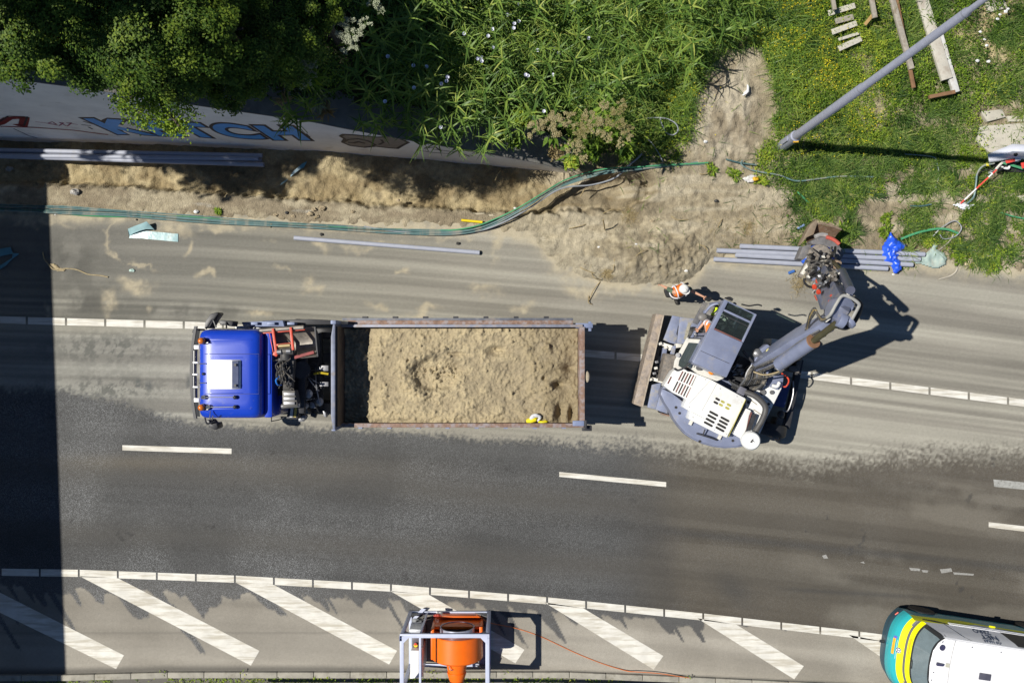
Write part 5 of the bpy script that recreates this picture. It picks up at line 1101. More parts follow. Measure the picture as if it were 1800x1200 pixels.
m = MB(); m.tube([EB(420, 290, 1.3), EB(500, 262, 1.3), EB(590, 270, 1.3)], .06, 8); m.build('rim_light', mat('bare_steel', (.42, .40, .38), .5, .3, var=.2), X)
bblue = mat('coupler_blue', (.03, .12, .62), .5, var=.15)
for pts in ([(370, 450), (430, 430), (500, 480), (560, 480)], [(370, 490), (430, 490)], [(560, 465), (600, 455), (640, 480), (650, 520)], [(580, 500), (640, 520)], [(640, 555), (690, 590)], [(240, 650), (300, 610)]):
    MB().tube([EB(x, y, 1.5) for x, y in pts], .045, 8).build('blue_bracket', bblue, X)
MB().sphere(EB(520, 450, 1.5), .07).build('clay_lump', MATS['clay_brown'], X)
for i in range(36):
    c = EB(rnd.uniform(310, 720), rnd.uniform(500, 900), rnd.uniform(1.5, 2.1)); MB().obox(c, (1, rnd.uniform(-1, 1), 0), (rnd.uniform(-1, 1), 1, .2), (0, 0, 1), rnd.uniform(.05, .2), rnd.uniform(.04, .12), rnd.uniform(.05, .14)).build('rotator_part', rnd.choice([M_DARK, mud, mud, dkgrey, wht2]), X, bevel=.02)
for i in range(6): hose([EB(rnd.uniform(280, 700), rnd.uniform(600, 900), 2.1) for _ in range(3)], .026)
hose([EB(270, 870, 1.9), EB(270, 930, 1.9), EB(320, 980, 2.0), EB(380, 1000, 2.2)], .03, M_BLACK)
# bucket: curved open shell, rusty inside
bb = mat('bucket_rust', (0.22, 0.135, 0.085), .65, .2, var=.35, vscale=5, dirt=(0.33, 0.27, 0.20), dirt_amt=.35, dirt_scale=8, bump=.3)
def bsec(t):
    a = EB(430, 110, .95).lerp(EB(790, 185, .95), t); b = EB(375, 310, 1.25).lerp(EB(765, 370, 1.25), t); return a, b
rings = []
for t in (0, .33, .66, 1):
    a, b = bsec(t); d = (b - a); outer = []
    for k in range(9):
        s_ = k / 8; outer.append(a + d * (s_ * 1.35) + Vector((0, 0, -.55 * math.sin(math.pi * (s_ * .9)))))
    inner_ = [p + Vector((0, 0, .04)) for p in outer[::-1]]
    rings.append(outer + inner_)
m = MB(); m.loft(rings); bko = m.build('bucket', bb, X, smooth=50)
a, b = bsec(0)
m = MB(); m.prism([EB(x, y, 1.0) for x, y in ((430, 50), (445, 110), (395, 260), (300, 300), (205, 412), (270, 270), (350, 120))], .75, 1.05); m.build('bucket_cheek', mat('tan_steel', (.27, .21, .15), .6, .2, var=.3, dirt=(.2, .13, .08), dirt_amt=.3, dirt_scale=6), X, bevel=.02)
m = MB(); m.tube([EB(433, 110, .98), EB(560, 108, .98), EB(700, 150, .98), EB(792, 187, .98)], .03, 8); m.build('bucket_lip', mat('lip_steel', (.30, .22, .16), .5, .3, var=.3), bko)
# ---------------------------------------------------------------- people
skin = mat('skin', (0.55, 0.30, 0.20), .55, var=.06); hivis = mat('hivis_orange', (0.95, 0.21, 0.015), .6, var=.08, bump=.3, bscale=14); refl = mat('reflective_band', (0.72, 0.72, 0.76), .4, var=.06)
navy = mat('work_trousers', (0.025, 0.027, 0.035), .8, var=.2, bump=.3); shirt = mat('green_shirt', (0.10, 0.15, 0.10), .85, var=.15, bump=.3); boot = mat('boot_leather', (0.03, 0.028, 0.026), .6)
helm = mat('white_helmet', (0.80, 0.79, 0.75), .3, coat=.3, var=.02)
def skin_mesh(name, nodes, edges, m, parent, sub=2):
    "nodes: [(pos, radius)]; one continuous limb surface grown along the edges"
    M_ = rootmat(root_of(parent)).inverted()
    me = bpy.data.meshes.new(name); me.from_pydata([tuple(M_ @ Vector(n[0])) for n in nodes], edges, []); me.update()
    o = bpy.data.objects.new(name, me); C.objects.link(o)
    md = o.modifiers.new('s', 'SKIN'); md.use_smooth_shade = True
    for i, v in enumerate(me.skin_vertices[0].data):
        r = nodes[i][1]; v.radius = r if isinstance(r, tuple) else (r, r); v.use_root = (i == 0)
    sb = o.modifiers.new('u', 'SUBSURF'); sb.levels = sub; sb.render_levels = sub
    dg = bpy.context.evaluated_depsgraph_get(); me2 = bpy.data.meshes.new_from_object(o.evaluated_get(dg))
    bpy.data.objects.remove(o); me2.materials.clear(); me2.materials.append(m)
    me2.polygons.foreach_set('use_smooth', [True] * len(me2.polygons))
    o = bpy.data.objects.new(name, me2); C.objects.link(o); o.parent = parent; return o
def hand(nodes, edges, wi, wrist, d, n, curl=.4, s=1.0):
    "palm plus five separate fingers added to a body skeleton; d = finger direction, n = palm normal"
    d = d.normalized(); n = (n - d * n.dot(d)).normalized(); w = d.cross(n)
    palm = wrist + d * .05 * s; nodes.append((palm, (.028, .016))); pi = len(nodes) - 1; edges.append((wi, pi))
    return pi, palm, d, n, w
def fingers(parent, palm, d, n, w, side, m, curl=.5):
    for i, (off, L) in enumerate(((-.027, .062), (-.010, .074), (.008, .070), (.025, .055))):
        a = palm + w * off - d * .01; b = a + d * (.045 + .0 * i); c = b + (d * math.cos(curl) - n * math.sin(curl)) * L * .5; e = c + (d * math.cos(curl * 2.2) - n * math.sin(curl * 2.2)) * L * .45
        skin_mesh('finger', [(a, .010), (b, .010), (c, .009), (e, .0075)], [(0, 1), (1, 2), (2, 3)], m, parent, 1)
    a = palm + w * .022 * side - d * .025; b = a + w * .035 * side + d * .02; c = b + d * .035 + w * .008 * side - n * .01
    skin_mesh('thumb', [(a, .012), (b, .011), (c, .009)], [(0, 1), (1, 2)], m, parent, 1)
WK = thing('person', 'person in orange vest and white helmet reaching for the excavator cab', 'person', P(1180, 518, 0))
def wp(px, py, z): return P(px, py, z)
f1, f2 = wp(1170, 513, 0), wp(1187, 526, 0); f1.z = f2.z = 0.07
fwd = Vector((.35, -.94, 0)).normalized(); lat = Vector((.94, .35, 0))
hip = wp(1188, 514, .95); hl, hr = hip + lat * .10, hip - lat * .10
chest = wp(1196, 510, 1.35); neck = wp(1199, 508, 1.50); head = wp(1201, 508, 1.64)
sl_, sr = chest + lat * .19 + Vector((0, 0, .07)), chest - lat * .19 + Vector((0, 0, .07))
k1, k2 = (hr + f1) / 2 + fwd * .06, (hl + f2) / 2 + fwd * .06
el = wp(1219, 513, 1.38); wl_ = wp(1236, 521, 1.42)           # arm reaching east to the cab rail
er = wp(1172, 506, 1.12); wr = wp(1164, 502, 1.0)
nodes = [(hip, .125), (hip.lerp(chest, .5), .12), (chest, .135), (neck, .055), (head, .082), (head + Vector((0, 0, .09)) + fwd * .01, .085), (hl, .09), (k2 + Vector((0, 0, .0)), .062), (f2 + Vector((0, 0, .05)), .042), (hr, .09), (k1, .062), (f1 + Vector((0, 0, .05)), .042),
         (sl_, .058), (el, .042), (wl_, .027), (sr, .058), (er, .042), (wr, .027)]
edges = [(0, 1), (1, 2), (2, 3), (3, 4), (4, 5), (0, 6), (6, 7), (7, 8), (0, 9), (9, 10), (10, 11), (2, 12), (12, 13), (13, 14), (2, 15), (15, 16), (16, 17)]
dl = (wl_ - el).normalized(); pi1 = hand(nodes, edges, 14, wl_, dl, Vector((0, 0, 1))); drr = (wr - er).normalized(); pi2 = hand(nodes, edges, 17, wr, drr, Vector((0, 1, 0)))
body = skin_mesh('body', nodes, edges, skin, WK)
fingers(WK, *pi1[1:], 1, skin, .8); fingers(WK, *pi2[1:], -1, skin, .6)
skin_mesh('trousers', [(hip - Vector((0, 0, .0)), .14), (hl, .11), (k2, .085), (f2 + Vector((0, 0, .10)), .07), (hr, .11), (k1, .085), (f1 + Vector((0, 0, .10)), .07)], [(0, 1), (1, 2), (2, 3), (0, 4), (4, 5), (5, 6)], navy, WK)
vest = skin_mesh('vest', [(hip + Vector((0, 0, .08)), (.19, .15)), (hip.lerp(chest, .5), (.18, .15)), (chest + Vector((0, 0, .02)), (.20, .16)), (neck - Vector((0, 0, .04)), .075), (sl_ + Vector((0, 0, .01)), .088), (sr + Vector((0, 0, .01)), .088)], [(0, 1), (1, 2), (2, 3), (2, 4), (2, 5)], hivis, WK)
for s_ in (1, -1):                                            # shoulder bands
    q = chest + lat * .115 * s_
    MB().tube([q + fwd * .185 - Vector((0, 0, .15)), q + fwd * .135 + Vector((0, 0, .07)), q + Vector((0, 0, .135)), q - fwd * .135 + Vector((0, 0, .07)), q - fwd * .185 - Vector((0, 0, .15))], .019, 8).build('reflective_band', refl, vest)
for z_, rr0 in ((-.26, .205),):
    q = chest + Vector((0, 0, z_)) + (hip - chest) * (-z_ / .42) * Vector((1, 1, 0)).x * 1.0; q.z = chest.z + z_
    MB().tube([q + lat * math.cos(a) * rr0 + fwd * math.sin(a) * .17 for a in [2 * math.pi * i / 14 for i in range(15)]], .018, 6).build('reflective_band', refl, vest)
for a, b, c_ in ((sl_, el, .5), (sr, er, .75)):
    skin_mesh('sleeve', [(a, .075), (a.lerp(b, c_), .062), (a.lerp(b, c_ + .12), .058)], [(0, 1), (1, 2)], shirt, WK, 1)
for f in (f1, f2):
    skin_mesh('boot', [(f + Vector((0, 0, .13)) - fwd * .04, .062), (f + Vector((0, 0, .0)) - fwd * .05, .06), (f + fwd * .10 - Vector((0, 0, .01)), .058), (f + fwd * .17 - Vector((0, 0, .015)), .05)], [(0, 1), (1, 2), (2, 3)], boot, WK, 1)
hc = head + Vector((0, 0, .085)); fh = Vector((.75, -.66, 0))
for s_ in (1, -1):                                            # face: eyes, ears, nose, mouth
    sd = Vector((-fh.y, fh.x, 0)) * s_
    MB().sphere(head + fh * .076 + sd * .03 + Vector((0, 0, .03)), .011).build('eye', M_WHITE, body); MB().sphere(head + sd * .086, .022, squash=(.6, 1, 1.4)).build('ear', skin, body)
MB().sphere(head + fh * .095, .014, squash=(1, 1, 1.6)).build('nose', skin, body); MB().obox(head + fh * .083 - Vector((0, 0, .04)), (-fh.y, fh.x, 0), fh, (0, 0, 1), .04, .008, .01).build('mouth', mat('lips', (.35, .12, .1), .5), body)
m = MB(); m.lathe(hc - Vector((0, 0, .01)), (0, 0, 1), [(0, .122), (.03, .124), (.07, .112), (.10, .085), (.118, .05), (.123, .01)], 28)
m.prism([hc + Vector((math.cos(a), math.sin(a), 0)) * .12 + fh * (.055 * max(0, math.cos(a - math.atan2(fh.y, fh.x)))) for a in [2 * math.pi * i / 24 for i in range(24)]], hc.z - .015, hc.z)
he = m.build('helmet', helm, WK, smooth=60)
MB().tube([hc - fh * .11 + Vector((0, 0, .05)), hc - fh * .03 + Vector((0, 0, .118)), hc + fh * .05 + Vector((0, 0, .115)), hc + fh * .11 + Vector((0, 0, .05))], .012, 6).build('helmet_ridge', helm, he)
MB().tube([hip + lat * .15 + Vector((0, 0, -.02)), hip + lat * .22 + fwd * .05, hip + lat * .2 + fwd * .1 - Vector((0, 0, .12))], .04).build('tool_pouch', boot, WK)
MB().obox(wp(1207, 499, 1.0), lat, fwd, (0, 0, 1), .09, .07, .16).build('tool_pouch', boot, WK, bevel=.02)
MB().tube([wp(1240, 524, 1.48), wp(1246, 527, 1.46), wp(1250, 524, 1.44)], .045).build('glove', M_BLACK, WK)
# driver in the cab, only the left arm and feet show beside the roof
DR = thing('person', 'driver in orange reflective jacket sitting in the excavator cab, mostly under the roof', 'person', mix4(.5, .5, 1.4))
sh = mix4(.5, .42, 2.45); hp = mix4(.5, .46, 1.9); uf_, ll_ = uf, ul
nodes = [(hp, .13), (hp.lerp(sh, .5), .13), (sh, .13), (sh + Vector((0, 0, .14)), .055), (sh + Vector((0, 0, .30)), .09), (sh + Vector((0, 0, .36)), .085),
         (sh + ll_ * .2, .06), (E2(560, 320, 2.1), .045), (E2(520, 365, 2.05), .03), (sh - ll_ * .2, .06), (mix4(.80, .58, 2.2), .045), (mix4(.76, .70, 2.2), .03),
         (hp + ll_ * .1, .09), (hp + ll_ * .18 + uf_ * .45, .07), (hp + ll_ * .2 + uf_ * .55 - Vector((0, 0, .42)), .05), (hp - ll_ * .1, .09), (hp - ll_ * .12 + uf_ * .45, .07), (hp - ll_ * .12 + uf_ * .55 - Vector((0, 0, .42)), .05)]
edges = [(0, 1), (1, 2), (2, 3), (3, 4), (4, 5), (2, 6), (6, 7), (7, 8), (2, 9), (9, 10), (10, 11), (0, 12), (12, 13), (13, 14), (0, 15), (15, 16), (16, 17)]
h1 = hand(nodes, edges, 8, nodes[8][0], nodes[8][0] - nodes[7][0], Vector((0, 0, 1))); bd_ = skin_mesh('body', nodes, edges, skin, DR)
fingers(DR, *h1[1:], 1, skin, .9)
jk = skin_mesh('jacket', [(hp, .16), (hp.lerp(sh, .5), .16), (sh, .16), (sh + ll_ * .2, .09), (E2(585, 335, 2.2), .075), (E2(560, 318, 2.12), .07), (sh - ll_ * .2, .09), (mix4(.80, .56, 2.2), .07)], [(0, 1), (1, 2), (2, 3), (3, 4), (4, 5), (2, 6), (6, 7)], hivis, DR)
for t_ in (.35, .8): 
    c = E2(600, 342, 2.28).lerp(E2(560, 318, 2.14), t_); d = (E2(560, 318, 2.12) - E2(600, 342, 2.28)).normalized(); m = MB(); m.cyl(c - d * .02, c + d * .02, .085, seg=18); m.build('reflective_band', refl, jk)
skin_mesh('trousers', [(hp, .15), (hp + ll_ * .1, .10), (hp + ll_ * .18 + uf_ * .45, .085), (hp + ll_ * .2 + uf_ * .55 - Vector((0, 0, .40)), .07), (hp - ll_ * .1, .10), (hp - ll_ * .12 + uf_ * .45, .085), (hp - ll_ * .12 + uf_ * .55 - Vector((0, 0, .40)), .07)], [(0, 1), (1, 2), (2, 3), (0, 4), (4, 5), (5, 6)], navy, DR)
MB().sphere(sh + Vector((0, 0, .36)), .1).build('hair', mat('dark_hair', (.04, .025, .015), .8), DR)
yg = mat('hivis_yellow', (.62, .85, .01), .6)
m = MB(); m.tube([E2(600, 272, 1.7), E2(618, 266, 1.72), E2(632, 250, 1.72), E2(636, 228, 1.7)], .035, 8); m.sphere(E2(625, 262, 1.7), .05); o = m.build('hivis_glove', yg); setp(o, 'bright yellow glove lying on the step in front of the cab door', 'glove')
m = MB(); m.obox(E2(585, 240, 1.5), uf, ul, (0, 0, 1), .28, .22, .12); setp(m.build('step_bag', mat('grey_cloth', (.22, .21, .2), .9, var=.4, vscale=14), bevel=.04), 'grey cloth bag on the step beside the yellow glove', 'bag')

# ---------------------------------------------------------------- orange drum machine in a white frame
def MX(x, y, z): return P(700 + x / 8, 1050 + y / 8, z)
orange = mat('drum_orange', (0.90, 0.155, 0.005), .38, var=.05, coat=.15, dirt=(.45, .16, .04), dirt_amt=.0, dirt_lo=.66, dirt_scale=6)
frame_m = mat('frame_paint', (0.52, 0.56, 0.70), .45, var=.06, dirt=(.45, .43, .38), dirt_amt=.12); grey_pl = mat('gusset_grey', (.24, .25, .26), .5, .3, var=.2)
MT = thing('drum_machine', 'orange drum machine in a white steel frame with white control cabinet', 'machine', (-1.7, -8.05, 0))
xw, xe, yn, ys_ = -2.78, -.62, -7.42, -8.85; zt = 2.0
def bar(a, b, w=.09, nm='frame_bar', mt=frame_m): MB().beam(a, b, w, w).build(nm, mt, MT, bevel=.008)
for x in (xw, xe):
    for y in (yn, ys_): bar((x, y, .02), (x, y, zt - .05), .09, 'frame_post')
    bar((x, yn - .052, zt), (x, ys_ + .052, zt), .10); bar((x, yn - .046, .065), (x, ys_ + .046, .065), .08)
bar((xw - .05, yn, zt), (xe + .05, yn, zt), .10); bar((xw, ys_, zt), (xe, ys_, zt), .10); bar((xw, yn, .06), (xe, yn, .06), .08); bar((xw, ys_, .06), (xe, ys_, .06), .08)
bar((-2.32, yn - .052, zt), (-2.32, ys_ + .052, zt), .055); bar((-2.32, yn, .1), (-2.32, yn, zt - .05), .05)
for x in (xw, xe):
    s_ = 1 if x == xw else -1
    for y, sy in ((yn, -1), (ys_, 1)):
        m = MB(); V = [(x, y, zt - .05), (x, y + sy * .35, zt - .05), (x, y, zt - .42)]; m.add([Vector(v) for v in V] + [Vector(v) + Vector((.012, 0, 0)) for v in V], [(0, 1, 2), (5, 4, 3), (0, 3, 4, 1), (1, 4, 5, 2), (2, 5, 3, 0)]); m.build('gusset', frame_m, MT)
        m = MB(); V = [(x, y, zt - .05), (x + s_ * .32, y, zt - .05), (x, y, zt - .38)]; m.add([Vector(v) for v in V] + [Vector(v) + Vector((0, .012, 0)) for v in V], [(0, 1, 2), (5, 4, 3), (0, 3, 4, 1), (1, 4, 5, 2), (2, 5, 3, 0)]); m.build('gusset', grey_pl, MT)
        m = MB(); V = [(x, y, .1), (x + s_ * .4, y, .1), (x, y, .55)]; m.add([Vector(v) for v in V] + [Vector(v) + Vector((0, .012, 0)) for v in V], [(0, 1, 2), (5, 4, 3), (0, 3, 4, 1), (1, 4, 5, 2), (2, 5, 3, 0)]); m.build('gusset', grey_pl, MT)
        m = MB(); V = [(x, y, zt + .052), (x + s_ * .22, y, zt + .052), (x, y + sy * .22, zt + .052)]; m.sheet(V, .01); m.build('gusset', frame_m, MT)
MB().obox((xw, yn - .06, zt - .02), (1, 0, 0), (0, 1, 0), (0, 0, 1), .12, .16, .14).build('corner_block', mat('navy_plastic', (.02, .06, .22), .4), MT, bevel=.015)
m = MB(); m.prism([(xw + .05, yn - .15), (-2.35, yn - .2), (-2.35, ys_ + .2), (xw + .05, ys_ + .1)], .08, .11); m.build('base_plate', grey_pl, MT)
m = MB(); m.prism([(xe - .05, yn), (xe + .0, yn), (xe + .0, ys_), (xe - .3, ys_)], .08, .10); m.build('base_plate', mat('plate_lilac', (.25, .25, .34), .5), MT)
# drum: horizontal axis north-south
dc = Vector((-1.44, -7.66, 1.02))
m = MB(); m.lathe(dc, (0, -1, 0), [(0, .46), (0, .665), (.02, .68), (.62, .68), (.64, .665), (.68, .60), (.70, .30)], 48, cap=False); m.build('drum', orange, MT, smooth=35)
m = MB(); m.lathe(dc + Vector((0, .16, 0)), (0, -1, 0), [(.25, .43), (0, .43), (0, .455), (.25, .455), (.25, .43)], 40, cap=False); m.build('opening_ring', mat('ring_grey', (.42, .45, .55), .35, .4), MT, smooth=40)
m = MB(); m.lathe(dc + Vector((0, -.3, 0)), (0, 1, 0), [(0, .02), (0, .45), (.3, .45)], 32, cap=False); m.build('drum_inside', mat('drum_inside', (.10, .05, .035), .7), MT)
m = MB(); m.prism([(-2.12, -7.52), (-.78, -7.52), (-.78, -7.60), (-2.12, -7.60)], .1, .95); m.build('front_plate', orange, MT, bevel=.02)
m = MB(); m.box(-2.12, -2.04, -8.3, -7.5, .1, 1.25); m.build('side_cheek', orange, MT, bevel=.02)
m = MB(); m.box(-.86, -.78, -8.2, -7.5, .1, 1.0); m.build('side_cheek', orange, MT, bevel=.02)
m = MB(); m.box(-2.0, -.85, -7.47, -7.42, .1, .4); m.build('front_plate', orange, MT, bevel=.01)
m = MB(); m.lathe(dc + Vector((-.0, -.70, .25)), (0, -1, 0), [(0, .28), (.24, .23), (.24, .25), (.27, .25), (.52, .17), (.56, .15)], 28); m.build('outlet_spout', orange, MT, smooth=30)
MB().cyl(dc + Vector((.16, -.75, .30)), dc + Vector((.16, -.95, .30)), .07).build('spout_motor', orange, MT, bevel=.01)
MB().tube([dc + Vector((-.18, -.70, .52)), dc + Vector((-.14, -.78, .56)), dc + Vector((-.08, -.80, .52))], .012).build('bracket', M_STEEL, MT)
# cabinet with emergency stop
ca = MX(175, 700, 1.35); cb = MX(340, 700, 1.35)
m = MB(); m.prism([(ca.x, -8.02), (cb.x, -8.02), (cb.x, -8.72), (ca.x - .02, -8.76)], .1, 1.35); m.build('control_cabinet', M_WHITE, MT, bevel=.02)
m = MB(); m.prism([(ca.x + .02, -7.72), (cb.x, -7.72), (cb.x, -8.01), (ca.x + .02, -8.01)], .1, 1.1); cp = m.build('control_panel', mat('panel_dark', (.10, .085, .10), .4), MT, bevel=.02)
c = MX(243, 672, 1.15); MB().cyl((c.x, c.y, 1.1), (c.x, c.y, 1.13), .05).build('stop_base', mat('stop_yellow', (.85, .6, .02), .4), cp); MB().cyl((c.x, c.y + .04, 1.13), (c.x, c.y + .04, 1.17), .035).build('stop_button', red, cp)
m = MB(); m.hexa([(-2.72, -7.75, .45), (-2.36, -7.75, .45), (-2.36, -7.55, .45), (-2.72, -7.55, .45)], [(-2.72, -7.72, .95), (-2.38, -7.72, 1.0), (-2.38, -7.58, 1.0), (-2.72, -7.60, .95)]); m.build('tank', mat('tank_grey', (.40, .42, .45), .4, .2, var=.15), MT, bevel=.04)
MB().tube([MX(250, 330, .25), MX(380, 300, .32), MX(520, 262, .35)], .025).build('drain_hose', M_BLACK, MT)
MB().tube([MX(270, 325, .2), MX(400, 305, .25), MX(520, 268, .28)], .018).build('drain_hose', M_HOSE, MT)
MB().tube([MX(500, 262, .4), MX(550, 250, .42), MX(600, 252, .4)], [.03, .05, .05, .04, .05, .05, .04, .05, .05, .03, .03, .03, .03]).build('coupling', mat('dark_red2', (.4, .05, .03), .4), MT)
m = MB(); m.hexa([MX(200, 290, .08), MX(260, 290, .08), MX(390, 160, .08), MX(330, 150, .08)], [MX(200, 290, .16), MX(260, 290, .16), MX(390, 160, .16), MX(330, 150, .16)]); m.build('brace', frame_m, MT)
for x, y in ((560, 205), (600, 210)): MB().obox(MX(x, y, .35), (1, 0, 0), (0, 1, 0), (0, 0, 1), .1, .07, .06).build('cable_gland', M_STEEL, MT, bevel=.015)
m = MB(); m.tube([P(838, 1080, .5), P(862, 1094, .12), P(905, 1103, .02), P(950, 1118, .015), P(1010, 1146, .015), P(1060, 1166, .015), P(1100, 1178, .05), P(1118, 1180, .12), P(1160, 1183, .115), P(1230, 1193, .08), P(1320, 1199, .02), P(1500, 1225, .02)], .012, 6)
setp(m.build('power_cable', mat('cable_orange', (.60, .17, .05), .5)), 'thin orange cable running from the drum machine along the kerb', 'cable')

# ---------------------------------------------------------------- teal, yellow and white van
vt = mat('van_teal', (0.03, 0.42, 0.46), .3, var=.03, coat=.5); vy = mat('van_yellow', (0.85, 0.83, 0.005), .35, var=.02, coat=.4); vw = mat('van_white', (0.80, 0.80, 0.82), .35, var=.02, coat=.3)
vg = mat('van_grey', (.13, .13, .135), .4, var=.1); vglass = mat('van_windscreen', (.17, .22, .24), .08, var=.1, spec=.8); vdark = mat('van_dark', (.03, .032, .035), .3)
ang = math.atan2(.149, -.989)
VN = thing('panel_van', 'teal, yellow and white panel van at the bottom right corner', 'van', Vector((12.2, -8.42, 0)), ang)
vd = Vector((math.cos(ang), math.sin(ang), 0)); vl = Vector((-math.sin(ang), math.cos(ang), 0))     # forwards, left (south)
nose = Vector((10.0, -8.12, 0))
def VP(s_, t_, z): return nose - vd * s_ + vl * t_ + Vector((0, 0, z))   # s behind the nose, t to the van's left, z up
hw = .99
def nosex(t_, z):
    "distance of the surface behind the nose"
    k = (abs(t_) / hw); b = .02 + .26 * k ** 4 + .07 * k * k
    zt_ = [(0.2, .06), (.5, .0), (.75, .015), (.88, .05), (.97, .12), (1.10, .25), (1.25, .37), (1.95, .62)]
    return b + float(np.interp(z, [q[0] for q in zt_], [q[1] for q in zt_]))
def sidew(z, s_): 
    w = float(np.interp(z, [.2, .5, .9, 1.15, 1.8, 1.93], [.95, .99, .985, .95, .80, .73])); return w
zs = [.22, .45, .62, .75, .88, .96, 1.03, 1.10, 1.16, 1.24, 1.35, 1.5, 1.65, 1.8, 1.88]
ts = [math.sin(math.pi / 2 * (i / 12)) for i in range(-12, 13)]
def strip(z0, z1, nm, mt, t0=-1, t1=1, off=0.0, n=5):
    rows = []
    for i in range(n + 1):
        z = z0 + (z1 - z0) * i / n; W_ = sidew(z, 0); row = []
        for tt in ts:
            if t0 - 1e-6 <= tt <= t1 + 1e-6: row.append(VP(nosex(tt * hw, z) - off, tt * W_, z + off * .3))
        rows.append(row)
    m = MB(); nn = len(rows[0]); V = [v for r in rows for v in r]; F = [(i * nn + j, i * nn + j + 1, (i + 1) * nn + j + 1, (i + 1) * nn + j) for i in range(n) for j in range(nn - 1)]
    m.add(V, F); return m.build(nm, mt, VN, smooth=60)
strip(.15, .60, 'lower_bumper', mat('van_bumper', (.03, .09, .13), .5, var=.1)); strip(.60, .99, 'bonnet', vt, n=10); strip(.99, 1.115, 'yellow_band', vy, n=3); strip(1.115, 1.165, 'scuttle', vg, n=2); strip(1.165, 1.27, 'yellow_band', vy, n=3); strip(1.27, 1.88, 'windscreen_frame', vdark, n=8)
strip(1.33, 1.84, 'windscreen', vglass, -.87, .87, .006, 8)
# sides
def side(s_, t_sign, z): return VP(s_, t_sign * sidew(z, s_), z)
def sidepatch(poly_lo, poly_hi, nm, mt, sgn, off=0.0, par=None, nz=5):
    "poly_lo / poly_hi: lists of (s, z) of the same length"
    m = MB(); V = []; n = len(poly_lo)
    for i in range(nz + 1):
        for a, b in zip(poly_lo, poly_hi):
            s_ = a[0] + (b[0] - a[0]) * i / nz; z = a[1] + (b[1] - a[1]) * i / nz; p = side(s_, sgn, z) + vl * sgn * off; V.append(p)
    F = [(i * n + j, i * n + j + 1, (i + 1) * n + j + 1, (i + 1) * n + j) for i in range(nz) for j in range(n - 1)]
    m.add(V, F); return m.build(nm, mt, par or VN, smooth=50)
L_ = 4.9
for sg in (-1, 1):
    ss_ = [.36, .6, .9, 1.3, 1.7, 2.1, 2.6, 3.2, 4.0, L_]
    sidepatch([(s_, .22) for s_ in ss_], [(s_, z) for s_, z in zip(ss_, [.95, .96, .93, .88, .80, .85, .93, .93, .93, .93])], 'side_lower', vt, sg)
    sidepatch([(s_, z) for s_, z in zip(ss_, [.95, .96, .93, .88, .80, .85, .93, .93, .93, .93])], [(s_, z) for s_, z in zip(ss_, [1.27, 1.27, 1.25, 1.22, 1.15, .97, 1.0, 1.06, 1.08, 1.1])], 'side_band', vy, sg)
    sidepatch([(s_, z) for s_, z in zip(ss_[1:], [1.27, 1.25, 1.22, 1.15, .97, 1.0, 1.06, 1.08, 1.1])], [(s_ + (.30 if s_ < .7 else .12 if s_ < 1 else 0), 1.90) for s_ in ss_[1:]], 'side_panel', vw, sg)
    sidepatch([(.62, 1.12), (.95, 1.12), (1.35, 1.20)], [(.62, 1.17), (.95, 1.21), (1.35, 1.215)], 'mirror_trim', vdark, sg, .004, nz=2)
    sidepatch([(2.62, 1.20), (3.9, 1.22), (4.7, 1.22)], [(2.80, 1.84), (3.9, 1.84), (4.7, 1.84)], 'side_window', vdark, sg, .004)
    for zz in (1.14, 1.21):
        MB().tube([side(s_, sg, zz) + vl * sg * .004 for s_ in (1.3, 2.2, 3.2, 4.4)], .012, 6).build('waist_rail', vw, VN)
    MB().tube([side(1.15, sg, 1.22), side(1.30, sg, 1.5), side(1.42, sg, 1.75), side(1.6, sg, 1.87)], .006, 5).build('panel_gap', vdark, VN)
    c = side(2.55, sg, .98); MB().obox(c + vl * sg * .02, vd, vl, (0, 0, 1), .16, .05, .05).build('door_handle', vy, VN, bevel=.02)
    for s_ in (.95, 3.9):
        c = VP(s_, sg * .86, .34); m = MB(); m.lathe(c, vl * sg, [(0, .2), (0, .33), (.03, .345), (.14, .345), (.165, .32), (.168, .21)], 32); w_ = m.build('wheel', M_BLACK, VN, smooth=40)
        m = MB(); m.lathe(c + vl * sg * .10, vl * sg, [(0, .02), (0, .24), (.06, .245), (.055, .20), (.03, .06), (.04, .02)], 24); m.build('rim', mat('alloy', (.12, .12, .13), .3, .7), w_)
        MB().tube([c + vd * .40 * math.cos(a) + Vector((0, 0, .40 * math.sin(a))) + vl * sg * .10 for a in [math.pi * i / 10 for i in range(11)]], .03, 6).build('wheel_arch', vdark, VN)
m = MB(); m.loft([[VP(L_, -.76, z) if k == 0 else VP(L_, .76, z) for k in (0,)] + [VP(L_, .95, .25), VP(L_, -.95, .25)] for z in (1.9,)] * 1, cap=False) if False else None
m = MB(); m.add([VP(L_, -.95, .22), VP(L_, .95, .22), VP(L_, .78, 1.9), VP(L_, -.78, 1.9)], [(0, 1, 2, 3)]); m.build('rear_door', vw, VN)
m = MB(); m.add([VP(.5, -.93, .2), VP(.5, .93, .2), VP(L_, .93, .2), VP(L_, -.93, .2)], [(0, 1, 2, 3)]); m.build('underbody', vdark, VN)
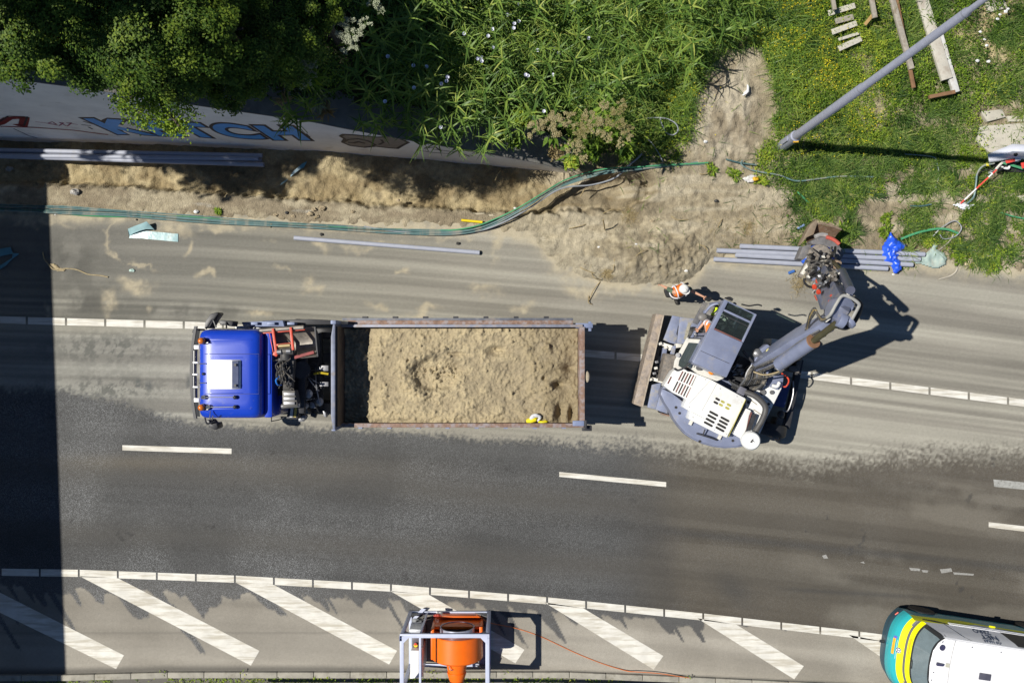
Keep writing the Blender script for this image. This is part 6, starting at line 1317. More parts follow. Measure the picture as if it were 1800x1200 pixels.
# roof
rows = []
tr_ = [-1, -.93, -.8, -.5, 0, .5, .8, .93, 1]
for s_, zc in ((.60, 1.885), (.66, 1.915), (.82, 1.94), (1.2, 1.955), (3, 1.96), (4.5, 1.95), (L_, 1.93)):
    rows.append([VP(nosex(tt * hw, 1.88) + (s_ - .60) if s_ < 1.0 else s_, tt * (sidew(1.885, 0)), zc - .045 * abs(tt) ** 6 - .012 * tt * tt) for tt in tr_])
m = MB(); n = len(tr_); m.add([v for r in rows for v in r], [(i * n + j, i * n + j + 1, (i + 1) * n + j + 1, (i + 1) * n + j) for i in range(len(rows) - 1) for j in range(n - 1)]); rf = m.build('roof', vw, VN, smooth=60)
for sg in (-1, 1):
    m = MB(); m.add([VP(nosex(sg * hw * .9, 1.88) , sg * .765, 1.87), VP(L_, sg * .765, 1.87), VP(L_, sg * .72, 1.925), VP(.95, sg * .72, 1.925)], [(0, 1, 2, 3)]); m.build('roof_edge', vw, VN)
MB().tube([VP(1.08 + .10 * t_ * t_, t_, 1.957 - .012 * t_ * t_) for t_ in (-.72, -.4, 0, .4, .72)], .006, 5).build('roof_seam', mat('seam', (.35, .34, .32), .6), rf)
def VR(x, y): 
    "roof point from the close-up (1550,1050, x8)"
    return P(1550 + x / 8, 1050 + y / 8, 1.965)
c = VR(853, 705); m = MB(); m.cyl(c - Vector((0, 0, .01)), c + Vector((0, 0, .004)), .07, seg=24); m.build('roof_vent', mat('roof_mark', (.04, .04, .09), .5), rf)
c = VR(815, 932); m = MB(); m.prism([c + vd * a + vl * b for a, b in ((.09, -.03), (.09, .04), (-.06, .03), (-.10, 0), (-.06, -.02))], 1.955, 2.03); m.build('aerial_fin', MATS['roof_mark'], rf, bevel=.01)
c = P(1680 + 440 / 8.575, 1060 + 1105 / 8.575, 1.97); m = MB(); m.obox(c, vd, vl, (0, 0, 1), .30, .17, .035); m.build('roof_pod', mat('pod_grey', (.08, .08, .11), .5), rf, bevel=.015)
for x, y in ((855, 628), (728, 1052), (700, 1160)): MB().cyl(VR(x, y) - Vector((0, 0, .01)), VR(x, y) + Vector((0, 0, .003)), .012, seg=8).build('roof_stud', vg, rf)
for x, y in ((250, 662), (685, 738)): c = P(1680 + x / 8.575, 1060 + y / 8.575, 1.965); MB().cyl(c - Vector((0, 0, .01)), c + Vector((0, 0, .003)), .012, seg=8).build('roof_stud', vg, rf)
m = MB(); m.obox(VR(925, 950), vd, vl, (0, 0, 1), .1, .1, .004); m.build('dirt_spot', mat('soft_dirt', (.5, .49, .4), .8), rf)
# emblem, bonnet sign, lettering
navy2 = mat('lettering_navy', (.02, .05, .12), .5)
def front_pt(t_, z, off=.01): return VP(nosex(t_, z) - off, t_, z + off * .5)
up_f = lambda t_, z: (front_pt(t_, z + .05) - front_pt(t_, z - .05)).normalized()
ec = front_pt(-.02, 1.02, .014); eu = up_f(0, 1.02); er_ = -vl
def disc(c_, u_, v_, r0, r1, nm, mt, lift=0.0, seg=28):
    nrm = u_.cross(v_).normalized(); m = MB(); V = []; 
    for i in range(seg): a = 2 * math.pi * i / seg; V += [c_ + (u_ * math.cos(a) + v_ * math.sin(a)) * r0 + nrm * lift, c_ + (u_ * math.cos(a) + v_ * math.sin(a)) * r1 + nrm * lift]
    m.add(V, [(2 * i, 2 * i + 1, (2 * i + 3) % (2 * seg), (2 * i + 2) % (2 * seg)) for i in range(seg)]); return m.build(nm, mt, VN, smooth=None)
nr = er_.cross(eu).normalized(); 
if nr.z < 0: nr = -nr
er_ = vl if (vl.cross(eu)).z > 0 else -vl
disc(ec, er_, eu, .0, .075, 'emblem', M_WHITE, .004); disc(ec, er_, eu, .062, .072, 'emblem_ring', navy2, .007)
m = MB()
def vstroke(pts):
    for a, b in zip(pts, pts[1:]):
        pa = ec + er_ * a[0] + eu * a[1] + er_.cross(eu).normalized() * .007; pb = ec + er_ * b[0] + eu * b[1] + er_.cross(eu).normalized() * .007; m.beam(pa, pb, .014, .002, er_.cross(eu))
vstroke([(-.03, .055), (0, .008), (.03, .055)]); vstroke([(-.055, .03), (-.03, -.05), (0, .0), (.03, -.05), (.055, .03)])
m.build('emblem_strokes', navy2, VN)
def fpatch(t0, t1, z0, z1, nm, mt, off): 
    V = []; n = 8
    for i in range(n + 1):
        t_ = t0 + (t1 - t0) * i / n; V += [front_pt(t_, z0, off), front_pt(t_, z1, off)]
    m = MB(); m.add(V, [(2 * i, 2 * i + 1, 2 * i + 3, 2 * i + 2) for i in range(n)]); return m.build(nm, mt, VN, smooth=None)
sgn_o = mat('sign_orange', (.95, .42, .02), .5, var=.25, vscale=30)
fpatch(-.30, .12, .87, .93, 'bonnet_sign', sgn_o, .008); fpatch(-.36, -.30, .88, .955, 'bonnet_sign_mark', mat('sign_violet', (.15, .12, .6), .5), .008); fpatch(-.28, .22, .965, .975, 'bonnet_text_line', mat('pale_text', (.45, .62, .68), .5), .008)
fpatch(-.42, .0, 1.195, 1.235, 'band_sign', mat('sign_amber', (.95, .45, .0), .5), .008)
fpatch(-.92, -.74, 1.10, 1.15, 'headlight', mat('headlight', (.3, .3, .36), .15, .4), .012); fpatch(.74, .92, 1.10, 1.15, 'headlight', MATS['headlight'], .012)
MB().tube([front_pt(.05, 1.29, .02), front_pt(.12, 1.36, .02), front_pt(.30, 1.36, .02)], .012, 6).build('wiper', vdark, VN)
MB().tube([front_pt(-.82, .52, .01), front_pt(-.90, .54, .01)], .02, 6).build('marker_light', red, VN)
MB().obox(front_pt(-.05, .45, .07), vd, vl, (0, 0, 1), .14, .08, .05).build('tow_hook', vdark, VN, bevel=.02)
# the words along the side, letters upright on the body side
sgv = -1
def svec(s_, z): return side(s_, sgv, z)
wz = (svec(2.6, 1.65) - svec(2.6, 1.3)).normalized(); outv = vd.cross(wz); outv = outv if outv.dot(vl * sgv) > 0 else -outv
rd = wz.cross(outv).normalized()                                     # reading direction
rd = rd if True else -rd
for word, z0_, h_, s_, w_ in (('OP NAAR', 1.745, .105, 2.14, .46), ('NET', 1.50, .205, 2.16, .44), ('ZERO', 1.265, .185, 2.08, .46)):
    V, F = text_geo(word, 1.0, .012); x0, x1 = min(v.x for v in V), max(v.x for v in V); y0, y1 = min(v.y for v in V), max(v.y for v in V)
    m = MB(); m.add([side(s_ - ((v.x - x0) / (x1 - x0) - .5) * w_, sgv, z0_ + (v.y - y0) / (y1 - y0) * h_) - vl * .008 + Vector((0, 0, .004)) for v in V], F); m.build('lettering', navy2, VN, smooth=None)
# ---------------------------------------------------------------- lamp post
pole = mat('galvanised', (0.38, 0.40, 0.50), .5, .25, var=.10, vscale=9, dirt=(.36, .35, .33), dirt_amt=.1)
LX, LY = P(1374, 257, 0.1).x, P(1374, 257, 0.1).y; gz = 0.15
LP = thing('lamp_post', 'tall grey stepped street lamp post leaning out of view at the top right', 'lamp post', (LX, LY, gz))
m = MB(); m.lathe((LX, LY, gz - .3), (0, 0, 1), [(0, .15), (1.5, .14), (1.53, .11), (6.0, .10), (6.04, .082), (10.4, .075), (10.45, .052), (11.8, .045)], 24); m.build('pole', pole, LP, smooth=30)
for z, r in ((1.5, .135), (5.98, .095), (10.38, .07)): MB().cyl((LX, LY, gz - .3 + z - .06), (LX, LY, gz - .3 + z), r + .006).build('collar', pole, LP)
m = MB(); m.obox((LX - .155, LY - .02, gz + .75), (0, 1, 0), (1, 0, 0), (0, 0, 1), .12, .02, .45); m.build('service_door', pole, LP)
m = MB(); m.obox((LX + .01, LY - .15, gz + 1.16), (0, 1, 0), (1, 0, 0), (0, 0, 1), .04, .12, .08); m.build('number_plate', mat('plate_orange', (.6, .35, .03), .5), LP)
m = MB(); m.tube([(LX, LY, gz + 11.4), (LX, LY - .1, gz + 11.9), (LX, LY - .9, gz + 12.1)], .04); m.build('arm', pole, LP)
m = MB(); m.sphere((LX, LY - 1.1, gz + 12.1), .3, squash=(.5, 1, .3)); m.build('lamp_head', pole, LP)

# ---------------------------------------------------------------- pipes
pg = mat('pipe_grey', (0.37, 0.39, 0.46), .5, var=.06, dirt=(.42, .40, .36), dirt_amt=.1, dirt_scale=4); bore = mat('pipe_bore', (.02, .02, .022), .8)
def pipe(a, b, r, label, group=None, name='pipe', mt=None):
    a, b = Vector(a), Vector(b); o = MB().lathe(a, b - a, [(0, r - .006), (0, r), ((b - a).length, r), ((b - a).length, r - .006), (0.001, r - .006)], 20, cap=False).build(name, mt or pg, None, smooth=40); return setp(o, label, 'pipe', group)
r_ = .062
pipe(P(517, 418, r_), P(843, 444, r_), r_, 'lone grey plastic pipe lying on the asphalt above the truck')
G = 'grey pipes stacked at the road edge under the bucket'
for (x0, y0, x1, y1, lb) in ((1301, 432.5, 1625, 447, 'northernmost grey pipe of the row under the excavator bucket'), (1260, 440, 1617, 456, 'second grey pipe from the north in the row under the bucket'),
                             (1293, 448, 1604, 465, 'third grey pipe from the north in the row under the bucket'), (1255, 455.5, 1560, 472, 'southernmost grey pipe of the row under the excavator bucket')):
    z = .10 if y0 < 450 else .07
    pipe(P(x0, y0, z + .04), P(x1, y1, z + .04), .066, lb, G)
G = 'long grey pipes lying in the shaded trench'
for (y0, y1, x1, z, lb) in ((264, 273.5, 461, .02, 'northernmost grey pipe in the shaded trench'), (269, 282, 460, -.06, 'grey pipe second from the wall in the shaded trench'), (271, 289.5, 464, .04, 'grey pipe with the sunlit stretch in the trench')):
    pipe(P(-300, y0 - 6, z), P(x1, y1, z), .062, lb, G)
pipe(P(-300, 270, .12), P(455, 279, .06), .062, 'grey pipe lying on top of the others in the shaded trench', G)
for x in (143, 163): 
    o = MB().cyl(P(x, 275.5, .04), P(x + 1.2, 275.6, .04), .072).build('pipe_coupling', pg); setp(o, 'pipe coupling nearer the left edge on the sunlit trench pipe' if x == 143 else 'thin pipe coupling to the right of another on the sunlit trench pipe', 'coupling')

# ---------------------------------------------------------------- cables
teal = mat('cable_teal', (0.12, 0.21, 0.21), .45, var=.2, vscale=2, dirt=(.34, .31, .25), dirt_amt=.4, dirt_scale=3); teal2 = mat('cable_deep_teal', (0.06, 0.125, 0.13), .45, var=.2, dirt=(.28, .26, .2), dirt_amt=.3); green = mat('cable_green', (0.08, 0.33, 0.16), .4, var=.08); cgrey = mat('cable_grey', (.32, .34, .37), .45, var=.1)
def gz_at(px, py):
    X_ = np.array([[(px - 900) / 64.0]]); Y_ = np.array([[(600 - py) / 64.0]]); z = float(earth_z(X_, Y_)[0, 0])
    return max(z, 0.0) if py > 300 else z
base_line = [(-40, 363), (40, 366), (120, 369), (200, 373), (280, 380), (360, 386), (440, 391), (520, 396), (600, 400), (680, 405), (760, 408), (810, 407), (850, 398), (890, 380), (930, 358), (970, 334), (1010, 318), (1060, 303), (1110, 296), (1160, 289), (1240, 283)]
G = 'teal cables strung along the trench'
def cab_z(px): return .05 + .30 * math.exp(-((px - 935) / 45) ** 2) + .12 * math.exp(-((px - 1090) / 60) ** 2)
rnd = random.Random(21)
spec = [(-4.5, teal, 'pale outer teal cable at the north side of the bundle'), (-2.5, teal2, None), (-1, teal, None), (.8, teal2, None), (2.3, teal, None), (3.6, teal2, None), (4.8, teal, None)]
for i, (off, mt, lb) in enumerate(spec):
    ph = rnd.uniform(0, 6); pts = []
    for k, (x, y) in enumerate(base_line):
        w = off * (.95 if x < 800 else .62) * (1.5 if x < 200 else 1) + 1.1 * math.sin(x / 90 + ph) + .6 * math.sin(x / 37 + ph * 2)
        if x > 1030: w += (x - 1030) / 210 * 3
        pts.append(P(x, y + w, cab_z(x) + .012 * i + max(0, .0)))
    o = MB().tube(pts, .017, 6, 5).build('cable', mt); setp(o, lb or 'teal cable inside the bundle running along the trench edge', 'cable', G)
pts = [P(x, y, .05) for x, y in ((-40, 367), (60, 368), (100, 374), (150, 379), (220, 381), (300, 380), (360, 383), (420, 389), (480, 392), (560, 396), (640, 402), (700, 403), (780, 405))] + [P(x, y, cab_z(x) + .12) for x, y in ((830, 399), (870, 385), (910, 366), (950, 342), (990, 318), (1030, 304), (1070, 296), (1110, 294), (1160, 291), (1245, 286))]
setp(MB().tube(pts, .019, 7, 5).build('cable', green), 'bright green cable running beside the teal bundle', 'cable')
pts = [P(x, y, z) for x, y, z in ((640, 398, .06), (690, 406, .07), (760, 411, .07), (830, 408, .08), (880, 393, .2), (930, 366, .3), (985, 332, .25), (1040, 325, .1), (1080, 313, .08), (1105, 292, .12), (1120, 278, .2))]
setp(MB().tube(pts, .022, 7, 5).build('cable', cgrey), 'light grey cable leaving the bundle towards the weeds', 'cable')
for pts, mt, r, lb in (([(1110, 210, .5), (1160, 207, .8), (1185, 215, .9), (1192, 228, .8), (1184, 237, .7), (1172, 234, .6), (1165, 222, .7), (1160, 208, .8)], cgrey, .02, 'pale grey cable looped among the yellow flowers'),
                       ([(1120, 240, .4), (1140, 246, .4), (1155, 265, .3), (1165, 284, .2)], cgrey, .016, 'thin grey cable hanging down to the green cable'),
                       ([(1095, 298, .15), (1106, 290, .3), (1122, 277, .3), (1128, 270, .3)], cgrey, .03, 'short grey duct end poking from the weeds'),
                       ([(1276, 280, .2), (1300, 286, .2), (1330, 290, .25)], teal2, .03, 'short dark teal duct ends beside the soil patch'),
                       ([(1305, 282, .2), (1304, 290, .25), (1325, 300, .2), (1370, 308, .2), (1400, 318, .2), (1440, 314, .2), (1480, 310, .2), (1535, 311, .2)], teal, .026, 'teal duct creeping through the weeds left of the leaning post'),
                       ([(1402, 337, .15), (1412, 347, .15), (1424, 358, .1)], green, .032, 'short green duct stub sticking out of the bare soil'),
                       ([(1584, 420, .2), (1610, 410, .2), (1640, 403, .2), (1665, 403, .2), (1684, 410, .15)], green, .042, 'thick green duct curving behind the blue sheet'),
                       ([(1590, 271, .3), (1640, 276, .3), (1648, 290, .2), (1650, 310, .15), (1645, 330, .15)], teal, .02, 'thin teal cable in the weeds below the leaning post'),
                       ([(1600, 362, .2), (1620, 362, .2), (1637, 359, .2)], teal2, .03, 'dark teal duct end among the weeds at right'),
                       ([(1700, 358, .3), (1712, 345, .3), (1716, 320, .35), (1718, 305, .4), (1728, 292, .45), (1748, 287, .5)], teal, .03, 'teal cable rising to the white folded panel'),
                       ([(1718, 307, .35), (1730, 299, .35), (1745, 298, .4)], M_BLACK, .02, 'thin black cable below the white folded panel'),
                       ([(1758, 373, .2), (1780, 380, .2), (1810, 386, .2)], green, .024, 'green cable leaving the picture at the right edge'),
                       ([(1640, 415, .1), (1655, 400, .2), (1678, 388, .2), (1690, 400, .2), (1680, 415, .15), (1660, 420, .15), (1652, 412, .15)], cgrey, .018, 'grey cable curled behind the pale sheet'),
                       ([(1650, 440, .1), (1668, 425, .12), (1676, 412, .15)], mat('strap_tan', (.38, .35, .28), .6), .022, 'beige strap running up from the pale sheet'),
                       ([(1681, 462, .02), (1682, 474, .03), (1672, 484, .02), (1650, 491, .015)], mat('hose_sand', (.44, .40, .33), .6), .028, 'short sandy hose curved on the asphalt at right'),
                       ([(1160, 1000, 0.0)], None, 0, None)):
    if mt is None: continue
    setp(MB().tube([P(x, y, z) for x, y, z in pts], r * .8, 7).build('cable', mt), lb, 'cable')
# ---------------------------------------------------------------- sheets and litter
def ribbon(path, w, name, mt, label, cat, wz=None, th=.004):
    "flat band along 3D points; wz gives the direction of its width at each point"
    m = MB(); V = []
    for i, p in enumerate(path):
        wd = Vector(wz[i]).normalized() * w / 2; V += [p + wd, p - wd, p - wd - Vector((0, 0, th)), p + wd - Vector((0, 0, th))]
    n = len(path); F = [(i * 4 + a, i * 4 + b, i * 4 + 4 + b, i * 4 + 4 + a) for i in range(n - 1) for a, b in ((0, 1), (1, 2), (2, 3), (3, 0))] + [(0, 1, 2, 3), tuple(range(4 * n - 4, 4 * n))]
    m.add(V, F); return setp(m.build(name, mt, smooth=40), label, cat)
fo = mat('pale_teal_film', (0.28, 0.44, 0.46), .3, var=.12, vscale=5, spec=.7, bump=.5, bscale=5, dirt=(.42, .38, .30), dirt_amt=.1)
path = [P(*q) for q in ((313, 418, .015), (300, 417, .03), (285, 415.5, .015), (268, 414, .04), (250, 412, .02), (227, 411.5, .02), (226, 409, .05), (235, 404, .12), (248, 399, .16), (257, 396, .20), (266, 398, .14), (267, 403, .03))]
ribbon(path, .22, 'plastic_strip', fo, 'pale teal plastic strip folded over on the sandy asphalt', 'strip', [(0, 1, 0)] * 6 + [(0, 1, .5), (.35, 1, .4), (.4, 1, .3), (.2, 1, .3), (-.4, .6, .6), (-.5, .5, .7)])
path = [P(*q) for q in ((-14, 478, .03), (0, 470, .04), (14, 461, .05), (26, 452, .06), (28, 445, .10), (20, 440, .08), (4, 443, .05), (-16, 449, .04))]
ribbon(path, .20, 'plastic_strip', mat('blue_teal_film', (0.08, .26, .34), .35, var=.12, spec=.7, bump=.4, bscale=5), 'blue-green plastic strip looped in the bridge shade at the left edge', 'strip', [(.5, .8, 0), (.5, .8, 0), (.5, .8, 0), (.9, .4, 0), (.9, -.3, .3), (.2, -1, 0), (0, 1, 0), (0, 1, 0)][0:1] * 3 + [(.8, .5, .1), (1, -.1, .2), (.3, -1, .1), (.1, -1, 0), (.1, -1, 0)])
path = [P(*q) for q in ((511, 308, -.30), (520, 300, -.26), (529, 293, -.22), (537, 289, -.2))]
ribbon(path, .20, 'plastic_strip', MATS['blue_teal_film'], 'blue-green plastic strip half buried in the shaded trench', 'strip', [(.5, .8, .2)] * 4)
ribbon([P(*q) for q in ((493, 324, -.25), (502, 318, -.28), (509, 312, -.30))], .10, 'plastic_strip', fo, 'dull end of plastic strip showing through the trench sand', 'strip', [(.5, .8, 0)] * 3)
MB_y = MB().tube([P(811, 387, .10), P(848, 390.5, .10)], .035, 10, smooth=False); setp(MB_y.build('marker_tube', mat('tube_yellow', (.85, .62, .01), .4, var=.05)), 'short yellow plastic tube on the bare strip above the cables', 'tube')
# crumpled sheets: a heightfield cloth inside an outline
def crumple(outline, name, mt, label, cat, base, amp, seed, f=4.0, th=.0, step=.03):
    ox_, oy_ = sum(x for x, _ in outline) / len(outline), sum(y for _, y in outline) / len(outline); pts = [P(ox_ + (x - ox_) * 1.12, oy_ + (y - oy_) * 1.10, base) for x, y in outline]; xs = [p.x for p in pts]; ys = [p.y for p in pts]
    gx = np.arange(min(xs), max(xs) + step, step); gy = np.arange(min(ys), max(ys) + step, step); X_, Y_ = np.meshgrid(gx, gy, indexing='ij')
    ins = np.zeros(X_.shape, bool); n = len(pts); j = n - 1
    dist = np.full(X_.shape, 9.0)
    for i in range(n):
        xi, yi, xj, yj = pts[i].x, pts[i].y, pts[j].x, pts[j].y
        c = ((yi > Y_) != (yj > Y_)) & (X_ < (xj - xi) * (Y_ - yi) / (yj - yi + 1e-12) + xi); ins ^= c
        dx, dy = xj - xi, yj - yi; t_ = np.clip(((X_ - xi) * dx + (Y_ - yi) * dy) / (dx * dx + dy * dy), 0, 1); dist = np.minimum(dist, np.hypot(X_ - xi - t_ * dx, Y_ - yi - t_ * dy)); j = i
    rid = 1 - np.abs(fbm(X_ + 3, Y_, f, 3, seed) - .5) * 4; Z_ = base + amp * sst(0, .16, dist) * (.45 + .55 * rid) + amp * .3 * (fbm(X_, Y_, f * 3, 2, seed + 9) - .5)
    k = ins[:-1, :-1] & ins[1:, :-1] & ins[1:, 1:] & ins[:-1, 1:]; idx = np.arange(X_.size).reshape(X_.shape)
    F = np.stack([idx[:-1, :-1], idx[1:, :-1], idx[1:, 1:], idx[:-1, 1:]], -1)[k]
    used = np.unique(F); rm = np.full(X_.size, -1); rm[used] = np.arange(len(used)); V = np.stack([X_, Y_, Z_], -1).reshape(-1, 3)[used]
    me = newmesh(name, [tuple(v) for v in V - V.mean(0)], [tuple(int(a) for a in f_) for f_ in rm[F]], 180, 0, fix=False); me.materials.append(mt)
    o = bpy.data.objects.new(name, me); C.objects.link(o); o.location = V.mean(0); sd_ = o.modifiers.new('t', 'SOLIDIFY'); sd_.thickness = .006; return setp(o, label, cat)
crumple([(1566, 408), (1572, 417), (1580, 424), (1593, 432), (1590, 438), (1582, 444), (1580, 450), (1584, 462), (1584, 472), (1576, 478), (1571, 479), (1567, 468), (1565, 463), (1556, 459), (1552, 450), (1551, 436), (1558, 425)], 'plastic_sheet', mat('sheet_blue', (.02, .10, .72), .35, var=.2, vscale=18, spec=.8, bump=.5, bscale=14), 'crumpled bright blue plastic sheet lying over the grey pipes', 'sheet', .17, .16, 400, 7)
crumple([(1598, 460), (1604, 452), (1622, 450), (1636, 436), (1642, 426), (1650, 432), (1645, 438), (1658, 444), (1663, 454), (1660, 464), (1648, 471), (1636, 469), (1622, 464)], 'plastic_sheet', mat('sheet_pale', (.36, .46, .42), .6, var=.15, vscale=6, dirt=(.5, .47, .38), dirt_amt=.3), 'pale green dusty plastic sheet at the right end of the pipes', 'sheet', .06, .07, 410, 3)
crumple([(1594, 438), (1620, 440), (1635, 444), (1620, 452), (1598, 448)], 'plastic_sheet', mat('sheet_ghost', (.42, .43, .36), .7, var=.1), 'thin translucent-looking grey film half under the pipe ends', 'sheet', .05, .04, 417, 3)
# dead twigs, straw, rope
tw = mat('dry_stalk', (.34, .26, .13), .8, var=.25); rp = mat('rope_tan', (.36, .29, .17), .8, var=.3, vscale=20)
def rope(pts, r, label, mt=None, name='rope', cat='rope', z=.02): return setp(MB().tube([P(x, y, z) for x, y in pts], r, 6).build(name, mt or rp), label, cat)
rope([(75, 443), (78, 455), (88, 468), (97, 474), (115, 472), (135, 474), (155, 482), (175, 484), (190, 487)], .018, 'frayed tan rope lying on the road near the bridge shade')
crumple([(88, 464), (97, 463), (105, 470), (116, 473), (112, 478), (98, 476)], 'frayed_cloth', rp, 'frayed tan scrap in the bend of the rope', 'scrap', .02, .03, 430, 8)
for pts, lb in (([(1063, 402), (1061, 390), (1059, 378)], 'upright dead stalk casting a thin shadow on the heap'),):
    o = MB().tube([P(1063, 403, .15), P(1062, 396, .5), P(1060, 386, .75)], .02, 6).build('stake', tw); setp(o, lb, 'stake')
ST_ = [((560, 378), (552, 384)), ((475, 400), (482, 396)), ((1020, 470), (1045, 480)), ((1040, 480), (1056, 492)), ((1055, 495), (1035, 530)), ((1035, 520), (1041, 535)), ((1080, 455), (1074, 480)), ((1118, 450), (1138, 440)), ((1270, 385), (1262, 400)), ((1180, 380), (1210, 386)), ((1060, 375), (1090, 368)), ((1230, 430), (1245, 445)), ((1000, 402), (1030, 394)),
       ((1030, 330), (1020, 345)), ((880, 300), (870, 318)), ((1256, 300), (1230, 306)), ((960, 664), (966, 660))]
G = 'dry twigs scattered over the sandy ground'
for i, (a, b) in enumerate(ST_[:16]):
    mx_ = ((a[0] + b[0]) / 2 + rnd.uniform(-4, 4), (a[1] + b[1]) / 2 + rnd.uniform(-4, 4))
    o = MB().tube([P(a[0], a[1], max(gz_at(*a), 0) + .02), P(mx_[0], mx_[1], max(gz_at(*a), 0) + .10), P(b[0], b[1], max(gz_at(*b), 0) + .03)], .012, 5).build('twig', tw); setp(o, 'thin dry twig lying on the sandy ground', 'twig', G)
stn = mat('stone_pale', (.45, .43, .40), .85, var=.2, bump=.4); stn2 = mat('stone_dark', (.06, .058, .055), .8, var=.2)
def lump(px, py, r, mt, label, cat, name, z=None, sq=(1.15, .75, .5)):
    z = max(gz_at(px, py), 0.0) if z is None else z
    bm_ = MB().sphere(P(px, py, z + r * .5), r, 10, 7, sq); rr = random.Random(int(px * 7 + py))
    for v in bm_.V: v += Vector((rr.uniform(-1, 1), rr.uniform(-1, 1), rr.uniform(-1, 1))) * r * .26
    return setp(bm_.build(name, mt, smooth=60), label, cat)
lump(131, 337, .11, stn, 'pale round stone on the strip between trench and cables', 'stone', 'stone', .06)
lump(16, 297, .09, stn, 'grey stone in the bridge shade beside the trench pipes', 'stone', 'stone', -.3)
for x, y, r, lb in ((345, 372, .06, 'small white scrap beside the teal cables'), (1118, 429, .03, 'tiny white chip on the heap'), (1052, 434, .03, 'tiny white chip at the west side of the heap'), (905, 366, .035, 'white chip above the yellow tube'), (1240, 249, .05, 'white scrap low on the soil patch'), (1206, 476, .04, 'pale pebble between worker and heap'), (286, 381, .03, 'white chip touching the cables'), (1570, 482, .03, 'white tag hanging from the blue sheet'), (97, 377, .02, 'tiny white fleck by the shade edge')):
    lump(x, y, r, M_WHITE, lb, 'scrap', 'scrap')
for x, y, r, lb in ((1259, 353, .055, 'black plastic cap on the bare soil east of the hole'), (805, 428, .05, 'small black block above the lone pipe'), (565, 412, .05, 'grey lump beside the cables'), (1350, 327, .04, 'dark pebble by the torn carton'), (240, 386, .03, 'dark pebble under the cables'), (504, 374, .05, 'dark clod on the strip')):
    lump(x, y, r, stn2, lb, 'lump', 'lump', sq=(1, .8, .7))
for x, y, r in ((545, 376, .08), (552, 368, .07), (566, 366, .09), (484, 378, .05), (515, 380, .05), (700, 352, .05), (620, 372, .05), (1146, 388, .05)):
    lump(x, y, r, mat('clod_sand', (.42, .34, .22), .9, var=.2, bump=.5), 'sandy clod on the strip between trench and cables', 'clod', 'clod')['group'] = 'sandy clods beside the trench'
lump(382 - 150, 475, .05, mat('foam_teal', (.5, .66, .60), .7), 'pale green scrap of foam on the road', 'scrap', 'scrap', 0.0, (1.6, .9, .5))
m = MB(); m.tube([P(1386, 480, .05), P(1396, 476, .05)], .04, 10, smooth=False); setp(m.build('drink_can', mat('can_blue', (.08, .22, .62), .3, .3)), 'small blue can on the road left of the bucket', 'can')
m = MB(); m.tube([P(1402, 402, .1), P(1414, 395, .1)], .03, 8, smooth=False); setp(m.build('bottle', mat('bottle_blue', (.25, .35, .6), .3)), 'slim blue bottle on the soil left of the bucket', 'bottle')
crumple([(1305, 313), (1316, 308), (1325, 306), (1330, 310), (1326, 320), (1316, 322), (1308, 318)], 'torn_carton', mat('carton', (.62, .60, .58), .6, var=.5, vscale=12), 'torn white and yellow carton at the edge of the weeds', 'carton', .2, .08, 440, 10)
lump(1328, 314, .08, mat('carton_yellow', (.75, .45, .03), .5), 'yellow lid against the torn white carton', 'lid', 'lid', .2)
crumple([(1311, 146), (1318, 152), (1317, 162), (1310, 168), (1304, 169), (1308, 160), (1313, 156)], 'white_scrap', M_WHITE, 'white plaster scrap on the soil patch', 'scrap', .55, .03, 444, 9)
crumple([(1674, 360), (1690, 355), (1706, 356), (1714, 360), (1704, 368), (1690, 368), (1682, 364)], 'white_film', mat('film_white', (.72, .74, .8), .4, var=.25, vscale=20), 'crumpled white film at the foot of the red and white tape', 'film', .15, .12, 450, 9)
crumple([(1738, 301), (1748, 297), (1751, 302), (1744, 307), (1736, 306)], 'white_film', MATS['film_white'], 'small white scrap below the folded panel', 'film', .15, .06, 452, 9)
crumple([(1697, 452), (1712, 450), (1716, 456), (1712, 463), (1706, 469), (1697, 466)], 'plank_offcut', mat('wood_pale', (.62, .50, .34), .8, var=.15, vscale=10), 'broken pale wood offcut at the road edge on the right', 'offcut', .05, .06, 455, 6)
MB_ = MB().obox(P(1738, 449, .1), (1, -.12, 0), (.12, 1, 0), (0, 0, 1), .2, .06, .05); setp(MB_.build('grey_bar', mat('bar_grey', (.3, .32, .4), .5), bevel=.01), 'short grey bar in the weeds at the right road edge', 'bar')
# red and white tape
a, b = P(1688, 358, .25), P(1752, 298, .6); rdm = mat('tape_red', (.72, .07, .05), .5); 
t = thing('barrier_tape', 'red and white barrier tape stretched down from the white folded panel', 'tape', a)
for i in range(9):
    p, q = a.lerp(b, i / 9), a.lerp(b, (i + 1) / 9); MB().beam(p, q, .036, .006).build('tape_stripe', rdm if i in (0, 4, 5, 6, 8) else M_WHITE, t)
for i, (p, q) in enumerate((((1768, 285), (1784, 281)), ((1784, 281), (1794, 279)), ((1797, 286), (1799, 296)))): MB().beam(P(*p, .75), P(*q, .75), .08, .01).build('tape_stripe', rdm if i != 1 else M_WHITE, t)
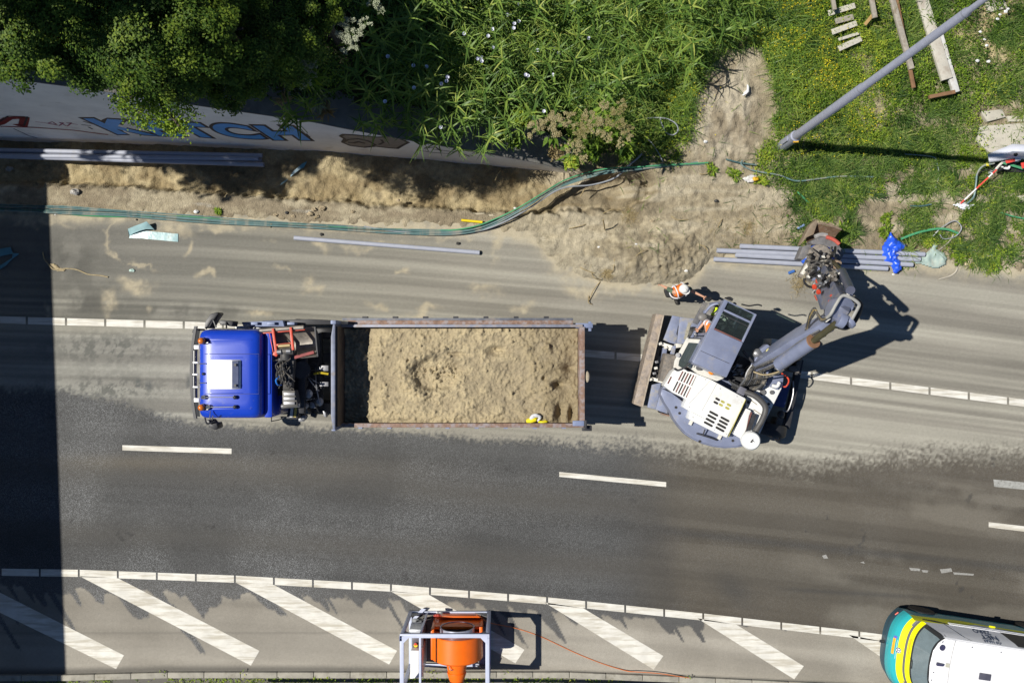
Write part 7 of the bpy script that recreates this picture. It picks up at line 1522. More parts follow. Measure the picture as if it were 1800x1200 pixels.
# white folded panel at the right edge
FP = thing('folded_panel', 'white folded metal panel with a dark round hole at the right edge', 'panel', P(1780, 270, .15))
fw = mat('panel_white', (.66, .68, .76), .35, var=.04)
m = MB(); m.loft([[P(1736, 271, .80), P(1738, 281, .84), P(1739, 286, .60), P(1738, 288, .30)], [P(1780, 253, .95), P(1780, 266, .99), P(1780, 278, .75), P(1780, 280, .35)], [P(1860, 257, .95), P(1860, 268, .99), P(1860, 282, .75), P(1860, 284, .35)]], cap=False, closed=False)
fpn = m.build('panel_shell', fw, FP, smooth=20); sd_ = fpn.modifiers.new('t', 'SOLIDIFY'); sd_.thickness = .02
MB().cyl(P(1785.5, 271.8, .88), P(1785.5, 271.8, .93), .05).build('panel_hole', bore, FP)
m = MB(); m.prism([P(1745, 288, .3), P(1850, 286, .3), P(1850, 304, .3), P(1775, 302, .3), P(1748, 294, .3)], .15, .3); m.build('panel_base', bore, FP)
for pts, mt in (([(1750, 298), (1762, 286), (1775, 284), (1790, 283)], wht2), ([(1762, 286), (1780, 291), (1800, 297)], green), ([(1755, 300), (1768, 292), (1785, 287)], M_BLACK), ([(1760, 294), (1772, 296), (1774, 292)], M_WHITE)):
    MB().tube([P(x, y, .5) for x, y in pts], .035, 6).build('cable_tail', mt, FP)
lump(1736, 289.5, .045, yel, 'small yellow clip on the teal cable by the white panel', 'clip', 'clip', .45)
# timber
wood = mat('weathered_wood', (.33, .30, .25), .85, var=.25, vscale=6, dirt=(.20, .15, .10), dirt_amt=.3, dirt_scale=5, bump=.3); woodb = mat('brown_wood', (.22, .12, .06), .8, var=.25); woodw = mat('pale_wood', (.52, .49, .42), .8, var=.2, dirt=(.28, .23, .18), dirt_amt=.3)
def plank(a, b, w, h, label, mt, z=.35, z2=None): 
    m = MB(); m.beam(P(a[0], a[1], z), P(b[0], b[1], z2 or z), w, h); return setp(m.build('plank', mt, bevel=.01), label, 'plank')
plank((1566, -8), (1602, 122), .14, .10, 'long brown and grey board crossing behind the leaning post', wood, .80)
plank((1574, -8), (1606, 155), .10, .06, 'narrow brown board tight against the long grey board', woodb, .76)
plank((1618, -8), (1664, 140), .30, .10, 'wide pale board near the top right', woodw, .66)
plank((1650, 60), (1680, 163), .18, .12, 'white-streaked board ending at the corner piece', mat('white_wood', (.60, .60, .58), .7, var=.2, dirt=(.3, .24, .18), dirt_amt=.3), .58)
plank((1633, 171), (1678, 162), .10, .10, 'short dark board at the foot of the wide pale board', woodb, .62)
for i, (a, b, lb) in enumerate((((1456, 24), (1503, 10), 'topmost pallet slat in the weeds'), ((1468, 38), (1500, 30), 'short second pallet slat in the weeds'), ((1462, 57), (1506, 41), 'third pallet slat from the top'), ((1474, 70), (1512, 58), 'narrow fourth pallet slat'), ((1474, 86), (1514, 68), 'lowest and longest pallet slat'))):
    plank(a, b, .15 if i != 3 else .08, .03, lb, woodw if i != 1 else wood, .72)
plank((1463, -6), (1467, 18), .10, .08, 'upright grey batten at the left of the pallet slats', wood, 1.0); plank((1531, -6), (1538, 32), .12, .08, 'grey batten right of the pallet slats', wood, .95); plank((1520, 44), (1536, 24), .09, .03, 'orange-brown batten leaning under the grey batten', mat('tan_wood', (.40, .26, .10), .8, var=.2), .85)
# paving slabs among the weeds
slabm = mat('slab_concrete', (.48, .45, .38), .9, var=.12, bump=.3, dirt=(.36, .32, .24), dirt_amt=.2)
for i, (q, lb) in enumerate((([(1722, 222), (1800, 216), (1870, 216), (1870, 262), (1740, 268), (1718, 250)], 'large pale paving slab behind the white folded panel'), ([(1724, 196), (1762, 192), (1768, 206), (1736, 214)], 'small paving slab north of the large one'), ([(1770, 204), (1840, 200), (1840, 213), (1774, 214)], 'narrow paving slab at the right edge'), ([(1728, -10), (1760, -14), (1772, 14), (1738, 22)], 'grey paving slab at the very top'), ([(1786, 344), (1840, 342), (1840, 356), (1788, 356)], 'grey slab among weeds at the right edge'))):
    m = MB(); zz = gz_at(sum(x for x, _ in q) / len(q), sum(y for _, y in q) / len(q)) + .05; m.prism([P(x, y, zz) for x, y in q][::-1], zz - .2, zz); setp(m.build('paving_slab', slabm, bevel=.015), lb, 'slab')
for i in range(9):
    x, y = rnd.choice([(1722, 60), (1745, 90), (1716, 112), (1735, 70), (1760, 30), (1705, 95), (1728, 100)]); x += rnd.uniform(-12, 12); y += rnd.uniform(-16, 16); o = lump(x, y, rnd.uniform(.025, .05), M_WHITE, 'white rubble chip strewn in the dry grass at the top right', 'chip', 'chip', .75); o['group'] = 'white rubble chips in the dry grass'
# ---------------------------------------------------------------- plants
rng = np.random.RandomState(5)
def unit(v): return v / np.maximum(np.linalg.norm(v, axis=-1, keepdims=True), 1e-9)
def leaves(c, d, n, L, W):
    "rhombic leaves: centre of the base c, axis d, normal n, arrays"
    d = unit(d); s = unit(np.cross(d, n)); L = np.asarray(L)[:, None]; W = np.asarray(W)[:, None]; nn = unit(np.cross(s, d))
    V = np.stack([c, c + d * L * .45 + s * W * .5 + nn * L * .06, c + d * L - nn * L * .10, c + d * L * .45 - s * W * .5 + nn * L * .06], 1)
    k = len(c); return V.reshape(-1, 3), np.arange(4 * k).reshape(k, 4)
def blades(c, d, L, W, droop, seg=3):
    "arched grass blades leaving c in direction d"
    k = len(c); d = unit(d); up = np.zeros_like(d); up[:, 2] = 1; s = unit(np.cross(d, up) + 1e-4); hz = d.copy(); hz[:, 2] = 0; hz = unit(hz)
    rows = []; p = c.copy(); L = np.asarray(L)[:, None]; W = np.asarray(W)[:, None]; droop = np.asarray(droop)[:, None]
    for i in range(seg + 1):
        t = i / seg; w = W * (1.0 if i == 0 else (1 - t) ** .6 + .05) * .5; rows.append(np.stack([p - s * w, p + s * w], 1))
        dd = unit(d * (1 - t * droop) + hz * t * droop * .9 - up * (t ** 1.5) * droop * .9); p = p + dd * L / seg
    V = np.stack(rows, 1).reshape(k, -1, 3); base = np.arange(k)[:, None, None] * (2 * seg + 2); f = np.array([[2 * i, 2 * i + 1, 2 * i + 3, 2 * i + 2] for i in range(seg)])[None]
    return V.reshape(-1, 3), (base + f).reshape(-1, 4)
def rdir(n, up=.3):
    v = rng.normal(size=(n, 3)); v[:, 2] = np.abs(v[:, 2]) * up + up * .3; return unit(v)
def join(parts):
    V, F, T, o = [], [], [], 0
    for v, f, t in parts: V.append(v); F.append(f + o); T.append(t); o += len(v)
    return np.concatenate(V), np.concatenate(F), np.concatenate(T)
L_dark = leafmat('leaf_dark', [(0, (.016, .036, .008)), (.5, (.06, .12, .016)), (1, (.20, .27, .03))], .55, .25, .2)
L_weed = leafmat('leaf_weed', [(0, (.035, .08, .012)), (.35, (.15, .26, .028)), (.7, (.31, .44, .04)), (1, (.50, .52, .07))], .6, .35, .25)
L_grass = leafmat('leaf_grass', [(0, (.035, .08, .02)), (.45, (.13, .23, .05)), (.75, (.28, .38, .09)), (1, (.50, .47, .18))], .55, .35, .25)
L_reed = leafmat('leaf_reed', [(0, (.04, .09, .02)), (.4, (.14, .25, .045)), (.75, (.29, .40, .07)), (1, (.48, .52, .12))], .45, .35, .35)
L_tan = leafmat('umbel_tan', [(0, (.20, .19, .05)), (.5, (.34, .29, .12)), (1, (.48, .42, .24))], .7, .2)
L_pale = leafmat('umbel_pale', [(0, (.16, .20, .10)), (.5, (.34, .38, .24)), (1, (.50, .52, .38))], .7, .2)
L_yel = leafmat('flower_yellow', [(0, (.55, .42, .01)), (1, (.85, .72, .02))], .6, .2)
L_dry = leafmat('dry_grass', [(0, (.22, .16, .07)), (.5, (.42, .33, .16)), (1, (.58, .48, .28))], .7, .3)
bark = mat('bark', (.09, .07, .05), .9, var=.3, bump=.6)
stemm = mat('green_stem', (.12, .18, .05), .6, var=.2)
def ezv(X_, Y_): return earth_z(X_.reshape(-1, 1), Y_.reshape(-1, 1)).reshape(-1)

# trees and bushes on the bank behind the wall
def crown_mesh(rx, rz, n, leaf, clumps, seed, holes=.35):
    r = np.random.RandomState(seed); cd = unit(r.normal(size=(clumps, 3))); cd[:, 2] = cd[:, 2] * .8 + .15; cr = r.uniform(.55, 1.0, clumps)
    cc = cd * cr[:, None] * np.array([rx, rx, rz]); csz = r.uniform(.14, .30, clumps) * rx; ct = r.uniform(0, 1, clumps)
    k = r.randint(0, clumps, n); off = unit(r.normal(size=(n, 3))) * (r.uniform(0, 1, n) ** .4)[:, None] * csz[k][:, None] * np.array([1.15, 1.15, .7]); c = cc[k] + off
    nrm = unit(off * .8 + cd[k] * .3 * rx + r.normal(size=(n, 3)) * .35 * rx * .3 + np.array([0, 0, .35 * rx])); d = unit(np.cross(nrm, r.normal(size=(n, 3))))
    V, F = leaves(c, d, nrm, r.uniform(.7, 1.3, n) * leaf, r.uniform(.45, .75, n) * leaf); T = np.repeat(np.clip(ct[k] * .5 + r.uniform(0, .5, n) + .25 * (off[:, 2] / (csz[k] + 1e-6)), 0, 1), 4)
    return V, F, T
def tree(x, y, z0, zc, rx, rz, n, leaf, seed, label, name='tree', group=None, clumps=60, mtl=None, lean=(0, 0)):
    t = thing(name, label, 'tree' if name == 'tree' else 'bush', (x, y, z0), 0, group)
    V, F, T = crown_mesh(rx, rz, n, leaf, clumps, seed); V = V + np.array([lean[0], lean[1], zc - z0])
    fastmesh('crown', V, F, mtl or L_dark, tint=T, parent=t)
    m = MB(); m.tube([(x, y, z0 - .2), (x + lean[0] * .4, y + lean[1] * .4, z0 + (zc - z0) * .5), (x + lean[0], y + lean[1], zc)], [.09 * rx + .03] * 7 + [.05 * rx + .02] * 6, 8); m.build('trunk', bark, t)
    for i in range(5):
        a = i * 1.3 + seed; p = Vector((x + lean[0] * .7, y + lean[1] * .7, z0 + (zc - z0) * .75)); m = MB(); m.tube([p, p + Vector((math.cos(a) * rx * .4, math.sin(a) * rx * .4, rz * .25)), p + Vector((math.cos(a) * rx * .8, math.sin(a) * rx * .8, rz * .35))], .02 * rx + .01, 6); m.build('branch', bark, t)
    return t
TL = [(10, 30, 8.3, 1.15, 'leftmost dark bush at the top edge'), (95, 20, 8.8, 1.1, 'dark green tree at the top edge near the left corner'), (150, 68, 8.2, .9, 'dark bush just above the wall near the left corner'), (235, 35, 9.0, 1.15, 'tree with the sunlit yellow-green tips at the top left'),
      (315, 25, 8.6, 1.0, 'dark tree right of the sunlit tips at the top'), (300, 100, 7.7, .8, 'bush over the wall above the blue letters'), (395, 50, 7.6, .95, 'dark tree above the middle of the blue letters'), (400, 130, 6.4, .7, 'low bush above the end of the blue letters'),
      (480, 70, 6.8, .85, 'dark bush left of the pale flower heads'), (552, 0, 6.4, .6, 'dark bush above the pale flower heads')]
for i, (px, py, z, r, lb) in enumerate(TL):
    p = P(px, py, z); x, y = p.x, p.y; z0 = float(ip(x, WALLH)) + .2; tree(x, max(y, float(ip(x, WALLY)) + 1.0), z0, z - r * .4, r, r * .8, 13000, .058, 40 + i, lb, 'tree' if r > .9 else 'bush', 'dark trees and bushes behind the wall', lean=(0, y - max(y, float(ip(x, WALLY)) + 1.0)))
# the branch hanging over the wall
p = P(268, 190, 6.6); x, y = p.x, p.y
t = thing('tree', 'tree whose leafy branch hangs down over the wall and the blue letters', 'tree', (x, y + 1.5, 6.0), 0, 'dark trees and bushes behind the wall')
rr_ = np.random.RandomState(9); blobs = [(250, 165, 6.8, .45, 1500), (215, 178, 6.6, .25, 500), (225, 192, 6.5, .22, 300), (275, 190, 6.5, .38, 1100), (300, 205, 6.4, .3, 700), (245, 205, 6.3, .25, 350), (318, 222, 6.3, .22, 420), (300, 228, 6.3, .16, 220), (330, 190, 6.5, .2, 200), (290, 160, 6.8, .4, 1200), (255, 218, 6.2, .12, 90), (345, 200, 6.4, .12, 60)]
ps = []
for bx, by, bz, br, bn in blobs:
    bn = int(bn * .62); q = P(bx, by, bz); c = np.array(q)[None] + rr_.normal(size=(bn, 3)) * br * .5 * np.array([1, 1, .5]); nr_ = unit(rr_.normal(size=(bn, 3)) + np.array([0, 0, 1.2])); d = unit(np.cross(nr_, rr_.normal(size=(bn, 3))))
    V, F = leaves(c, d, nr_, rr_.uniform(.04, .08, bn), rr_.uniform(.03, .045, bn)); ps.append((V, F, np.repeat(rr_.uniform(.1 + (.45 if by > 200 and bx > 270 else 0), 1, bn), 4)))
V, F, T_ = join(ps); fastmesh('crown', V - np.array(t.location), F, L_weed, tint=T_ * .8, parent=t)
for q in (((268, 120), (262, 165), (245, 200)), ((268, 120), (285, 180), (315, 222)), ((262, 150), (225, 175), (210, 180))):
    MB().tube([P(a, b, 6.6) for a, b in q], .02, 6).build('branch', bark, t)
MB().tube([(x, y + 1.5, 5.8), (x, y + 1.2, 6.4), tuple(P(268, 120, 6.7))], .07).build('trunk', bark, t)
# tall trees left of the picture, whose shade falls on the bank and the trench
for i, (x, y, zc, rx, rz, n) in enumerate(((-11.6, 7.4, 13.0, 1.9, 4.6, 7500), (-11.5, 10.3, 12.6, 2.0, 4.6, 7500), (-15.5, 6.5, 11.0, 1.7, 3.0, 4200), (-15.8, 9.6, 13.5, 2.2, 4.5, 7500), (-11.8, 13.2, 12.0, 2.0, 4.2, 6000), (-13.2, 6.6, 10.2, 1.2, 2.0, 2600), (-17.6, 6.9, 11.5, 1.8, 3.0, 3500))):
    tree(x, y, 6.6, zc, rx, rz, n, .30, 80 + i, 'tall tree standing beyond the left edge of the picture', 'tree', 'tall trees beyond the left edge', 55)

# undergrowth covering the bank (nobody could count it)
def scatter(n, x0, x1, y0, y1, keep):
    X_ = rng.uniform(x0, x1, n); Y_ = rng.uniform(y0, y1, n); k = rng.uniform(0, 1, n) < keep(X_, Y_); return X_[k], Y_[k]
def k_under(X_, Y_):
    c = np.interp(X_, [-20, -6, -5, -3.6, 1.0], [.20, .26, .45, .75, .8]); e = Y_ - np.interp(X_, [p[0] for p in WALLY], [p[1] for p in WALLY]) - c - .3 * (fbm(X_, Y_, 1.6, 3, 500) - .5)
    px = PX(X_); return (e > 0) * sst(4.4, 3.2, X_ + .25 * (Y_ - 6)) * (.35 + .65 * sst(.3, .55, fbm(X_, Y_, 1.2, 3, 505)))
X_, Y_ = scatter(82000, -12.6, 4.6, 4.9, 12.5, k_under); n = len(X_); h = bankh(X_) + .085 * np.clip(Y_ - 5.5, 0, 9); hh = .75 * fbm(X_, Y_, 1.4, 3, 510) * sst(0, .4, Y_ - 5.2) + .08
c = np.stack([X_, Y_, h + rng.uniform(0, 1, n) ** .6 * hh * 1.3], 1); nr_ = unit(rng.normal(size=(n, 3)) * .6 + np.array([0, -.1, 1])); d = unit(np.cross(nr_, rng.normal(size=(n, 3))))
V, F = leaves(c, d, nr_, rng.uniform(.05, .11, n), rng.uniform(.04, .075, n)); T_ = np.repeat(np.clip(.55 * fbm(X_, Y_, 1.0, 3, 520) + .55 * rng.uniform(0, 1, n), 0, 1), 4)
setp(fastmesh('undergrowth', V, F, L_dark, tint=T_), 'dense dark leafy undergrowth covering the bank behind the wall', 'undergrowth', kind='stuff')

# reeds: individual plants with radiating leaves
def reed_proto(seed, hgt):
    r = np.random.RandomState(seed); ps = []
    for lev, k, L0 in ((1.0, int(r.randint(4, 8)), .34), (.9, 4, .46), (.8, 4, .5), (.66, 4, .5), (.52, 4, .46)):
        a = r.uniform(0, 6.28) + np.arange(k) * 2.4; c = r.normal(size=(k, 3)) * .03; c[:, 0] += (1 - lev) * .1; c[:, 2] = hgt * lev + r.uniform(-.12, .10, k); el = r.uniform(.15, .75, k) + (.3 if lev == 1 else 0)
        d = np.stack([np.cos(a) * np.cos(el), np.sin(a) * np.cos(el), np.sin(el)], 1); V, F = blades(c, d, r.uniform(.75, 1.2, k) * L0, r.uniform(.028, .046, k), r.uniform(.5, 1.0, k), 4)
        ps.append((V, F, np.repeat(np.clip(r.uniform(.15, .95, k) + (.12 if lev == 1 else -.1), 0, 1), 10)))
    return join(ps)
protos = []
for i in range(9):
    hgt = 1.25 + .12 * (i % 5); V, F, T_ = reed_proto(600 + i, hgt); t = thing('reed_plant', 'tall green reed plant with long pointed leaves in the thicket above the wall', 'reed', (0, 0, -50), 0, 'reeds in the thicket above the wall')
    o = fastmesh('leaves', V, F, L_reed, tint=T_ * (.75 + .25 * (i % 3) / 2) , parent=t); m = MB(); m.tube([(0, 0, -50.3), (.02, 0, -50 + hgt)], .009, 5, smooth=False); m.build('stem', stemm, t); protos.append([t, hgt, True])
rr = random.Random(12); placed = []; tries = 0
def reed_ok(px, py):
    if px < 640: return .10 if (py > 60 and py < 215 and px > 470) else 0
    if px > 1225 - max(0, (py - 90)) * .35: return .0 if py > 70 else (.5 if px < 1330 else 0)
    lim = np.interp(px, [640, 700, 850, 930, 1000, 1100, 1200], [215, 235, 262, 215, 190, 165, 120]); return 1 if py < lim else 0
while len(placed) < 235 and tries < 9000:
    tries += 1; px, py = rr.uniform(470, 1330), rr.uniform(-60, 265)
    if rr.random() > reed_ok(px, py): continue
    if min([math.hypot(px - a, py - b) for a, b in placed] or [99]) < 20: continue
    placed.append((px, py))
for i, (px, py) in enumerate(placed):
    pr = protos[i % 9]; hz_ = pr[1] * .95; x = P(px, py, 2).x; z0 = .5
    for _ in range(6):
        q = P(px, py, z0 + hz_); z0 = float(bankh(q.x)) + .085 * max(0, q.y - 5.3) if q.x < 1.6 else float(ezv(np.array([q.x]), np.array([q.y]))[0])
    if q.x < 1.6 and q.y < float(ip(q.x, WALLY)) + .25: z0 -= .0
    sc = rr.uniform(.65, 1.3)
    if pr[2]: pr[2] = False; o = pr[0]; o.location = (q.x, q.y, z0); o.rotation_euler = (0, 0, rr.uniform(0, 6.28)); o.scale = (sc, sc, sc)
    else: o = dup(pr[0], (q.x, q.y, z0), rr.uniform(0, 6.28), scale=sc)
def kr(a, b): return np.where((a > -4.6) & (a < 4.2), sst(.35, .5, fbm(a, b, 1.0, 3, 1100)), 0) * (b > np.interp(a, [p[0] for p in WALLY], [p[1] for p in WALLY]) + .75) * sst(4.2, 3.2, a + .3 * (b - 6))
X_, Y_ = scatter(26000, -4.6, 4.2, 5.2, 11.5, kr); n = len(X_); hb = bankh(X_) + .085 * np.clip(Y_ - 5.4, 0, 9); a = rng.uniform(0, 6.28, n); el = rng.uniform(0, 1.0, n); d = np.stack([np.cos(a) * np.cos(el), np.sin(a) * np.cos(el), np.sin(el)], 1)
V, F = blades(np.stack([X_, Y_, hb + rng.uniform(.3, 1.45, n)], 1), d, rng.uniform(.16, .42, n), rng.uniform(.008, .02, n), rng.uniform(.5, 1.1, n), 3); setp(fastmesh('reed_tangle', V, F, L_reed, tint=np.repeat(np.clip(.8 * fbm(X_, Y_, .9, 3, 1105) + .45 * rng.uniform(-.8, 1, n), 0, 1), 8)), 'tangle of long narrow leaves between the reed plants', 'reed leaves', kind='stuff')
X_, Y_ = scatter(30000, -4.6, 4.2, 5.2, 11.5, lambda a, b: kr(a, b) * sst(.48, .60, fbm(a, b, 1.4, 3, 1110))); n = len(X_); hb = bankh(X_) + .085 * np.clip(Y_ - 5.4, 0, 9); nr_ = unit(rng.normal(size=(n, 3)) * .5 + np.array([0, 0, 1])); d = unit(np.cross(nr_, rng.normal(size=(n, 3))))
V, F = leaves(np.stack([X_, Y_, hb + rng.uniform(.5, 1.25, n)], 1), d, nr_, rng.uniform(.04, .09, n), rng.uniform(.035, .07, n)); setp(fastmesh('bindweed_leaves', V, F, L_weed, tint=np.repeat(np.clip(rng.uniform(0, .9, n), 0, 1), 4)), 'bright green bindweed leaves climbing through the reeds', 'bindweed', kind='stuff')
# bindweed flowers among the reeds
t0 = thing('bindweed_flower', 'small white bindweed flower among the reed leaves', 'flower', (0, 0, -50), 0, 'white bindweed flowers among the reeds')
m = MB(); m.lathe((0, 0, -50), (0, 0, 1), [(-.05, .006), (0, .02), (.03, .045), (.032, .046)], 10, cap=False); m.build('petals', mat('petal_white', (.75, .76, .85), .6, var=.02), t0, smooth=60)
first = True
for px, py in ((682, 100), (727, 116), (750, 118), (787, 136), (785, 143), (776, 148), (728, 155), (677, 179), (868, 84), (892, 27), (904, 42), (912, 38), (903, 50), (866, 52), (840, 104), (847, 108), (846, 102), (924, 132), (928, 134), (913, 8), (945, 89), (982, 94), (975, 86), (972, 132), (956, 196), (938, 208), (942, 212), (775, 224), (1010, 20), (1035, 68), (858, 64), (816, 60)):
    z = float(bankh(P(px, py, 2).x)) + 1.6
    if first: t0.location = P(px, py, z); first = False
    else: dup(t0, P(px, py, z), rr.uniform(0, 6))
# umbellifers: seed heads on branching stalks
def umbel(px, py, z, R_, n, mtl, tint0, label, seed, name='hogweed', heads=1):
    q = P(px, py, z); x, y = q.x, q.y; g = float(bankh(x)) if x < 1.3 else .2; t = thing(name, label, 'plant', (x, y, g + .1)); r = np.random.RandomState(seed)
    hs = [(0, 0, 0, R_ * (1 if heads == 1 else .62))]
    for k in range(heads - 1): a = k * 2 * math.pi / max(1, heads - 1) + seed; hs.append((math.cos(a) * R_ * .85, math.sin(a) * R_ * .85, -.1 + .05 * math.sin(k * 3), R_ * r.uniform(.32, .5)))
    for hx_, hy_, hz_, hr in hs:
        c0 = np.array([x + hx_, y + hy_, z + hz_]); k = int(2.2 * n * (hr / R_) ** 2) + 40; rays = max(12, int(34 * hr / R_)); ra = r.uniform(0, 6.28, rays); rd_ = np.sqrt(r.uniform(0, 1, rays)) * hr; cc_ = np.stack([np.cos(ra) * rd_, np.sin(ra) * rd_, -rd_ ** 2 * .5], 1) + c0
        kk = r.randint(0, rays, k); c = cc_[kk] + np.clip(r.normal(size=(k, 3)), -2, 2) * hr * .10 * np.array([1, 1, .5]); nr_ = unit(r.normal(size=(k, 3)) * .5 + np.array([0, 0, 1])); d = unit(np.cross(nr_, r.normal(size=(k, 3))))
        V, F = leaves(c, d, nr_, r.uniform(.016, .032, k), r.uniform(.014, .024, k)); fastmesh('seed_head', V - np.array(t.location), F, mtl, tint=np.repeat(np.clip(tint0 + r.uniform(-.4, .4, k) + .3 * (r.uniform(0, 1, rays)[kk] - .5), 0, 1), 4), parent=t)
        m = MB()
        for j in range(rays): m.cyl(c0 - np.array([0, 0, hr * .6]), cc_[j], .005, seg=4, cap=False)
        m.build('stalks', stemm, t)
    MB().tube([(x, y, g), (x, y, z - R_ * .5)], .02, 6, smooth=False).build('stem', stemm, t)
    k = 14; a = r.uniform(0, 6.28, k); c = np.stack([x + np.cos(a) * R_ * .3, y + np.sin(a) * R_ * .3, np.full(k, z - R_ * 1.6) + r.uniform(-.2, .1, k)], 1); d = np.stack([np.cos(a), np.sin(a), r.uniform(-.3, .3, k)], 1); V, F = leaves(c, d, np.tile([0, 0, 1.], (k, 1)), r.uniform(.15, .4, k), r.uniform(.05, .12, k)); fastmesh('leaves', V - np.array(t.location), F, L_weed, tint=np.repeat(r.uniform(0, .6, k), 4), parent=t)
for i, (px, py, z, R_, n, mt, t0_, hd, lb) in enumerate(((613, 52, 6.0, .42, 2200, L_pale, .9, 4, 'big pale seed-headed plant in the dark thicket near the top'), (522, 120, 6.0, .34, 1200, L_pale, .6, 5, 'group of round pale seed heads at the left of the thicket'), (545, 135, 5.2, .14, 250, L_pale, .4, 1, 'single pale seed head above the wall cap'), (655, 3, 5.6, .22, 300, L_pale, .6, 2, 'cream seed head cut by the top edge'),
        (972, 216, 2.9, .50, 2400, L_tan, .75, 3, 'tan seed-headed plant at the right end of the wall'), (1020, 232, 2.9, .36, 1200, L_tan, .35, 2, 'greenish seed-headed plant between tan ones'), (1052, 220, 2.9, .40, 1300, L_tan, .7, 3, 'tan seed-headed plant right of the greenish one'), (1086, 206, 2.9, .42, 1400, L_tan, .4, 4, 'yellow-green seed-headed plant near the yellow flowers'), (1100, 234, 2.7, .34, 800, L_tan, .75, 2, 'small tan seed-headed plant lowest of its group'), (1010, 258, 2.6, .36, 900, L_tan, .8, 2, 'dry seed-headed plant just above the cables'), (1062, 185, 2.5, .12, 160, L_tan, .8, 1, 'single small tan seed head above the group'))):
    umbel(px, py, z, R_, n, mt, t0_, lb, 700 + i, heads=hd)
# dead leaves hanging over the end of the wall
def tuft(px, py, z, n, L, mtl, label, seed, name, cat='plant', spread=.12, tint=(0, 1), wid=.05, updir=.1):
    q = P(px, py, z); r = np.random.RandomState(seed); a = r.uniform(0, 6.28, n); c = np.array(q)[None] + np.clip(r.normal(size=(n, 3)), -1.5, 1.5) * spread * np.array([.45, .45, .3]); d = np.stack([np.cos(a), np.sin(a), r.uniform(-.4, .6, n) + updir], 1)
    V, F = leaves(c, d, unit(r.normal(size=(n, 3)) * .5 + np.array([0, 0, 1])), r.uniform(.5, 1.2, n) * L, r.uniform(.6, 1.3, n) * wid); V[:, 2] = np.maximum(V[:, 2], q.z - .3)
    return setp(fastmesh(name, V, F, mtl, tint=np.repeat(r.uniform(*tint, n), 4), loc=tuple(q)), label, cat)
for i, (px, py, z, n, L, mt, lb, sp, tn) in enumerate(((978, 268, 1.0, 240, .12, L_dry, 'withered brown leaves drooping over the end of the wall', .22, (0, .5)), (1004, 285, .8, 260, .16, L_weed, 'yellow-green leafy clump above the cable bundle', .2, (.5, 1)), (1040, 268, .9, 260, .16, L_weed, 'dark leafy clump right of the drooping leaves', .25, (0, .5)), (880, 235, 1.9, 260, .15, L_dark, 'dark leafy clump on the wall cap', .22, (.3, .9)), (905, 250, 1.6, 160, .14, L_weed, 'green leafy clump on the wall cap beside the dark one', .18, (.2, .6)),
        (920, 205, 1.9, 200, .18, L_weed, 'yellowish leaf clump in front of the reeds', .22, (.6, 1)), (558, 178, 3.6, 60, .26, L_pale, 'pale curled leaf spray over the wall cap', .12, (0, .4)), (575, 195, 3.3, 46, .26, L_dry, 'brown withered leaves hanging over the wall cap', .1, (0, .4)), (500, 178, 3.9, 30, .24, L_dry, 'dry brown leaf spray at the left of the wall cap', .1, (.3, .7)), (1100, 268, .9, 260, .13, L_weed, 'leafy clump just above the teal cables', .25, (.1, .6)))):
    tuft(px, py, z, n, L, mt, lb, 800 + i, 'leaf_clump', spread=sp, tint=tn)
# weeds, grass and flowers of the right-hand bank
def dens(px, py):
    south = np.interp(px, [1040, 1100, 1180, 1230, 1330, 1380, 1420, 1500, 1600, 1700, 1800, 1900], [262, 275, 290, 268, 305, 345, 365, 372, 392, 430, 455, 480]); x_, y_ = px / 64, py / 64
    f = fbm(x_, y_, 1.1, 4, 900); f2 = fbm(x_, y_, 3.2, 3, 905)
    core = sst(15, -45, py - south + 60 * (f - .5)); d = core * (.55 + .45 * sst(.3, .5, f2))
    patch = sst(150, 30, py - south) * sst(.43, .53, f * .55 + f2 * .45) * sst(1370, 1430, px); d = np.maximum(d, patch * .9)
    d = np.where(px > 1500, d * np.where(py > 285, sst(.44, .53, f * .5 + f2 * .5 + .0006 * (330 - py)) * .95, 1), d)
    wx = px + 20 * (f2 - .5); soil = sst(1.25, .95, np.hypot((wx - (1285 - (py - 200) * .12)) / 66, (py - 205) / 108)); d = d * (1 - soil)
    soil2 = sst(1.1, .8, np.hypot((px - 1235) / 45, (py - 275) / 30)); d = d * (1 - soil2)
    for a, b_, rx, ry in ((1630, 218, 52, 14), (1512, 118, 12, 22), (1536, 190, 10, 26), (1735, 205, 40, 22), (1780, 235, 70, 40), (1480, 40, 8, 8)): d = d * (1 - .92 * np.exp(-((px - a) / rx) ** 4 - ((py - b_) / ry) ** 4) * (.6 + .8 * f2))
    st = np.exp(-((px - 1735) / 50) ** 2 - ((py - 80) / 75) ** 2); d = d * (1 - np.clip(st * 1.1, 0, 1) * sst(.35, .55, f + .1))
    d = d * (1 - .95 * np.exp(-((px - 1630) / 36) ** 4 - ((py - 450) / 24) ** 4))
    return d
def kd(X_, Y_): return dens(PX(X_), PY(Y_)) * (X_ > 1.75)
X_, Y_ = scatter(300000, 1.8, 15.5, 1.8, 10.5, lambda a, b: kd(a, b) * (.25 + .75 * sst(.40, .56, fbm(a, b, 2.4, 3, 930)))); n = len(X_); z = ezv(X_, Y_); hgt = .08 + .75 * np.clip(fbm(X_, Y_, 1.7, 3, 910) - .3, 0, 1) * (.35 + .65 * sst(330, 200, PY(Y_)))
c = np.stack([X_, Y_, z + rng.uniform(0, 1, n) ** .8 * hgt], 1); nr_ = unit(rng.normal(size=(n, 3)) * .7 + np.array([0, 0, 1])); d = unit(np.cross(nr_, rng.normal(size=(n, 3))))
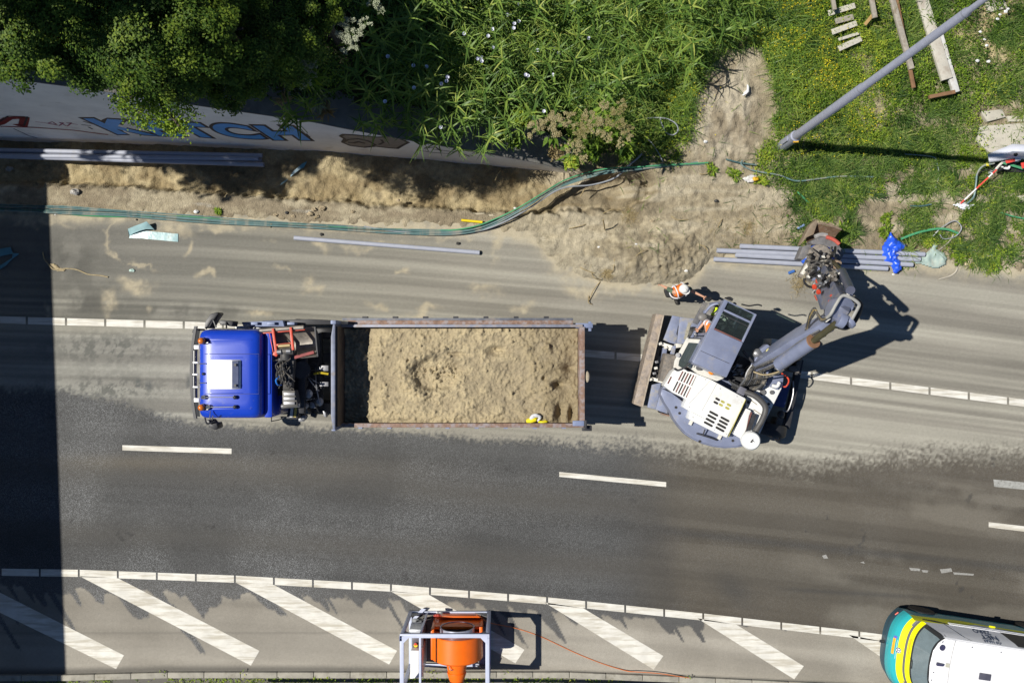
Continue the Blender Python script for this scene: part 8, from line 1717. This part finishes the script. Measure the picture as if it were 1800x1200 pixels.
V, F = leaves(c, d, nr_, rng.uniform(.03, .075, n), rng.uniform(.02, .045, n)); T_ = np.repeat(np.clip(2.0 * (fbm(X_, Y_, 1.1, 5, 915, .65) - .27) + .26 * rng.uniform(-1, 1, n), 0, 1), 4)
setp(fastmesh('weeds', V, F, L_weed, tint=T_), 'low leafy green weeds covering the bank on the right', 'weeds', kind='stuff')
X_, Y_ = scatter(150000, 1.0, 15.5, 1.8, 10.8, lambda a, b: np.maximum(kd(a, b), (a > 3) * .012 * (PY(b) < 440)) * (.2 + .8 * sst(.40, .58, fbm(a, b, 1.3, 3, 920)))); n = len(X_); z = ezv(X_, Y_)
a = rng.uniform(0, 6.28, n); el = rng.uniform(.2, 1.2, n); d = np.stack([np.cos(a) * np.cos(el) + .15, np.sin(a) * np.cos(el) - .1, np.sin(el)], 1); V, F = blades(np.stack([X_, Y_, z], 1), d, rng.uniform(.12, .46, n), rng.uniform(.008, .018, n), rng.uniform(.5, 1.1, n), 2)
T_ = np.repeat(np.clip(1.0 * (fbm(X_, Y_, .7, 4, 925) - .1) + .35 * rng.uniform(-1, 1, n) + .5 * (rng.uniform(0, 1, n) > .96), 0, 1), 6)
setp(fastmesh('grass', V, F, L_grass, tint=T_), 'tangled long grass blades over the right-hand bank', 'grass', kind='stuff')
cx_, cy_ = scatter(2600, 1.9, 15.2, 2.0, 10.5, lambda a, b: kd(a, b) * sst(.38, .55, fbm(a, b, .9, 3, 970))); nc = len(cx_); kb = 34; n = nc * kb; X_ = np.repeat(cx_, kb) + rng.normal(size=n) * .05; Y_ = np.repeat(cy_, kb) + rng.normal(size=n) * .05; z = np.repeat(ezv(cx_, cy_), kb) + .05
a = rng.uniform(0, 6.28, n); el = rng.uniform(.15, 1.2, n); d = np.stack([np.cos(a) * np.cos(el) + np.repeat(rng.normal(size=nc) * .5, kb), np.sin(a) * np.cos(el) + np.repeat(rng.normal(size=nc) * .5, kb), np.sin(el)], 1)
V, F = blades(np.stack([X_, Y_, z], 1), d, rng.uniform(.2, .5, n), rng.uniform(.010, .022, n), rng.uniform(.6, 1.2, n), 3); setp(fastmesh('grass_tussocks', V, F, L_grass, tint=np.repeat(np.clip(np.repeat(rng.uniform(0, .75, nc), kb) + .25 * rng.uniform(-1, 1, n), 0, 1), 8)), 'rough arching grass tussocks mixed through the weeds', 'grass', kind='stuff')
# taller bluish grass beside the reeds (left of the soil patch and top)
def kt(a, b):
    px, py = PX(a), PY(b); d = sst(1000, 1080, px) * sst(1430, 1330, px) * sst(250, 200, py) * dens(px, py); d2 = sst(1000, 1050, px) * sst(1240, 1200, px + (py - 120) * .3) * sst(265, 235, py); return np.maximum(d, d2) * .8
X_, Y_ = scatter(30000, 1.2, 8.5, 5.0, 10.5, kt); n = len(X_); z = ezv(X_, Y_) + rng.uniform(0, .35, n); a = rng.uniform(0, 6.28, n); el = rng.uniform(.1, .9, n); d = np.stack([np.cos(a) * np.cos(el), np.sin(a) * np.cos(el), np.sin(el)], 1)
V, F = blades(np.stack([X_, Y_, z], 1), d, rng.uniform(.25, .6, n), rng.uniform(.010, .022, n), rng.uniform(.6, 1.1, n), 3); T_ = np.repeat(np.clip(.9 * fbm(X_, Y_, 1.1, 3, 940) + .4 * rng.uniform(-.7, 1, n) - .05, 0, 1), 8)
setp(fastmesh('tall_grass', V, F, L_reed, tint=T_), 'tall rough grass between the reeds and the soil patch', 'grass', kind='stuff')
def ky(a, b):
    px, py = PX(a), PY(b); g = np.exp(-((px - 1165) / 42) ** 2 - ((py - 185) / 55) ** 2) + .9 * np.exp(-((px - 1200) / 25) ** 2 - ((py - 130) / 20) ** 2) + np.exp(-((px - 1365) / 45) ** 2 - ((py - 45) / 50) ** 2) + .7 * np.exp(-((px - 1430) / 40) ** 2 - ((py - 110) / 45) ** 2) + .3 * np.exp(-((px - 1480) / 80) ** 2 - ((py - 180) / 90) ** 2) * (px > 1350)
    return np.clip(g, 0, 1) * sst(.40, .62, fbm(a, b, 2.2, 3, 950))
X_, Y_ = scatter(22000, 2.5, 10.5, 5.0, 10.3, ky); n = len(X_); z = ezv(X_, Y_) + .25 + rng.uniform(0, .25, n); nr_ = unit(rng.normal(size=(n, 3)) * .4 + np.array([0, 0, 1])); d = unit(np.cross(nr_, rng.normal(size=(n, 3)))); V, F = leaves(np.stack([X_, Y_, z], 1), d, nr_, rng.uniform(.022, .045, n), rng.uniform(.02, .036, n))
setp(fastmesh('yellow_flowers', V, F, L_yel, tint=np.repeat(rng.uniform(0, 1, n), 4)), 'sprinkled small yellow flowers over the weeds', 'flowers', kind='stuff')
# bright yellow-green foliage under the yellow flowers
X_, Y_ = scatter(60000, 2.3, 10.8, 5.0, 10.3, lambda a, b: np.clip(ky(a, b) * 1.3 + .25 * kd(a, b), 0, 1) * (PX(a) < 1560)); n = len(X_); z = ezv(X_, Y_) + rng.uniform(.1, .42, n); a = rng.uniform(0, 6.28, n); el = rng.uniform(.0, 1.2, n)
d = np.stack([np.cos(a) * np.cos(el), np.sin(a) * np.cos(el), np.sin(el)], 1); V, F = blades(np.stack([X_, Y_, z], 1), d, rng.uniform(.06, .15, n), rng.uniform(.006, .012, n), rng.uniform(.3, 1, n), 2)
setp(fastmesh('fine_foliage', V, F, L_weed, tint=np.repeat(np.clip(rng.uniform(.45, 1.0, n), 0, 1), 6)), 'feathery yellow-green foliage under the yellow flowers', 'foliage', kind='stuff')
# dry grass and roots
def kdry(a, b):
    px, py = PX(a), PY(b); g = np.exp(-((px - 1735) / 55) ** 2 - ((py - 70) / 75) ** 2) * .9 + .35 * np.exp(-((px - 1330) / 70) ** 2 - ((py - 395) / 30) ** 2) + .22 * np.exp(-((px - 1110) / 90) ** 2 - ((py - 470) / 45) ** 2) * sst(.5, .6, fbm(a, b, 3, 3, 960)) + .5 * np.exp(-((px - 1500) / 90) ** 2 - ((py - 430) / 25) ** 2) + .4 * np.exp(-((px - 1640) / 90) ** 2 - ((py - 430) / 20) ** 2)
    return g * sst(.35, .6, fbm(a, b, 2.5, 3, 965))
X_, Y_ = scatter(42000, 1.0, 15.0, 1.5, 10.3, kdry); n = len(X_); z = ezv(X_, Y_) + .01; a = rng.uniform(0, 6.28, n); el = rng.uniform(.0, .5, n); d = np.stack([np.cos(a) * np.cos(el), np.sin(a) * np.cos(el), np.sin(el)], 1)
V, F = blades(np.stack([X_, Y_, z], 1), d, rng.uniform(.08, .28, n), rng.uniform(.004, .010, n), rng.uniform(.3, 1.2, n), 2); setp(fastmesh('dry_grass', V, F, L_dry, tint=np.repeat(rng.uniform(0, 1, n), 6)), 'dry straw-coloured grass in thin patches', 'dry grass', kind='stuff')
for i, (px, py, s_, lb) in enumerate(((1405, 497, .17, 'tuft of dry straw on the road beside the stick of the excavator'), (1068, 480, .10, 'dead roots poking out of the heap'), (1105, 378, .12, 'tangle of dry roots east of the dead stalk'), (1312, 402, .14, 'dry grass tuft on the bare soil'), (1440, 0, .0, ''))):
    if s_ == 0: continue
    q = P(px, py, .04 if i == 0 else max(gz_at(px, py), 0)); r = np.random.RandomState(970 + i); k = 260; a = r.uniform(0, 6.28, k); d = np.stack([np.cos(a), np.sin(a), r.uniform(0, .8, k)], 1); V, F = blades(np.array(q)[None] + r.normal(size=(k, 3)) * s_ * np.array([.8, .8, .1]), d, r.uniform(.05, .22, k), r.uniform(.004, .009, k), r.uniform(.3, 1.2, k), 2)
    setp(fastmesh('dry_tuft', V, F, L_dry, tint=np.repeat(r.uniform(0, 1, k), 6), loc=tuple(q)), lb, 'tuft')
# single weeds on the bare soil
for i, (px, py, s_, lb) in enumerate(((1432, 357, .20, 'bright leafy dock weed below the green duct stub'), (1411, 335, .16, 'dark green weed clump left of the dock weed'), (1338, 318, .10, 'small yellow-green weed beside the torn carton'), (1290, 307, .13, 'green weed with a dark shadow on the bare soil'), (1250, 298, .12, 'weed clump below the cable end'), (1478, 415, .22, 'dark green weed clump touching the pipes'), (1555, 405, .13, 'weed clump left of the blue sheet'), (1632, 427, .12, 'yellow-green weed above the pale sheet'), (1590, 455, .10, 'weed between the pipe ends'), (385 - 2, 371, .03, 'tiny green sprig by the teal cables'), (1683, 452, .16, 'weed clump right of the pale sheet'), (1748, 462, .15, 'dark weed clump at the road edge'), (1556, 384, .10, 'small weed on the bare soil'), (1500, 340, .18, 'weed clump south of the teal duct'))):
    q = P(px, py, max(gz_at(px, py), 0) + .04); r = np.random.RandomState(990 + i); k = int(90 + 700 * s_); a = r.uniform(0, 6.28, k); rad = r.uniform(0, 1, k) ** .8 * s_ * (1 + .55 * np.sin(a * 2 + i) + .35 * np.sin(a * 3 + 2 * i)); c = np.stack([q.x + np.cos(a) * rad, q.y + np.sin(a) * rad, q.z + r.uniform(0, .7, k) * s_], 1); d = np.stack([np.cos(a), np.sin(a), r.uniform(-.2, .6, k)], 1)
    V, F = leaves(c, d, unit(r.normal(size=(k, 3)) * .5 + np.array([0, 0, 1])), r.uniform(.03, .13, k), r.uniform(.02, .045, k)); setp(fastmesh('weed', V, F, L_weed, tint=np.repeat(np.clip(r.uniform(.1, .8, k) + (.3 if 'yellow' in lb or 'bright' in lb else 0), 0, 1), 4), loc=tuple(q)), lb, 'weed')
# weeds and grass along the kerb
def kk_(a, b):
    px = PX(a); q = PY(b) - np.interp(px, [p[0] for p in KERB], [p[1] for p in KERB]); f = fbm(a, b * 0, 1.3, 4, 1000); return sst(9, 13, q) * sst(.30, .55, fbm(a, b * .5, 2.0, 3, 1003)) * sst(1400, 900, px) * .9 + (np.abs(q) < 2.5) * sst(.66, .72, f) * .5 * sst(1300, 1000, px)
X_, Y_ = scatter(60000, -14.2, 9, -10.2, -9.0, kk_); n = len(X_); z = -.14 + rng.uniform(0, .22, n) + .14 * (PY(Y_) < 1190); nr_ = unit(rng.normal(size=(n, 3)) * .6 + np.array([0, 0, 1])); d = unit(np.cross(nr_, rng.normal(size=(n, 3)))); V, F = leaves(np.stack([X_, Y_, z], 1), d, nr_, rng.uniform(.03, .09, n), rng.uniform(.015, .035, n))
setp(fastmesh('kerb_weeds', V, F, L_weed, tint=np.repeat(np.clip(rng.uniform(.2, 1, n), 0, 1), 4)), 'green weeds growing along the bottom kerb', 'weeds', kind='stuff')
